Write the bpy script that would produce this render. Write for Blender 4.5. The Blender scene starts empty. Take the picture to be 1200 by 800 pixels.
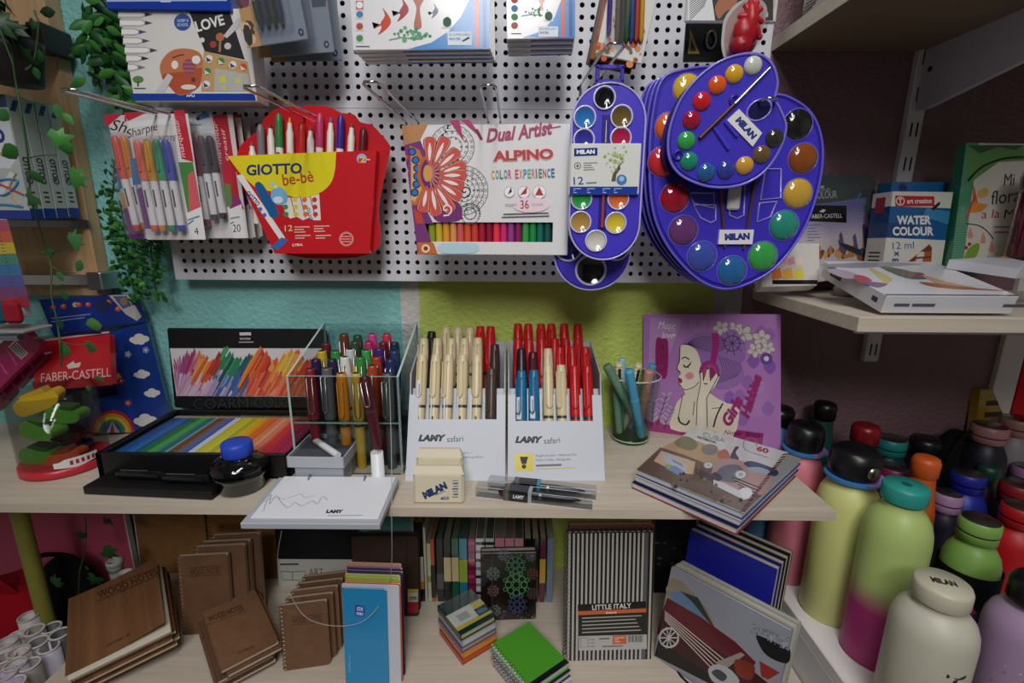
import bpy, math, random
from mathutils import Vector, Matrix
RN = random.Random(7)
FPX = 575.0
PITCH = math.radians(13.5)
ROLL = math.radians(0.4)
CH = 1.25            # height of the lens above the floor
COL = bpy.context.scene.collection
CAMM = Matrix.Rotation(math.radians(90) - PITCH, 3, 'X') @ Matrix.Rotation(ROLL, 3, 'Z')
CAMP = Vector((0, 0, CH))
WALLY = 0.825
TAB = CH - 0.355     # table top
LOW = CH - 0.65      # lower shelf
CAB = CH - 0.57      # white cabinet top
SHF = CH - 0.103     # small shelf top


def ray(x, y):
    return CAMM @ Vector(((x - 600) / FPX, (400 - y) / FPX, -1))


def at(x, y, Y):
    d = ray(x, y)
    return CAMP + d * (Y / d.y)


def on(x, y, Z):
    d = ray(x, y)
    return CAMP + d * ((Z - CH) / d.z)


def lin(h):
    h = h.lstrip('#')
    o = []
    for i in (0, 2, 4):
        v = int(h[i:i + 2], 16) / 255
        o.append(v / 12.92 if v <= .04045 else ((v + .055) / 1.055) ** 2.4)
    return (o[0], o[1], o[2], 1.0)


# ------------------------------------------------------------------ materials
def nt(name):
    m = bpy.data.materials.new(name)
    m.use_nodes = True
    n = m.node_tree
    n.nodes.clear()
    out = n.nodes.new('ShaderNodeOutputMaterial')
    return m, n, out


def nd(n, t, **kw):
    x = n.nodes.new(t)
    for k, v in kw.items():
        if k in x.inputs:
            x.inputs[k].default_value = v
        else:
            setattr(x, k, v)
    return x


def surf(name, rough=.5, metal=0., bump=0., bscale=300., var=.06, coat=0., spec=.5):
    m, n, out = nt(name)
    b = nd(n, 'ShaderNodeBsdfPrincipled', Roughness=rough, Metallic=metal)
    b.inputs['Coat Weight'].default_value = coat
    b.inputs['Coat Roughness'].default_value = .08
    b.inputs['Specular IOR Level'].default_value = spec
    a = nd(n, 'ShaderNodeAttribute', attribute_name='Col')
    tc = nd(n, 'ShaderNodeTexCoord')
    no = nd(n, 'ShaderNodeTexNoise', Scale=bscale, Detail=3.)
    n.links.new(tc.outputs['Object'], no.inputs['Vector'])
    mr = nd(n, 'ShaderNodeMapRange')
    mr.inputs['To Min'].default_value = 1 - var
    mr.inputs['To Max'].default_value = 1 + var
    n.links.new(no.outputs['Fac'], mr.inputs['Value'])
    vm = nd(n, 'ShaderNodeVectorMath', operation='SCALE')
    n.links.new(a.outputs['Color'], vm.inputs[0])
    n.links.new(mr.outputs['Result'], vm.inputs['Scale'])
    n.links.new(vm.outputs['Vector'], b.inputs['Base Color'])
    if bump:
        bp = nd(n, 'ShaderNodeBump', Strength=bump, Distance=.002)
        n.links.new(no.outputs['Fac'], bp.inputs['Height'])
        n.links.new(bp.outputs['Normal'], b.inputs['Normal'])
    n.links.new(b.outputs[0], out.inputs[0])
    return m


def clearmat(name, rough=.03, fr=.12, haze=0.0):
    m, n, out = nt(name)
    a = nd(n, 'ShaderNodeAttribute', attribute_name='Col')
    tr = nd(n, 'ShaderNodeBsdfTransparent')
    gl = nd(n, 'ShaderNodeBsdfGlossy', Roughness=rough)
    lw = nd(n, 'ShaderNodeLayerWeight', Blend=fr)
    mx = nd(n, 'ShaderNodeMixShader')
    n.links.new(a.outputs['Color'], tr.inputs['Color'])
    pw = nd(n, 'ShaderNodeMath', operation='POWER')
    n.links.new(lw.outputs['Facing'], pw.inputs[0])
    pw.inputs[1].default_value = 2.0
    ma = nd(n, 'ShaderNodeMath', operation='MULTIPLY_ADD')
    n.links.new(pw.outputs[0], ma.inputs[0])
    ma.inputs[1].default_value = .30
    ma.inputs[2].default_value = .025
    n.links.new(ma.outputs[0], mx.inputs[0])
    last = tr
    if haze:
        df = nd(n, 'ShaderNodeBsdfDiffuse')
        n.links.new(a.outputs['Color'], df.inputs['Color'])
        m2 = nd(n, 'ShaderNodeMixShader')
        m2.inputs[0].default_value = haze
        n.links.new(tr.outputs[0], m2.inputs[1])
        n.links.new(df.outputs[0], m2.inputs[2])
        last = m2
    n.links.new(last.outputs[0], mx.inputs[1])
    n.links.new(gl.outputs[0], mx.inputs[2])
    n.links.new(mx.outputs[0], out.inputs[0])
    return m


def woodmat(name, c1, c2, axis=0, rough=.5, s=1.):
    m, n, out = nt(name)
    b = nd(n, 'ShaderNodeBsdfPrincipled', Roughness=rough)
    tc = nd(n, 'ShaderNodeTexCoord')
    mp = nd(n, 'ShaderNodeMapping')
    sc = [60 * s, 60 * s, 60 * s]
    sc[axis] = 3 * s
    mp.inputs['Scale'].default_value = sc
    no = nd(n, 'ShaderNodeTexNoise', Scale=1.6, Detail=6., Roughness=.6, Distortion=.6)
    cr = nd(n, 'ShaderNodeValToRGB')
    cr.color_ramp.elements[0].position = .3
    cr.color_ramp.elements[1].position = .7
    cr.color_ramp.elements[0].color = lin(c1)
    cr.color_ramp.elements[1].color = lin(c2)
    n.links.new(tc.outputs['Object'], mp.inputs[0])
    n.links.new(mp.outputs[0], no.inputs['Vector'])
    n.links.new(no.outputs['Fac'], cr.inputs[0])
    n.links.new(cr.outputs[0], b.inputs['Base Color'])
    n.links.new(b.outputs[0], out.inputs[0])
    return m


def wallmat(name, stops, bump=.6):
    """painted rough plaster: vertical bands of paint at given world X"""
    m, n, out = nt(name)
    b = nd(n, 'ShaderNodeBsdfPrincipled', Roughness=.55)
    tc = nd(n, 'ShaderNodeTexCoord')
    sx = nd(n, 'ShaderNodeSeparateXYZ')
    n.links.new(tc.outputs['Object'], sx.inputs[0])
    no2 = nd(n, 'ShaderNodeTexNoise', Scale=60., Detail=2.)
    n.links.new(tc.outputs['Object'], no2.inputs['Vector'])
    jit = nd(n, 'ShaderNodeMath', operation='MULTIPLY_ADD')
    n.links.new(no2.outputs['Fac'], jit.inputs[0])
    jit.inputs[1].default_value = .004
    n.links.new(sx.outputs['X'], jit.inputs[2])
    mr = nd(n, 'ShaderNodeMapRange')
    mr.inputs['From Min'].default_value = -2
    mr.inputs['From Max'].default_value = 2
    n.links.new(jit.outputs[0], mr.inputs['Value'])
    cr = nd(n, 'ShaderNodeValToRGB')
    cr.color_ramp.interpolation = 'CONSTANT'
    els = cr.color_ramp.elements
    els[0].position = 0
    els[0].color = lin(stops[0][1])
    els.remove(els[1])
    for x, c in stops[1:]:
        e = els.new((x + 2.002) / 4)
        e.color = lin(c)
    n.links.new(mr.outputs[0], cr.inputs[0])
    n.links.new(cr.outputs[0], b.inputs['Base Color'])
    no = nd(n, 'ShaderNodeTexNoise', Scale=120., Detail=4., Roughness=.55)
    n.links.new(tc.outputs['Object'], no.inputs['Vector'])
    bp = nd(n, 'ShaderNodeBump', Strength=bump, Distance=.006)
    n.links.new(no.outputs['Fac'], bp.inputs['Height'])
    n.links.new(bp.outputs['Normal'], b.inputs['Normal'])
    n.links.new(b.outputs[0], out.inputs[0])
    return m


MATS = {
    'paper': surf('printed_paper', .55, var=.03),
    'gloss': surf('coated_card', .22, var=.02, coat=.3),
    'plastic': surf('plastic', .34, var=.02),
    'satin': surf('satin_powder_coat', .45, var=.02, bump=.05, bscale=900),
    'matte': surf('matte_fabric', .9, var=.15, bump=.3, bscale=700, spec=.2),
    'leather': surf('kraft_leatherette', .5, var=.25, bump=.15, bscale=60),
    'metal': surf('brushed_steel', .3, 1., var=.05),
    'chrome': surf('chrome_wire', .14, 1., var=.02),
    'dome': surf('paint_pan_under_plastic_dome', .07, var=.02, coat=.6, spec=.6),
    'leaf': surf('leaf', .45, var=.25, bscale=40),
    'clear': clearmat('clear_plastic', .03, .16),
    'film': clearmat('blister_film', .06, .1, .05),
    'glass': clearmat('drinking_glass', .02, .25),
    'oak': woodmat('pale_oak_laminate', '#bbae9d', '#cdc1b0', 0),
    'oakv': woodmat('warm_oak_board', '#b08a62', '#c9a67c', 2),
    'oak_shaded': woodmat('shaded_oak', '#77674e', '#84735a', 0),  # same oak, with the shade under the upper shelf put into its colour
    'walnut': woodmat('cherry_veneer', '#624028', '#80583a', 1, .4, .6),
}
ORDER = list(MATS)


# ------------------------------------------------------------------ mesh builder
def bez(pts, n=6, closed=True):
    """Catmull-Rom through 2D points"""
    out = []
    N = len(pts)
    rng = range(N) if closed else range(N - 1)
    for i in rng:
        if closed:
            p0, p1, p2, p3 = pts[i - 1], pts[i], pts[(i + 1) % N], pts[(i + 2) % N]
        else:
            p0, p1, p2, p3 = pts[max(i - 1, 0)], pts[i], pts[i + 1], pts[min(i + 2, N - 1)]
        for k in range(n):
            t = k / n
            out.append(tuple(.5 * ((2 * b) + (-a + c) * t + (2 * a - 5 * b + 4 * c - d) * t * t + (-a + 3 * b - 3 * c + d) * t ** 3)
                             for a, b, c, d in zip(p0, p1, p2, p3)))
    if not closed:
        out.append(tuple(pts[-1]))
    return out


_GL = {}


def glyphs(s, bold=0., shear=0.):
    k = (s, bold, shear)
    if k not in _GL:
        cu = bpy.data.curves.new('txt', 'FONT')
        cu.body = s
        cu.offset = bold
        cu.shear = shear
        cu.resolution_u = 3
        cu.fill_mode = 'FRONT'
        ob = bpy.data.objects.new('txt', cu)
        COL.objects.link(ob)
        bpy.context.view_layer.update()
        dg = bpy.context.evaluated_depsgraph_get()
        me = bpy.data.meshes.new_from_object(ob.evaluated_get(dg))
        vs = [(v.co.x, v.co.y) for v in me.vertices]
        fs = [tuple(p.vertices) for p in me.polygons]
        bpy.data.objects.remove(ob)
        bpy.data.curves.remove(cu)
        bpy.data.meshes.remove(me)
        x0 = min(v[0] for v in vs)
        x1 = max(v[0] for v in vs)
        y0 = min(v[1] for v in vs)
        y1 = max(v[1] for v in vs)
        vs = [((x - x0) / (x1 - x0), (y - y0) / (y1 - y0)) for x, y in vs]
        _GL[k] = (vs, fs)
    return _GL[k]


class MB:
    def __init__(s, M=None):
        s.v, s.f, s.c, s.m, s.s = [], [], [], [], []
        s.M = M
        s.z = 0.0
        s.dz = 8e-6

    def add(s, vs, fs, col, mat, smooth=False):
        o = len(s.v)
        M = s.M
        for p in vs:
            p = Vector(p)
            s.v.append(tuple(M @ p) if M is not None else tuple(p))
        cl = lin(col) if isinstance(col, str) else None
        for i, f in enumerate(fs):
            s.f.append(tuple(o + j for j in f))
            s.c.append(cl if cl else (lin(col[i]) if isinstance(col[i], str) else col[i]))
            s.m.append(mat)
            s.s.append(smooth)
        return s

    def box(s, lo, hi, col, mat='paper', ch=0.):
        (a, b, c), (d, e, f) = lo, hi
        if ch <= 0:
            vs = [(x, y, z) for x in (a, d) for y in (b, e) for z in (c, f)]
            fs = [(0, 1, 3, 2), (4, 6, 7, 5), (0, 4, 5, 1), (2, 3, 7, 6), (0, 2, 6, 4), (1, 5, 7, 3)]
            return s.add(vs, fs, col, mat)
        h = min(ch, (d - a) * .49, (e - b) * .49, (f - c) * .49)
        vs, idx = [], {}
        for i, x in enumerate((a, d)):
            for j, y in enumerate((b, e)):
                for k, z in enumerate((c, f)):
                    sx, sy, sz = (h, -h)[i], (h, -h)[j], (h, -h)[k]
                    idx[i, j, k] = len(vs)
                    vs += [(x, y + sy, z + sz), (x + sx, y, z + sz), (x + sx, y + sy, z)]
        I = lambda i, j, k, n: idx[i, j, k] + n
        fs = []
        for i in (0, 1):
            q = [I(i, 0, 0, 0), I(i, 0, 1, 0), I(i, 1, 1, 0), I(i, 1, 0, 0)]
            fs.append(q if i == 0 else q[::-1])
            q = [I(0, i, 0, 1), I(1, i, 0, 1), I(1, i, 1, 1), I(0, i, 1, 1)]
            fs.append(q if i == 0 else q[::-1])
            q = [I(0, 0, i, 2), I(0, 1, i, 2), I(1, 1, i, 2), I(1, 0, i, 2)]
            fs.append(q if i == 0 else q[::-1])
        for i in (0, 1):
            for j in (0, 1):
                fs.append((I(i, j, 0, 0), I(i, j, 1, 0), I(i, j, 1, 1), I(i, j, 0, 1)))
                fs.append((I(i, 0, j, 0), I(i, 1, j, 0), I(i, 1, j, 2), I(i, 0, j, 2)))
                fs.append((I(0, i, j, 1), I(1, i, j, 1), I(1, i, j, 2), I(0, i, j, 2)))
                for k in (0, 1):
                    fs.append((I(i, j, k, 0), I(i, j, k, 1), I(i, j, k, 2)))
        return s.add(vs, fs, col, mat)

    def prism(s, pts, z0, z1, col, mat='paper', side=None, smooth=False):
        n = len(pts)
        vs = [(x, y, z0) for x, y in pts] + [(x, y, z1) for x, y in pts]
        s.add(vs, [tuple(range(n))[::-1], tuple(range(n, 2 * n))], col, mat)
        fs = [(i, (i + 1) % n, n + (i + 1) % n, n + i) for i in range(n)]
        return s.add(vs, fs, side or col, mat, smooth)

    def flat(s, pts, col, mat='paper', z=None):
        s.z += s.dz
        zz = s.z if z is None else z
        return s.add([(x, y, zz) for x, y in pts], [tuple(range(len(pts)))], col, mat)

    def ell(s, cx, cy, rx, ry, col, mat='paper', n=20, z=None):
        return s.flat([(cx + rx * math.cos(2 * math.pi * i / n), cy + ry * math.sin(2 * math.pi * i / n)) for i in range(n)], col, mat, z)

    def lathe(s, prof, col, mat='plastic', n=24, c=(0, 0, 0), cap=True, cols=None, smooth=True):
        """profile of (r, z) about local z through c"""
        vs, fs, cc = [], [], []
        for r, z in prof:
            for i in range(n):
                a = 2 * math.pi * i / n
                vs.append((c[0] + r * math.cos(a), c[1] + r * math.sin(a), c[2] + z))
        for k in range(len(prof) - 1):
            for i in range(n):
                j = (i + 1) % n
                fs.append((k * n + i, k * n + j, (k + 1) * n + j, (k + 1) * n + i))
                cc.append(cols[k] if cols else col)
        s.add(vs, fs, cc, mat, smooth)
        if cap:
            L = len(prof) - 1
            if prof[0][0] > 1e-5:
                s.add(vs[:n], [tuple(range(n))[::-1]], cols[0] if cols else col, mat)
            if prof[-1][0] > 1e-5:
                s.add(vs[L * n:], [tuple(range(n))], cols[-1] if cols else col, mat)
        return s

    def tube(s, path, r, col, mat='plastic', n=8, closed=False, cap=True, smooth=True):
        P = [Vector(p) for p in path]
        N = len(P)
        rs = r if isinstance(r, (list, tuple)) else [r] * N
        vs, fs = [], []
        up = None
        for i, p in enumerate(P):
            a = P[i - 1] if (i > 0 or closed) else P[i]
            b = P[(i + 1) % N] if (i < N - 1 or closed) else P[i]
            t = (b - a).normalized()
            if up is None:
                up = Vector((0, 0, 1)) if abs(t.z) < .9 else Vector((1, 0, 0))
            u = (up - t * up.dot(t))
            u = u.normalized() if u.length > 1e-6 else t.orthogonal().normalized()
            up = u
            w = t.cross(u)
            for k in range(n):
                an = 2 * math.pi * k / n
                vs.append(p + (u * math.cos(an) + w * math.sin(an)) * rs[i])
        rng = N if closed else N - 1
        for i in range(rng):
            j = (i + 1) % N
            for k in range(n):
                l = (k + 1) % n
                fs.append((i * n + k, i * n + l, j * n + l, j * n + k))
        s.add(vs, fs, col, mat, smooth)
        if cap and not closed:
            s.add(vs[:n], [tuple(range(n))[::-1]], col, mat)
            s.add(vs[-n:], [tuple(range(n))], col, mat)
        return s

    def sphere(s, c, r, col, mat='plastic', n=16, m=10, sc=(1, 1, 1), lo=-90, hi=90):
        prof = []
        for i in range(m + 1):
            a = math.radians(lo + (hi - lo) * i / m)
            prof.append((max(r * math.cos(a), 0), r * math.sin(a)))
        vs, fs = [], []
        for q, z in prof:
            for i in range(n):
                an = 2 * math.pi * i / n
                vs.append((c[0] + q * math.cos(an) * sc[0], c[1] + q * math.sin(an) * sc[1], c[2] + z * sc[2]))
        for k in range(m):
            for i in range(n):
                j = (i + 1) % n
                fs.append((k * n + i, k * n + j, (k + 1) * n + j, (k + 1) * n + i))
        return s.add(vs, fs, col, mat, True)

    def text(s, t, o, ux, uy, col, mat='paper', bold=0., shear=0.):
        """text fitted into the parallelogram o, o+ux, o+uy (local 2D)"""
        vs, fs = glyphs(t, bold, shear)
        s.z += s.dz
        return s.add([(o[0] + ux[0] * a + uy[0] * b, o[1] + ux[1] * a + uy[1] * b, s.z) for a, b in vs], fs, col, mat)

    def mesh(s, name):
        me = bpy.data.meshes.new(name)
        me.from_pydata(s.v, [], s.f)
        used = []
        for m in s.m:
            if m not in used:
                used.append(m)
        for u in used:
            me.materials.append(MATS[u])
        ix = {u: i for i, u in enumerate(used)}
        me.polygons.foreach_set('material_index', [ix[m] for m in s.m])
        me.polygons.foreach_set('use_smooth', s.s)
        at_ = me.color_attributes.new('Col', 'FLOAT_COLOR', 'CORNER')
        buf = []
        for p, c in zip(me.polygons, s.c):
            buf.extend(list(c) * p.loop_total)
        at_.data.foreach_set('color', buf)
        me.update()
        return me


class Fr:
    """a local frame: x along, y up, z out of the face"""
    def __init__(s, O, X, Up):
        X = X.normalized()
        Z = X.cross(Up).normalized()
        Y = Z.cross(X)
        s.O, s.X, s.Y, s.Z = O.copy(), X, Y, Z
        s.M = Matrix(((X.x, Y.x, Z.x, O.x), (X.y, Y.y, Z.y, O.y), (X.z, Y.z, Z.z, O.z), (0, 0, 0, 1)))
        s.w = s.h = 0

    def px(s, x, y):
        d = ray(x, y)
        t = (s.O - CAMP).dot(s.Z) / d.dot(s.Z)
        p = CAMP + d * t - s.O
        return (p.dot(s.X), p.dot(s.Y))

    def sc(s, x, y):
        a, b = s.px(x, y), s.px(x + 1, y)
        return math.hypot(a[0] - b[0], a[1] - b[1])

    def shift(s, v):
        f = Fr(s.O + s.X * v[0] + s.Y * v[1] + s.Z * v[2], s.X, s.Y)
        f.w, f.h = s.w, s.h
        return f


def fr3(bl, br, tl):
    f = Fr(bl, br - bl, tl - bl)
    f.w = (br - bl).length
    f.h = (tl - bl).dot(f.Y)
    return f


def axisF(base, top):
    """frame whose y axis runs from base to top, z roughly towards the viewer"""
    Y = (top - base).normalized()
    X = Vector((1, 0, 0))
    X = X - Y * X.dot(Y)
    return Fr(base, X, Y)


def upright(P, yaw=0.):
    """frame standing at P: x right, y up, z towards the viewer"""
    X = Vector((math.cos(yaw), math.sin(yaw), 0))
    return Fr(P, X, Vector((0, 0, 1)))


class A(MB):
    """mesh builder over a frame; its pixel methods measure positions off the photograph onto the face"""
    def __init__(s, F):
        super().__init__()
        s.F = F

    def P(s, p):
        return s.F.px(*p)

    def poly(s, pts, col, mat='paper'):
        return s.flat([s.P(p) for p in pts], col, mat)

    def rect(s, x0, y0, x1, y1, col, mat='paper'):
        return s.poly([(x0, y1), (x1, y1), (x1, y0), (x0, y0)], col, mat)

    def circ(s, x, y, r, col, ry=None, mat='paper', n=18, rot=0):
        ry = ry or r
        ca, sa = math.cos(rot), math.sin(rot)
        pts = []
        for i in range(n):
            a = -2 * math.pi * i / n
            p, q = r * math.cos(a), ry * math.sin(a)
            pts.append((x + p * ca - q * sa, y + p * sa + q * ca))
        return s.poly(pts, col, mat)

    def ring(s, x, y, r, w, col, mat='paper', n=24):
        p = [(x + r * math.cos(2 * math.pi * i / n), y + r * math.sin(2 * math.pi * i / n)) for i in range(n)]
        return s.line(p + [p[0]], w, col, mat)

    def line(s, pts, w, col, mat='paper'):
        L = [Vector(s.P(p)) for p in pts]
        w = w * s.F.sc(*pts[len(pts) // 2]) / 2
        s.z += s.dz
        vs, fs = [], []
        for i, p in enumerate(L):
            t = (L[min(i + 1, len(L) - 1)] - L[max(i - 1, 0)])
            t = t.normalized() if t.length > 1e-9 else Vector((1, 0))
            nn = Vector((-t.y, t.x)) * w
            vs += [(p.x + nn.x, p.y + nn.y, s.z), (p.x - nn.x, p.y - nn.y, s.z)]
        for i in range(len(L) - 1):
            fs.append((2 * i, 2 * i + 1, 2 * i + 3, 2 * i + 2))
        return s.add(vs, fs, col, mat)

    def word(s, t, bl, br, h, col, mat='paper', bold=0., shear=0.):
        """h: pixel height, or the (x, y) pixel of the text's upper left corner"""
        a, b = s.P(bl), s.P(br)
        if isinstance(h, (int, float)):
            dx, dy = br[0] - bl[0], br[1] - bl[1]
            l = math.hypot(dx, dy)
            h = (bl[0] + dy / l * h, bl[1] - dx / l * h)
        c = s.P(h)
        return s.text(t, a, (b[0] - a[0], b[1] - a[1]), (c[0] - a[0], c[1] - a[1]), col, mat, bold, shear)

    def rule(s, bl, br, h, col, rows=1, gap=2.):
        """rows of print too small to read"""
        for k in range(rows):
            s.line([(bl[0], bl[1] + k * gap), (br[0] - (k * 7) % 9, br[1] + k * gap)], h, col)
        return s

    def slab(s, t, col, mat='paper', ch=.0006, w=None, h=None):
        return s.box((0, 0, -t), (w or s.F.w, h or s.F.h, 0), col, mat, ch)


# ------------------------------------------------------------------ scene objects
def thing(name, label, cat, M, group=None):
    o = bpy.data.objects.new(name, None)
    o.empty_display_size = .02
    COL.objects.link(o)
    if isinstance(M, Fr):
        M = M.M
    o.matrix_world = M if isinstance(M, Matrix) else Matrix.Translation(M)
    o['label'] = label
    o['category'] = cat
    if group:
        o['group'] = group
    return o


def part(T, name, mb, label=None, kind=None):
    me = mb if isinstance(mb, bpy.types.Mesh) else mb.mesh(name)
    o = bpy.data.objects.new(name, me)
    COL.objects.link(o)
    o.parent = T
    if label:
        o['label'] = label
    if kind:
        o['kind'] = kind
    return o


def solo(name, mb, label, cat, M, group=None, kind=None):
    me = mb if isinstance(mb, bpy.types.Mesh) else mb.mesh(name)
    o = bpy.data.objects.new(name, me)
    COL.objects.link(o)
    if isinstance(M, Fr):
        M = M.M
    o.matrix_world = M if isinstance(M, Matrix) else Matrix.Translation(M)
    if kind:
        o['kind'] = kind
    if kind != 'structure':
        o['label'] = label
        o['category'] = cat
        if group:
            o['group'] = group
    return o


def struct(name, mb, mat=None):
    o = solo(name, mb, None, None, Matrix.Identity(4), kind='structure')
    if mat:
        o.data.materials.clear()
        o.data.materials.append(mat)
    return o


ORD = ['first', 'second', 'third', 'fourth', 'fifth', 'sixth', 'seventh', 'eighth', 'ninth', 'tenth', 'eleventh', 'twelfth', 'thirteenth', 'fourteenth']


def book(T, F, t, cover, page='#d9d4c8', mat='paper', art=None, spine=True, ct=.0012, inset=.002, rnd=0., soft=False, back=None):
    """covers (one bent board) and page block; front cover at z 0, spine along x 0"""
    w, h = F.w, F.h
    a = A(F)
    if rnd:
        q = [(0, 0)]
        for cx, cy, a0 in ((w - rnd, rnd, -90), (w - rnd, h - rnd, 0)):
            q += [(cx + rnd * math.cos(math.radians(a0 + 18 * k)), cy + rnd * math.sin(math.radians(a0 + 18 * k))) for k in range(6)]
        q.append((0, h))
        a.prism(q, -ct, 0, cover, mat)
        a.prism(q, -t, -t + ct, back or cover, mat)
    else:
        a.box((0, 0, -ct), (w, h, 0), cover, mat, .0003)
        a.box((0, 0, -t), (w, h, -t + ct), back or cover, mat, .0003)
    if spine:
        a.box((-.0004, 0, -t), (ct, h, 0), cover, mat, .0003)
    if art:
        art(a)
    part(T, 'cover', a)
    p = MB()
    p.box((ct if spine else .0008, inset, -t + ct), (w - inset, h - inset, -ct), page, 'paper')
    part(T, 'pages', p)
    return T


def spiral(T, F, t, col='#cfcac2', n=None, edge='L', pitch=.0075, r=None, mat='metal'):
    w, h = F.w, F.h
    L = h if edge == 'L' else w
    n = n or int(L / pitch)
    r = r or max(t * .62, .004)
    m = MB()
    for i in range(n):
        q = (i + .5) * L / n
        pts = []
        for k in range(9):
            an = 2 * math.pi * k / 9
            o_, z = r * math.cos(an) + .0015, r * math.sin(an) - t / 2
            pts.append((o_, q, z) if edge == 'L' else (q, h - o_, z))
        m.tube(pts, .0006, col, mat, 4, True)
    return part(T, 'wire_binding', m)
# ================================================================== the setting
def quadbox(name, lo, hi, col, matname='paper', ch=0., mat=None):
    m = MB()
    m.box(lo, hi, col, matname, ch)
    return struct(name, m, mat)


quadbox('wall_back', (-2.2, WALLY, 0), (2.2, WALLY + .1, 2.7), '#ffffff',
        mat=wallmat('painted_plaster', [(-2.2, '#86c6c4'), (-.204, '#cfccc8'), (-.163, '#bccb62'), (.337, '#c4c2c6'), (.381, '#806168')]))
quadbox('floor', (-2.2, -2.4, -.1), (2.2, WALLY, 0), '#ffffff', mat=woodmat('floor_vinyl', '#8a8278', '#9b9389', 0, .4))
quadbox('ceiling', (-2.2, -2.4, 2.7), (2.2, WALLY, 2.8), '#d8d8d6', 'matte')
PAINT = wallmat('side_plaster', [(-2.2, '#c9c5bf'), (2.1, '#c9c5bf')], .2)
quadbox('wall_left', (-2.3, -2.4, 0), (-2.2, WALLY, 2.7), '#cccccc', mat=PAINT)
quadbox('wall_right', (2.2, -2.4, 0), (2.3, WALLY, 2.7), '#cccccc', mat=PAINT)
quadbox('wall_front', (-2.2, -2.5, 0), (2.2, -2.4, 2.7), '#cccccc', mat=wallmat('dim_plaster', [(-2.2, '#6f6a66'), (2.1, '#6f6a66')], .2))


def frame_M(O, yaw=0):
    return Matrix.Translation(O) @ Matrix.Rotation(yaw, 4, 'Z')


# ---------------------------------------------------------------- pegboard
def pegboard():
    PX, PY = .0155, .79
    x0, x1 = -.541, .371
    zb = CH - .0905
    rows_low, zs = 16, zb + .0138
    seam = zs + 15.6 * PX
    M = MB()

    def panel(zlo, zhi, zfirst, nrow, name):
        m = MB()
        ncol = int((x1 - x0 - .016) / PX) + 1
        xf = -.5236
        vs_face = []
        r, K = .0036, 10

        def cell(cx, cz, ax, bx, az, bz):
            ring, outer = [], []
            for k in range(K):
                a = 2 * math.pi * (k + .5) / K
                dx, dz = math.cos(a), math.sin(a)
                ring.append((cx + r * dx, PY, cz + r * dz))
                ex = (bx - cx) if dx > 0 else (cx - ax)
                ez = (bz - cz) if dz > 0 else (cz - az)
                t = min(ex / max(abs(dx), 1e-6), ez / max(abs(dz), 1e-6))
                outer.append([cx + dx * t, PY, cz + dz * t])
            # snap nearest ray to each corner
            for px_, pz_ in ((ax, az), (bx, az), (ax, bz), (bx, bz)):
                j = min(range(K), key=lambda q: (outer[q][0] - px_) ** 2 + (outer[q][2] - pz_) ** 2)
                outer[j] = [px_, PY, pz_]
            back = [(p[0], PY + .0015, p[2]) for p in ring]
            fs = []
            for k in range(K):
                l = (k + 1) % K
                fs.append((k, l, K + l, K + k))
                fs.append((k, 2 * K + k, 2 * K + l, l))
            m.add(ring + [tuple(o) for o in outer] + back, fs, '#d4d4da', 'satin')
        for i in range(ncol):
            cx = xf + i * PX
            ax = x0 if i == 0 else cx - PX / 2
            bx = x1 if i == ncol - 1 else cx + PX / 2
            for j in range(nrow):
                cz = zfirst + j * PX
                az = zlo if j == 0 else cz - PX / 2
                bz = zhi if j == nrow - 1 else cz + PX / 2
                cell(cx, cz, ax, bx, az, bz)
        # folded edges and a black sheet standing in for the shade behind the holes
        g = '#c4c4ca'
        m.box((x0, PY, zlo - .0006), (x1, PY + .0352, zlo), g, 'satin')
        m.box((x0, PY, zhi), (x1, PY + .0352, zhi + .0006), g, 'satin')
        m.box((x0 - .0008, PY, zlo), (x0, PY + .0352, zhi), g, 'satin')
        m.box((x1, PY, zlo), (x1 + .0008, PY + .0352, zhi), g, 'satin')
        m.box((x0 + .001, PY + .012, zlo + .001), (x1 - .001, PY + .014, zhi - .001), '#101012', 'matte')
        return m
    T = thing('pegboard', 'white perforated metal pegboard mounted on the painted wall', 'pegboard', Vector((0, 0, 0)))
    part(T, 'lower_panel', panel(zb, seam - .0008, zs, rows_low, ''))
    part(T, 'upper_panel', panel(seam + .0008, seam + .22, zs + 16.2 * PX + .0045, 13, ''))


pegboard()


def hook(label, tip, wall_pt, Yt, Yw, span=.018, cross=True):
    """double wire display hook: two prongs joined by a bar at the tip"""
    a = at(*tip, Yt)
    b = at(*wall_pt, Yw)
    b = Vector((a.x, b.y, b.z))
    m = MB()
    pts = []
    h = span / 2
    pts = [Vector((-h, 0, 0)), Vector((-h, a.y - b.y + .006, a.z - b.z)), Vector((-h + .003, a.y - b.y, a.z - b.z + .001)),
           Vector((h - .003, a.y - b.y, a.z - b.z + .001)), Vector((h, a.y - b.y + .006, a.z - b.z)), Vector((h, 0, 0))]
    m.tube(pts, .0016, '#c9c9cc', 'chrome', 8)
    T = thing('display_hook', label, 'hook', b, 'wire display hooks on the pegboard')
    part(T, 'prong_wire', m)
    p = MB()
    p.tube([(-h, 0, 0), (-h, .001, -.003), (-h, .001, -.014)], .0016, '#b8b8bc', 'chrome', 6)
    p.tube([(h, 0, 0), (h, .001, -.003), (h, .001, -.014)], .0016, '#b8b8bc', 'chrome', 6)
    part(T, 'bent_foot', p)
    return T


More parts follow.
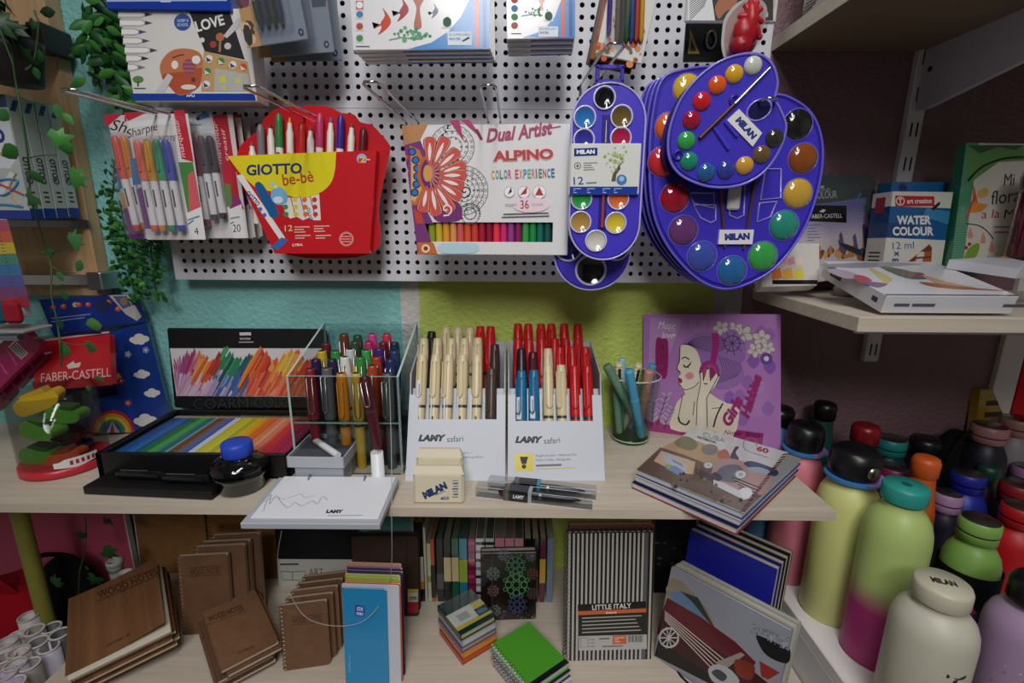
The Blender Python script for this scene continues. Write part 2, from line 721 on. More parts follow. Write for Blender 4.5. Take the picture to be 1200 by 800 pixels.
hook('chrome wire hook carrying the fine tip marker packs', (80, 106), (205, 144), .566, .789)
hook('chrome wire hook through the red fan shaped marker pack', (293, 102), (372, 147), .566, .789)
hook('chrome wire hook above the flower end of the colouring marker box', (434, 97), (485, 143), .566, .789)
hook('chrome wire hook above the plain end of the colouring marker box', (572, 101), (580, 142), .60, .789)
hook('chrome wire hook holding the slim twelve pan paint set', (722, 52), (700, 100), .575, .789, .019)
hook('chrome wire hook poking through the round palette thumb hole', (905, 116), (860, 130), .585, .789, .016)


# ---------------------------------------------------------------- shelves
def board_shelf(name, label, x0, x1, y0, y1, ztop, th, cat='shelf'):
    m = MB()
    m.box((x0, y0, ztop - th), (x1, y1, ztop), '#ffffff', 'oak', .0012)
    return solo(name, m, label, cat, Matrix.Identity(4))


# main shelf, front edge a hair out of square with the wall
a0, a1 = on(0, 590, TAB), on(981, 600, TAB)
sl = (a1.y - a0.y) / (a1.x - a0.x)
m = MB()
XL = -1.15
m.prism([(XL, a0.y + sl * (XL - a0.x)), (a1.x, a1.y), (a1.x - .004, WALLY), (XL, WALLY)], TAB - .0125, TAB, '#ffffff', 'oak')
solo('counter_shelf', m, 'long pale oak shelf carrying the pen stands and pencil case', 'shelf', Matrix.Identity(4))
m = MB()
e0, e1 = on(50, 800, LOW), on(77, 775, LOW)
xe = (e0.x + e1.x) / 2
m.box((xe, .45, LOW - .018), (.428, WALLY, LOW), '#ffffff', 'oak', .0012)
solo('notebook_shelf', m, 'low pale oak shelf crowded with notebooks', 'shelf', Matrix.Identity(4))
xs = .405
T = thing('wall_shelf', 'pale oak wall shelf holding watercolour pads and paint boxes', 'shelf', Vector((xs, WALLY, SHF)))
m = MB()
m.box((0, -.262, -.0185), (1.2, 0, 0), '#ffffff', 'oak', .0012)
part(T, 'board', m)
m = MB()
m.box((.16, -.24, -.0225), (.175, -.002, -.0186), '#c3c3c8', 'satin')
m.box((.02, -.235, -.026), (1.2, -.228, -.0186), '#b8b8be', 'satin')
part(T, 'support_rail', m)
US = CH + .256
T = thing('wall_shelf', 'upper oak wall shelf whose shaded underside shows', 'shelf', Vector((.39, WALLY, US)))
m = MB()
m.box((0, -.34, 0), (1.2, 0, .0185), '#ffffff', 'oak_shaded', .0012)
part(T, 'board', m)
m = MB()
m.box((-.0006, -.34, -.0001), (0, 0, .0186), '#ffffff', 'oak')
part(T, 'edge_band', m)


def rail(xw, z0, z1, label):
    T = thing('slotted_upright', label, 'shelf upright', Vector((xw, WALLY, z0)))
    m = MB()
    w, d = .0125, .012
    m.box((-w, -d, 0), (w, 0, z1 - z0), '#cfcdcf', 'satin', .0015)
    part(T, 'channel', m)
    n = int((z1 - z0) / .05)
    for i in range(n):
        for q in (-.0045, .0045):
            s = MB()
            s.box((q - .0013, -d - .0002, .012 + i * .05), (q + .0013, -d + .004, .032 + i * .05), '#151416', 'matte')
            part(T, 'slot', s)
    return T


ux = at(1064, 190, WALLY - .012).x
rail(ux, SHF - .124, CH + .6, 'white slotted steel upright on the purple wall')
m = MB()
T = thing('shelf_bracket', 'white steel bracket slanting forward under the upper shelf', 'bracket', Vector((ux, WALLY - .012, US)))
m = MB()
prof = [(0, 0), (0, -.085), (-.02, -.085), (-.33, -.03), (-.33, 0)]
vs = [(x, y, z) for x in (-.004, .004) for y, z in prof]
m.add(vs, [(0, 1, 2, 3, 4), (9, 8, 7, 6, 5)] + [(i, 5 + i, 5 + (i + 1) % 5, (i + 1) % 5) for i in range(5)], '#b9b9c2', 'satin')
part(T, 'arm', m)
m = MB()
m.tube([(-.0045, -.015, -.03), (.0045, -.015, -.03)], .004, '#1a1a1c', 'matte', 10)
part(T, 'screw', m)
# second upright at the far right, with a red strip beside it
x2 = at(1184, 430, WALLY - .01).x
m = MB()
m.box((-.02, -.01, 0), (.02, 0, 1.1), '#dcd6d2', 'satin', .001)
solo('white_post', m, 'white painted post against the purple wall behind the bottles', 'post', Vector((x2, WALLY, .2)))
m = MB()
m.box((0, -.012, 0), (.09, 0, .5), '#c81f2a', 'matte', .001)
solo('red_poster', m, 'plain red poster beside the white post', 'poster', Vector((x2 + .021, WALLY, .70)))

# white cabinet under the bottles
T = thing('bottle_cabinet', 'low white cabinet whose top is crowded with drink bottles', 'cabinet', Vector((.43, .35, .2)))
m = MB()
m.box((0, 0, 0), (.018, .474, CAB - .2 - .018), '#d9d9de', 'satin', .001)
part(T, 'side_panel', m)
m = MB()
m.box((0, 0, CAB - .2 - .018), (1.0, .474, CAB - .2), '#e4e1df', 'satin', .0015)
part(T, 'top', m)

# ---------------------------------------------------------------- left: oak display board on the wall
T = thing('display_board', 'warm oak wall board with metal slat rails, half hidden by marker boxes', 'display board', Vector((-.674, .80, 1.13)))
m = MB()
m.box((-.6, 0, 0), (0, .024, .363), '#ffffff', 'oakv', .001)
part(T, 'lower_board', m)
m = MB()
m.box((-.6, -.004, .366), (0, .024, .9), '#ffffff', 'oakv', .001)
part(T, 'upper_board', m)
m = MB()
zz = at(70, 262, .797).z - 1.13
m.box((-.6, -.004, zz - .006), (.004, 0, zz + .006), '#8f8f96', 'metal', .0008)
part(T, 'slat_rail', m)
m = MB()
zz = at(80, 327, .79).z - 1.13
m.box((-.6, -.012, zz - .009), (.012, -.004, zz + .007), '#d3d3d8', 'metal', .001)
m.box((-.004, -.02, zz - .016), (.02, .02, zz + .012), '#c6c6cb', 'metal', .002)
part(T, 'hanging_rail', m)
m = MB()
zz = at(50, 42, .79).z - 1.13
m.box((-.3, -.03, zz - .008), (-.002, -.012, zz + .008), '#141313', 'plastic', .002)
m.box((-.012, -.03, zz - .024), (.012, .02, zz + .012), '#1b1a1a', 'plastic', .002)
part(T, 'black_bracket', m)

# ---------------------------------------------------------------- camera, light
cd = bpy.data.cameras.new('camera')
cd.sensor_width = 36
cd.lens = FPX / 1200 * 36
cd.clip_start = .01
cam = bpy.data.objects.new('camera', cd)
COL.objects.link(cam)
cam.matrix_world = Matrix.Translation(CAMP) @ CAMM.to_4x4()
bpy.context.scene.camera = cam


def area(name, loc, sx, sy, power, col=(1, .96, .92), rot=(0, 0, 0)):
    l = bpy.data.lights.new(name, 'AREA')
    l.shape = 'RECTANGLE'
    l.size, l.size_y = sx, sy
    l.energy = power
    l.color = col
    o = bpy.data.objects.new(name, l)
    COL.objects.link(o)
    o.location = loc
    o.rotation_euler = rot
    return o


area('ceiling_strip_light', (.05, -.35, 2.66), .14, 1.2, 12.5, (1, .99, .99))
area('ceiling_strip_light', (.30, -1.2, 2.66), .14, 1.2, 6, (1, .99, .99))
area('ceiling_strip_light', (-.45, -1.2, 2.66), .14, 1.2, 6, (1, .99, .99))
sp = bpy.data.lights.new('vignette_spot', 'SPOT')  # added spot, no real lamp: brightens the centre so the edges fall off
sp.energy = 95
sp.color = (1, .99, .98)
sp.spot_size = math.radians(42)
sp.spot_blend = 1.0
sp.shadow_soft_size = .35
so = bpy.data.objects.new('vignette_spot', sp)
COL.objects.link(so)
so.location = (-.1, -1.5, 2.5)
so.rotation_euler = (Vector((-.02, .72, 1.06)) - Vector(so.location)).to_track_quat('-Z', 'Y').to_euler()
w = bpy.data.worlds.new('world')
bpy.context.scene.world = w
w.use_nodes = True
w.node_tree.nodes['Background'].inputs[0].default_value = (.8, .85, 1, 1)
w.node_tree.nodes['Background'].inputs[1].default_value = .2
sc = bpy.context.scene
sc.view_settings.view_transform = 'Standard'
sc.view_settings.look = 'None'
sc.view_settings.gamma = 1
sc.view_settings.use_curve_mapping = False
sc.view_settings.exposure = 0.14
sc.cycles.transparent_max_bounces = 32
sc.cycles.max_bounces = 8
sc.cycles.use_denoising = True
# ================================================================== things hanging on the pegboard
def flatF(bl, br, tl, Y, Y2=None, Yt=None):
    return fr3(at(*bl, Y), at(*br, Y2 or Y), at(*tl, Yt or Y))


NAVY, INK = '#17286f', '#141a3c'

# blue box at the very top
F = flatF((125, 11), (271, 13), (121, -70), .70)
a = A(F)
a.slab(.03, '#1d3fa6', 'gloss', .001)
a.poly([(125, 2), (266, 1), (266, -60), (125, -60)], '#b9c6e4', 'gloss')
a.rect(150, -40, 250, -4, '#4c6fb5', 'gloss')
a.rect(188, 1, 200, 2.5, '#dde6fa')
solo('craft_box', a, 'dark blue edged box cut by the top of the frame, above the white marker box', 'box', F)

# white marker set with crafts printed on it
F = flatF((157, 119), (301, 119), (136, 10), .705)
T = thing('marker_box', 'white box printed with seven marker tips, painted stone and framed card', 'box', F)
a = A(F)
a.slab(.035, '#e3e0dd', 'gloss', .001)
a.poly([(156, 118), (300, 118), (298, 109.5), (153.5, 109.5)], '#1f3f9e', 'gloss')
a.word('APLI', (218, 113.5), (228, 113.5), 3, '#e8ecf6', bold=.03)
for i, (y, tc) in enumerate([(17, '#27262a'), (27, '#3a3b40'), (37.5, '#3a4f8e'), (48, '#4c5260'), (59, '#3d3f48'), (68.5, '#2e2f34'), (79, '#7b7c80')]):
    x0 = 138.5 + i * 1.9
    ln = (175, 175, 168, 172, 181, 171, 167)[i]
    a.poly([(x0, y + 4.5), (ln - 10, y + 4.5), (ln - 4, y + 2), (ln - 4, y - 2), (ln - 10, y - 4.5), (x0, y - 4.5)], '#b6b4b6')
    a.poly([(x0, y + 2.5), (ln - 10, y + 2.5), (ln - 6, y + 1), (ln - 6, y - 1), (ln - 10, y - 3), (x0, y - 3)], '#f2f0ee')
    a.poly([(ln - 5, y + 2.6), (ln + 4, y), (ln - 5, y - 2.6)], tc)
a.circ(214, 26, 10, '#2b4f9d')
a.word('HOBBY &', (208, 26), (221, 25.5), 3.4, '#dce6f6')
a.word('SCHOOL', (208, 31), (221, 30.5), 3.4, '#dce6f6')
a.poly([(222, 14), (269, 14), (287, 70), (240, 60)], '#171718')
a.word('LOVE', (231, 38), (264, 29), 13, '#e9e7e4', bold=.03)
a.circ(258, 43.5, 5, '#b56a3c')
a.poly([(257, 46), (259.5, 46), (259, 61), (256, 61)], '#9b7a50')
a.circ(250, 52, 4, '#a53a2c')
a.circ(267, 54, 4, '#c9c6c0')
a.circ(237, 47, 3, '#dedcd6')
a.poly(bez([(188, 75), (200, 60), (220, 57), (236, 64), (238, 85), (232, 103), (212, 112), (200, 103), (190, 90)], 5), '#c5744a')
a.poly(bez([(190, 88), (215, 84), (236, 80), (236, 90), (232, 103), (212, 111), (200, 103)], 4), '#b3502e')
a.line([(202, 68), (210, 65), (216, 64)], 1.2, '#3a2a22')
a.circ(222, 78, 8, '#8a4a6e', 9)
for q in (73, 78, 83):
    a.line([(215, q), (229, q)], 1.4, '#c9663e')
a.circ(205, 76, 4, '#ece9e6', 5)
a.circ(230, 70, 5, '#ece9e6')
a.circ(221, 102, 9, '#e6dccf', 3)
a.rect(224.5, 91, 229, 96, '#4a3a30')
a.poly([(182, 108), (197, 86), (203, 90), (193, 108)], '#cfcdd0')
a.poly([(262, 42), (278, 22), (300, 14), (300, 22), (282, 30), (266, 45)], '#c9c7c9')
a.poly([(239, 60), (290, 72), (296, 107), (236, 107)], '#c39a66')
a.poly([(252, 80), (291, 87), (294, 107), (251, 107)], '#b6b5b3')
for x, y, c in ((245, 69, '#e8e6e0'), (259, 72, '#3f7f4f'), (273, 76, '#e8e6e0'), (285, 79, '#bf4a2a'), (243, 84, '#3f7f4f'), (242, 99, '#e8e6e0')):
    a.circ(x, y, 4.4, c)
    a.poly([(x - 3.5, y - 2.5), (x + 3.5, y + 2.5), (x - 2.5, y + 3.5)], '#2a3a70' if c == '#e8e6e0' else '#e8d9c0')
for x, y, r in ((261, 93, 6.5), (279, 95, 4.5), (263, 104, 3.4)):
    s5 = [(x + (r if k % 2 == 0 else r * .5) * math.sin(math.pi * k / 5), y - (r if k % 2 == 0 else r * .5) * math.cos(math.pi * k / 5)) for k in range(10)]
    a.poly(s5, '#d8cf3c')
a.circ(162, 93, 6.5, '#4f8f3c', 4)
a.rect(161, 95, 163, 101, '#6b4a2c')
a.rule((157, 103.5), (171, 103.5), 1, '#4a4a4a')
part(T, 'carton', a)

# blister cards of pens
def blister(label, bl, br, tl, Y, kraft, pens, tag):
    F = flatF(bl, br, tl, Y)
    T = thing('pen_blister_pack', label, 'pen pack', F, 'pen blister packs hanging at the top')
    a = A(F)
    w, h = F.w, F.h
    a.box((0, 0, -.002), (w, h, 0), '#7f8894', 'gloss', .0008)
    a.flat([(0, 0), (kraft * w, 0), (kraft * w, h), (0, h)], '#b98a5c', 'paper')
    for i in range(9):
        cx, cy = RN.uniform(.03, kraft - .04) * w, RN.uniform(.05, .95) * h
        a.ell(cx, cy, RN.uniform(.004, .009), RN.uniform(.006, .014), RN.choice(['#4a2a2c', '#2a2424', '#6a3a52', '#d0b088']), n=7)
    if tag:
        a.flat([(.80 * w, .55 * h), (.97 * w, .55 * h), (.985 * w, .64 * h), (.97 * w, .74 * h), (.80 * w, .74 * h)], '#33454f')
    a.ell(.91 * w, .10 * h, .0035, .0045, '#1d2a52', n=14)
    a.text('3', (.90 * w, .085 * h), (.02 * w, 0), (0, .03 * h), '#e2e6f2')
    part(T, 'backing_card', a)
    for i in range(pens):
        x = (kraft + .09 + i * .115) * w
        p = MB()
        p.tube([(x, .20 * h, .006), (x, .27 * h, .006), (x, .30 * h, .006), (x, h, .006)], [.0012, .003, .0042, .0042], ['#1c2a22', '#1d2344'][i % 2], 'plastic', 10)
        p.box((x - .0008, .5 * h, .0102), (x + .0008, h, .0112), '#c8c8cc', 'metal')
        part(T, 'pen', p)
    b = MB()
    b.box(((kraft + .01) * w, .14 * h, .0001), ((kraft + .6) * w, h, .0115), '#f4f6fa', 'film', .003)
    part(T, 'clear_blister', b)
    return T


blister('pen blister card in front, its kraft edge beside the white marker box', (290, 56), (361, 46), (283, -40), .675, .23, 4, True)
blister('second pen blister card, peeking out below the front one', (302, 68), (392, 61), (300, -32), .71, .18, 2, True)
blister('last pen blister card, dark edged and nearest the pegboard', (318, 73), (401, 71), (318, -20), .74, .2, 0, False)

# stacks of colouring pencil boxes
def pencil_box(F, front, wide, label):
    T = thing('pencil_box', label, 'pencil box', F, 'triangular pencil boxes hanging on the pegboard')
    a = A(F)
    w, h = F.w, F.h
    a.slab(.0105, '#e9e8ea', 'gloss', .0006)
    a.box((-.0001, 0, -.0105), (.35 * w, .0006, -.001), '#e9e8ea', 'gloss')
    a.box((.35 * w, -.0001, -.0095), (w * .99, .0006, -.004), '#2b3f9e', 'gloss')
    if front:
        front(a)
    part(T, 'carton', a)
    return T


def art_big(a):
    pts = [(574, 57)] + [(483 + 77 * (1 - math.cos(t * math.pi / 20)) ** .9, 57 - 70 * math.sin(t * math.pi / 20)) for t in range(11)] + [(574, -30)]
    a.poly([(574, 57.4), (478, 57.4), (505, 50), (525, 37), (540, 20), (552, -5), (560, -34), (574, -34)], '#2a86d0', 'gloss')
    a.poly([(557, 56), (562, 56), (561, -30), (556, -30)], '#d3543a', 'gloss')
    a.poly([(566, 56), (570, 56), (570, -30), (565, -30)], '#1d5296', 'gloss')
    def bird(x, y, s, c, c2, flip=1):
        a.poly(bez([(x, y), (x + 5 * s * flip, y - 9 * s), (x + 2 * s * flip, y - 18 * s), (x + 10 * s * flip, y - 8 * s), (x + 12 * s * flip, y), (x + 6 * s * flip, y + 8 * s), (x - 3 * s * flip, y + 14 * s), (x + 1 * s * flip, y + 6 * s)], 3), c, 'gloss')
        a.poly([(x + 2 * s * flip, y + 2 * s), (x - 8 * s * flip, y + 7 * s), (x - 2 * s * flip, y + 1 * s), (x - 10 * s * flip, y - 1 * s)], c2, 'gloss')
    bird(446, 27, 1, '#d0492c', '#a83220')
    bird(468, 13, .9, '#a8273a', '#5c2030')
    bird(507, 14, .55, '#2d4b6c', '#1d2f4a')
    a.poly(bez([(484, -2), (497, -2), (492, 10), (494, 32), (485, 32), (488, 10)], 4), '#b4593c', 'gloss')
    for i in range(26):
        a.circ(RN.gauss(482, 9), RN.gauss(41, 4), RN.uniform(1, 3), RN.choice(['#3f8a5c', '#67a682', '#4f9a6a']), n=7)
    a.line([(456, 47), (470, 44), (490, 46)], 1.2, '#5f9a7a')
    for y, c in ((6, '#f0efee'), (17, '#2f7cb8'), (31, '#b23c34'), (45, '#3b8a4c')):
        a.rect(417, y - 5, 426, y + 5, '#c87860' if y == 6 else '#d9d4d2')
        a.circ(421.5, y, 4, c)
    a.rule((417, 54.5), (433, 54.5), 1.2, '#5a5a66')
    a.poly([(517, 33), (525, 17), (531, 33)], '#eef1f0')
    a.circ(524, 26, 5, '#1f5a42', 6)
    a.poly([(524, 37), (553, 37), (553, 53), (525, 53)], '#e4edf6')
    a.word('ACUARELABLE', (526, 42), (551, 42), 2.6, '#3c69a8')
    a.word('WATER', (526, 47.5), (540, 47.5), 3.2, '#1f4f9a', bold=.02)
    a.poly([(541, 48), (549, 43), (551, 45), (543, 49)], '#2a3c52')


def art_small(a):
    a.poly([(674, 44), (612, 44), (636, 36), (650, 20), (659, -4), (662, -34), (674, -34)], '#2a86d0', 'gloss')
    a.poly([(658, 43), (662.5, 43), (662, -30), (657, -30)], '#d3543a', 'gloss')
    a.poly([(667, 43), (671, 43), (671, -30), (666, -30)], '#1d5296', 'gloss')
    a.poly(bez([(630, -2), (639, -2), (636, 6), (637, 12), (632, 12), (633, 4)], 4), '#b4593c', 'gloss')
    for i in range(18):
        a.circ(RN.gauss(630, 6), RN.gauss(15, 3), RN.uniform(.8, 2), RN.choice(['#3f8a5c', '#67a682']), n=7)
    a.line([(611, 19), (622, 17), (636, 18)], 1, '#5f9a7a')
    for y, c in ((0, '#b23c34'), (10, '#2f7cb8'), (20, '#3b8a4c'), (30, '#b8584a')):
        a.circ(603, y, 4, c)
    a.rule((599, 39.5), (611, 39.5), 1, '#5a5a66')
    a.poly([(637, 25), (643, 12), (649, 25)], '#eef1f0')
    a.circ(643, 19, 4.5, '#1f5a42', 5.5)
    a.poly([(631, 31), (654, 31), (654, 43), (631, 43)], '#e4edf6')
    a.word('ACUARELABLE', (632, 35), (652, 35), 2.2, '#3c69a8')
    a.word('WATER', (632, 40), (643, 40), 3, '#1f4f9a', bold=.02)


F0 = flatF((414, 59), (575, 57), (411, -60), .672)
pencil_box(F0, art_big, True, 'wide pencil box facing out with printed swallows, white and bright blue')
for k in range(1, 4):
    pencil_box(F0.shift((.0015 * k, -.0012 * k, -.0112 * k)), None, True, 'wide pencil box edge, %s behind the swallow fronted box' % ORD[k - 1])
F0 = flatF((594, 46), (674, 44), (592, -60), .668)
pencil_box(F0, art_small, False, 'narrow pencil box facing out with blue corner and red stripe')
for k in range(1, 4):
    pencil_box(F0.shift((.0004 * k, -.002 * k, -.0112 * k)), None, False, 'narrow pencil box edge, %s behind the narrow blue cornered box' % ORD[k - 1])

# pencil pack with autumn print
F = flatF((698, 63), (752, 75), (700, -40), .70)
T = thing('pencil_pack', 'clear fronted pencil pack on a white card with orange autumn print', 'pencil pack', F)
a = A(F)
a.slab(.004, '#dddad6', 'gloss', .0008)
for i in range(60):
    a.circ(RN.uniform(700, 752), RN.gauss(58, 9) if i % 3 else RN.uniform(20, 60), RN.uniform(1.5, 4.5), RN.choice(['#c8502a', '#d9843c', '#8a4a2a', '#e0b070', '#a83a22', '#5a6a32']), n=8)
part(T, 'backing_card', a)
for i, c in enumerate(['#4a2a8c', '#6d5a46', '#2a3a2c', '#2c5a34', '#2c4f8a', '#b5453c', '#c69a2c']):
    x0 = 716 + i * 5.6 if i else 712
    p0, p1 = F.px(x0, 50 if i else 42), F.px(x0 + 4, -40)
    m = MB()
    m.tube([(p0[0], p0[1], .004), (p0[0], p0[1] + .004, .004), (p1[0], p1[1], .004)], [.0012, .0031, .0031], c, 'plastic', 8)
    part(T, 'pencil', m)
m = MB()
p0, p1 = F.px(706, 56), F.px(750, -36)
m.box((p0[0], p0[1], .0002), (p1[0], p1[1], .009), '#f6f6f8', 'film', .003)
part(T, 'clear_cover', m)
for k in (1, 2):
    G = F.shift((-.003 * k - .002, -.004 * k, -.010 * k))
    m = A(G)
    m.slab(.004, '#3a2a22' if k == 2 else '#8a4a2c', 'gloss', .0008)
    solo('pencil_pack', m, 'pencil pack card %s behind the autumn print one' % ('just' if k == 1 else 'farther'), 'pencil pack', G, 'pencil packs by the slim paint set')

# chalk and octopus packs
F = flatF((803, 26), (910, 27), (806, -50), .66)
T = thing('drawing_slate', 'white edged pack with a hatched drawing and a dark green slate', 'slate pack', F)
a = A(F)
a.slab(.006, '#cfcfcb', 'plastic', .002)
a.rect(806, -46, 838, 24, '#dfe0e0')
for i in range(9):
    a.line([(808, 22 - i * 3 + 2), (826 + i, 6 - i * 3)], .8, '#3a3f44')
a.poly([(828, -46), (842, -46), (842, 24), (838, 24)], '#25312c')
a.rect(842, -46, 906, 24, '#2a3832')
a.rect(897, 14, 900, 20, '#cfd4cf')
a.poly(bez([(838, 8), (848, -6), (864, -10), (862, 6), (850, 14), (842, 22)], 4), '#a86a4a')
part(T, 'slate_card', a)
F = flatF((801, 72), (852, 72), (804, 26), .70)
T = thing('compass_pack', 'black backed pack with a yellow drafting tool and metal ring', 'tool pack', F)
a = A(F)
a.slab(.005, '#121211', 'gloss', .001)
a.poly([(806, 63), (820, 63), (809, 34)], '#8a7a2c')
a.poly([(809, 60), (816, 60), (810, 46)], '#171510')
a.rect(802, 72, 852, 66, '#1b1b1a', 'gloss')
part(T, 'backing_card', a)
m = MB()
c = F.px(832, 48)
m.tube([(c[0] + .006 * math.cos(t * .4), c[1] + .01 * math.sin(t * .4), .004) for t in range(16)], .0014, '#8a8d96', 'metal', 6, True)
part(T, 'metal_ring', m)

F = flatF((842, 76), (900, 76), (842, -6), .635)
T = thing('toy_blister_pack', 'clear bubble pack holding a red octopus shaped toy', 'toy pack', F)
a = A(F)
out = bez([(846, 40), (850, 20), (866, 2), (888, -2), (899, 10), (893, 34), (883, 58), (868, 74), (852, 72), (846, 58)], 6)
a.prism([a.P(p) for p in out][::-1], -.001, 0, '#b8b4b2', 'paper')
part(T, 'backing_card', a)
m = A(F)
L = F.px
def blob(px, py, r, cz, sc=(1, 1, 1), col='#b01f33'):
    p = L(px, py)
    m.sphere((p[0], p[1], cz), r, col, 'plastic', 14, 9, sc)
blob(863, 58, .0135, .012, (1, .9, .8), '#a3182e')
blob(868, 42, .012, .012, (1.2, 1.4, .8), '#b8202f')
blob(873, 28, .010, .014, (.8, 1.8, .8), '#c62c36')
for px, py in ((868, 12), (874, 7), (881, 9), (885, 16), (862, 24), (886, 30), (884, 48), (866, 30)):
    p = L(px, py)
    q = L(873, 26)
    m.tube([(q[0], q[1], .012), ((p[0] + q[0]) / 2, (p[1] + q[1]) / 2, .015), (p[0], p[1], .012)], [.005, .004, .0028], '#c9303a', 'plastic', 8)
    m.sphere((p[0], p[1], .012), .0032, '#c9303a', 'plastic', 8, 6)
part(T, 'toy', m)
m = A(F)
inn = [a.P(p) for p in bez([(849, 40), (853, 22), (868, 5), (886, 2), (895, 12), (889, 34), (880, 56), (867, 70), (854, 68), (849, 56)], 6)][::-1]
m.prism(inn, .0001, .026, '#f6eeee', 'clear', smooth=False)
part(T, 'clear_bubble', m)

# ------------------------------------------------------------------ fine tip marker packs
def tip_marker(T, F, x, y0, y1, cap, tilt, z=.006):
    """capped marker lying on its card: cap up, coloured plug at the foot; pixels give its ends"""
    p0, p1 = Vector(F.px(x + tilt, y1)), Vector(F.px(x, y0))
    d = p1 - p0
    m = MB()
    def P(t):
        q = p0 + d * t
        return (q.x, q.y, z)
    r = .0053
    m.tube([P(0), P(.005), P(.07)], [r * .75, r * .85, r * .95], cap, 'plastic', 12)
    m.tube([P(.07), P(.3), P(.56)], [r * .95, r, r], '#e3dfdf', 'plastic', 12)
    t_ = lambda t, o: (p0 + d * t) + o
    q0, q1 = p0 + d * .27, p0 + d * .46
    m.tube([(q0.x, q0.y, z + r * .82), (q1.x, q1.y, z + r * .82)], r * .25, '#3c383c', 'plastic', 6)
    part(T, 'barrel', m)
    c = MB()
    c.tube([P(.56), P(.62), P(.9), P(.97), P(1)], [r * 1.1, r * 1.16, r * 1.02, r * .9, r * .5], cap, 'plastic', 12)
    q0, q1 = p0 + d * .66, p0 + d * .97
    c.tube([(q0.x + r * .2, q0.y, z + r * 1.3), (q1.x + r * .2, q1.y, z + r * 1.0)], r * .28, cap, 'plastic', 6)
    part(T, 'cap', c)
    return m


def marks(a, x, y, dx, dy):
    a.line([(x, y), (x + dx, y + dy)], 3, '#4a4648')
    a.line([(x + dx * 1.3, y + dy * 1.3), (x + dx * 1.6, y + dy * 1.6)], 2, '#6a6668')


# wide twenty marker packs behind, nearest first
for k in (2, 1, 0):
    Yk = .735 + .016 * k
    o = 8.5 * k
    F = flatF((152 + o * .4, 280 - k), (291 + o, 279 - k), (121 + o * .4, 135 + 4 * k), Yk)
    lab = ['wide twenty colour marker pack showing magenta and grey markers', 'wide twenty colour marker pack edge behind the magenta and grey one', 'rearmost wide twenty colour marker pack, only its red edge showing'][k]
    T = thing('marker_pack', lab, 'marker pack', F, 'fine tip marker packs on the wire hook')
    a = A(F)
    a.slab(.0015, '#d9d5d5', 'gloss', .0005)
    s = lambda pts: [(x + o, y) for x, y in pts]
    a.poly(s([(249, 135), (266, 133.5), (282, 240), (266, 242)]), '#bf2f40', 'gloss')
    a.poly(s([(264, 228), (281, 232), (286, 245), (270, 246)]), '#8f3a78', 'gloss')
    a.poly(s([(262, 215), (270, 216), (272, 240), (266, 243)]), '#5f8a4a', 'gloss')
    a.poly(s([(267, 246), (283, 239), (288, 279), (274, 279)]), '#e7e4e4', 'gloss')
    a.word(['20', '12', '12'][k], (273 + o, 272), (282 + o, 271.5), 9, '#1c1a20')
    if k == 0:
        a.word('marqueur', (262, 192), (256, 142), 5, '#e8d4d4', shear=.2)
        a.word('creatif', (268, 188), (263, 150), 4, '#e8d4d4', shear=.2)
        a.rule((270, 256), (281, 254), 1.6, '#5f8aa0', 2, 6)
        a.poly([(121, 135), (144, 133), (125, 149)], '#c33040', 'gloss')
        a.poly([(146, 136), (176, 130), (146, 143)], '#c33040', 'gloss')
        a.word('Sharpie', (128, 156), (188, 168), 17, '#171517', shear=.25)
        a.poly([(136, 195), (160, 186), (165, 215), (139, 222)], '#3f7cb0', 'gloss')
        a.poly([(141, 226), (166, 222), (170, 280), (152, 280)], '#7a3a86', 'gloss')
        a.poly([(141, 226), (152, 224), (153, 242), (144, 245)], '#d9a040', 'gloss')
        a.poly([(222, 133), (248, 132), (248, 150), (200, 158)], '#dfe4ea', 'gloss')
        a.line([(200, 142), (214, 139)], 6, '#5b93c4')
        a.line([(232, 138), (245, 134)], 6, '#5b93c4')
        a.circ(200, 143, 2.2, '#22262c')
        a.circ(232, 139, 2.2, '#22262c')
        a.line([(186, 148), (236, 146)], 1.6, '#7aa6c6')
    part(T, 'backing_card', a)
    if k == 0:
        for x, y0, y1, c, t in ((138, 160, 271, '#d9564c', 27), (148, 160, 268, '#d9842c', 26), (228, 160, 264, '#8e2050', 18), (238, 160, 258, '#4c4a50', 17), (248, 160, 256, '#3c2f34', 17)):
            b = tip_marker(T, F, x, y0, y1, c, t)
        bl = A(F)
        p = [bl.P(q) for q in ((129, 156), (160, 156), (178, 274), (154, 274))][::-1]
        bl.prism(p, .0001, .0125, '#f6f6f8', 'film')
        part(T, 'clear_blister', bl)
        bl = A(F)
        p = [bl.P(q) for q in ((222, 157), (258, 157), (268, 262), (240, 268))][::-1]
        bl.prism(p, .0001, .0125, '#f6f6f8', 'film')
        part(T, 'clear_blister', bl)
F = flatF((172, 281), (241, 281), (145, 133), .712)
T = thing('marker_pack', 'narrow four marker pack in front with coral, amber, green and blue markers', 'marker pack', F, 'fine tip marker packs on the wire hook')
a = A(F)
a.slab(.0015, '#dedada', 'gloss', .0005)
a.poly([(145, 132), (176, 130), (150, 142)], '#c33040', 'gloss')
a.poly([(203, 129), (216, 128.5), (227, 190), (213, 186)], '#c42f40', 'gloss')
a.word('marqueur', (219, 184), (210, 138), 5, '#ecd8d8', shear=.2)
a.word('Sharpie', (151, 165), (186, 155), 13, '#171517', shear=.25)
a.word('NOTE', (186, 166), (207, 165), 6.5, '#3c3c50', shear=.2)
a.poly([(209, 190), (226, 190), (236, 246), (220, 250)], '#4d8a45', 'gloss')
a.poly([(220, 205), (227, 200), (236, 246), (222, 250)], '#d9606a', 'gloss')
a.poly([(218, 250), (236, 242), (241, 280), (226, 280)], '#e9e6e6', 'gloss')
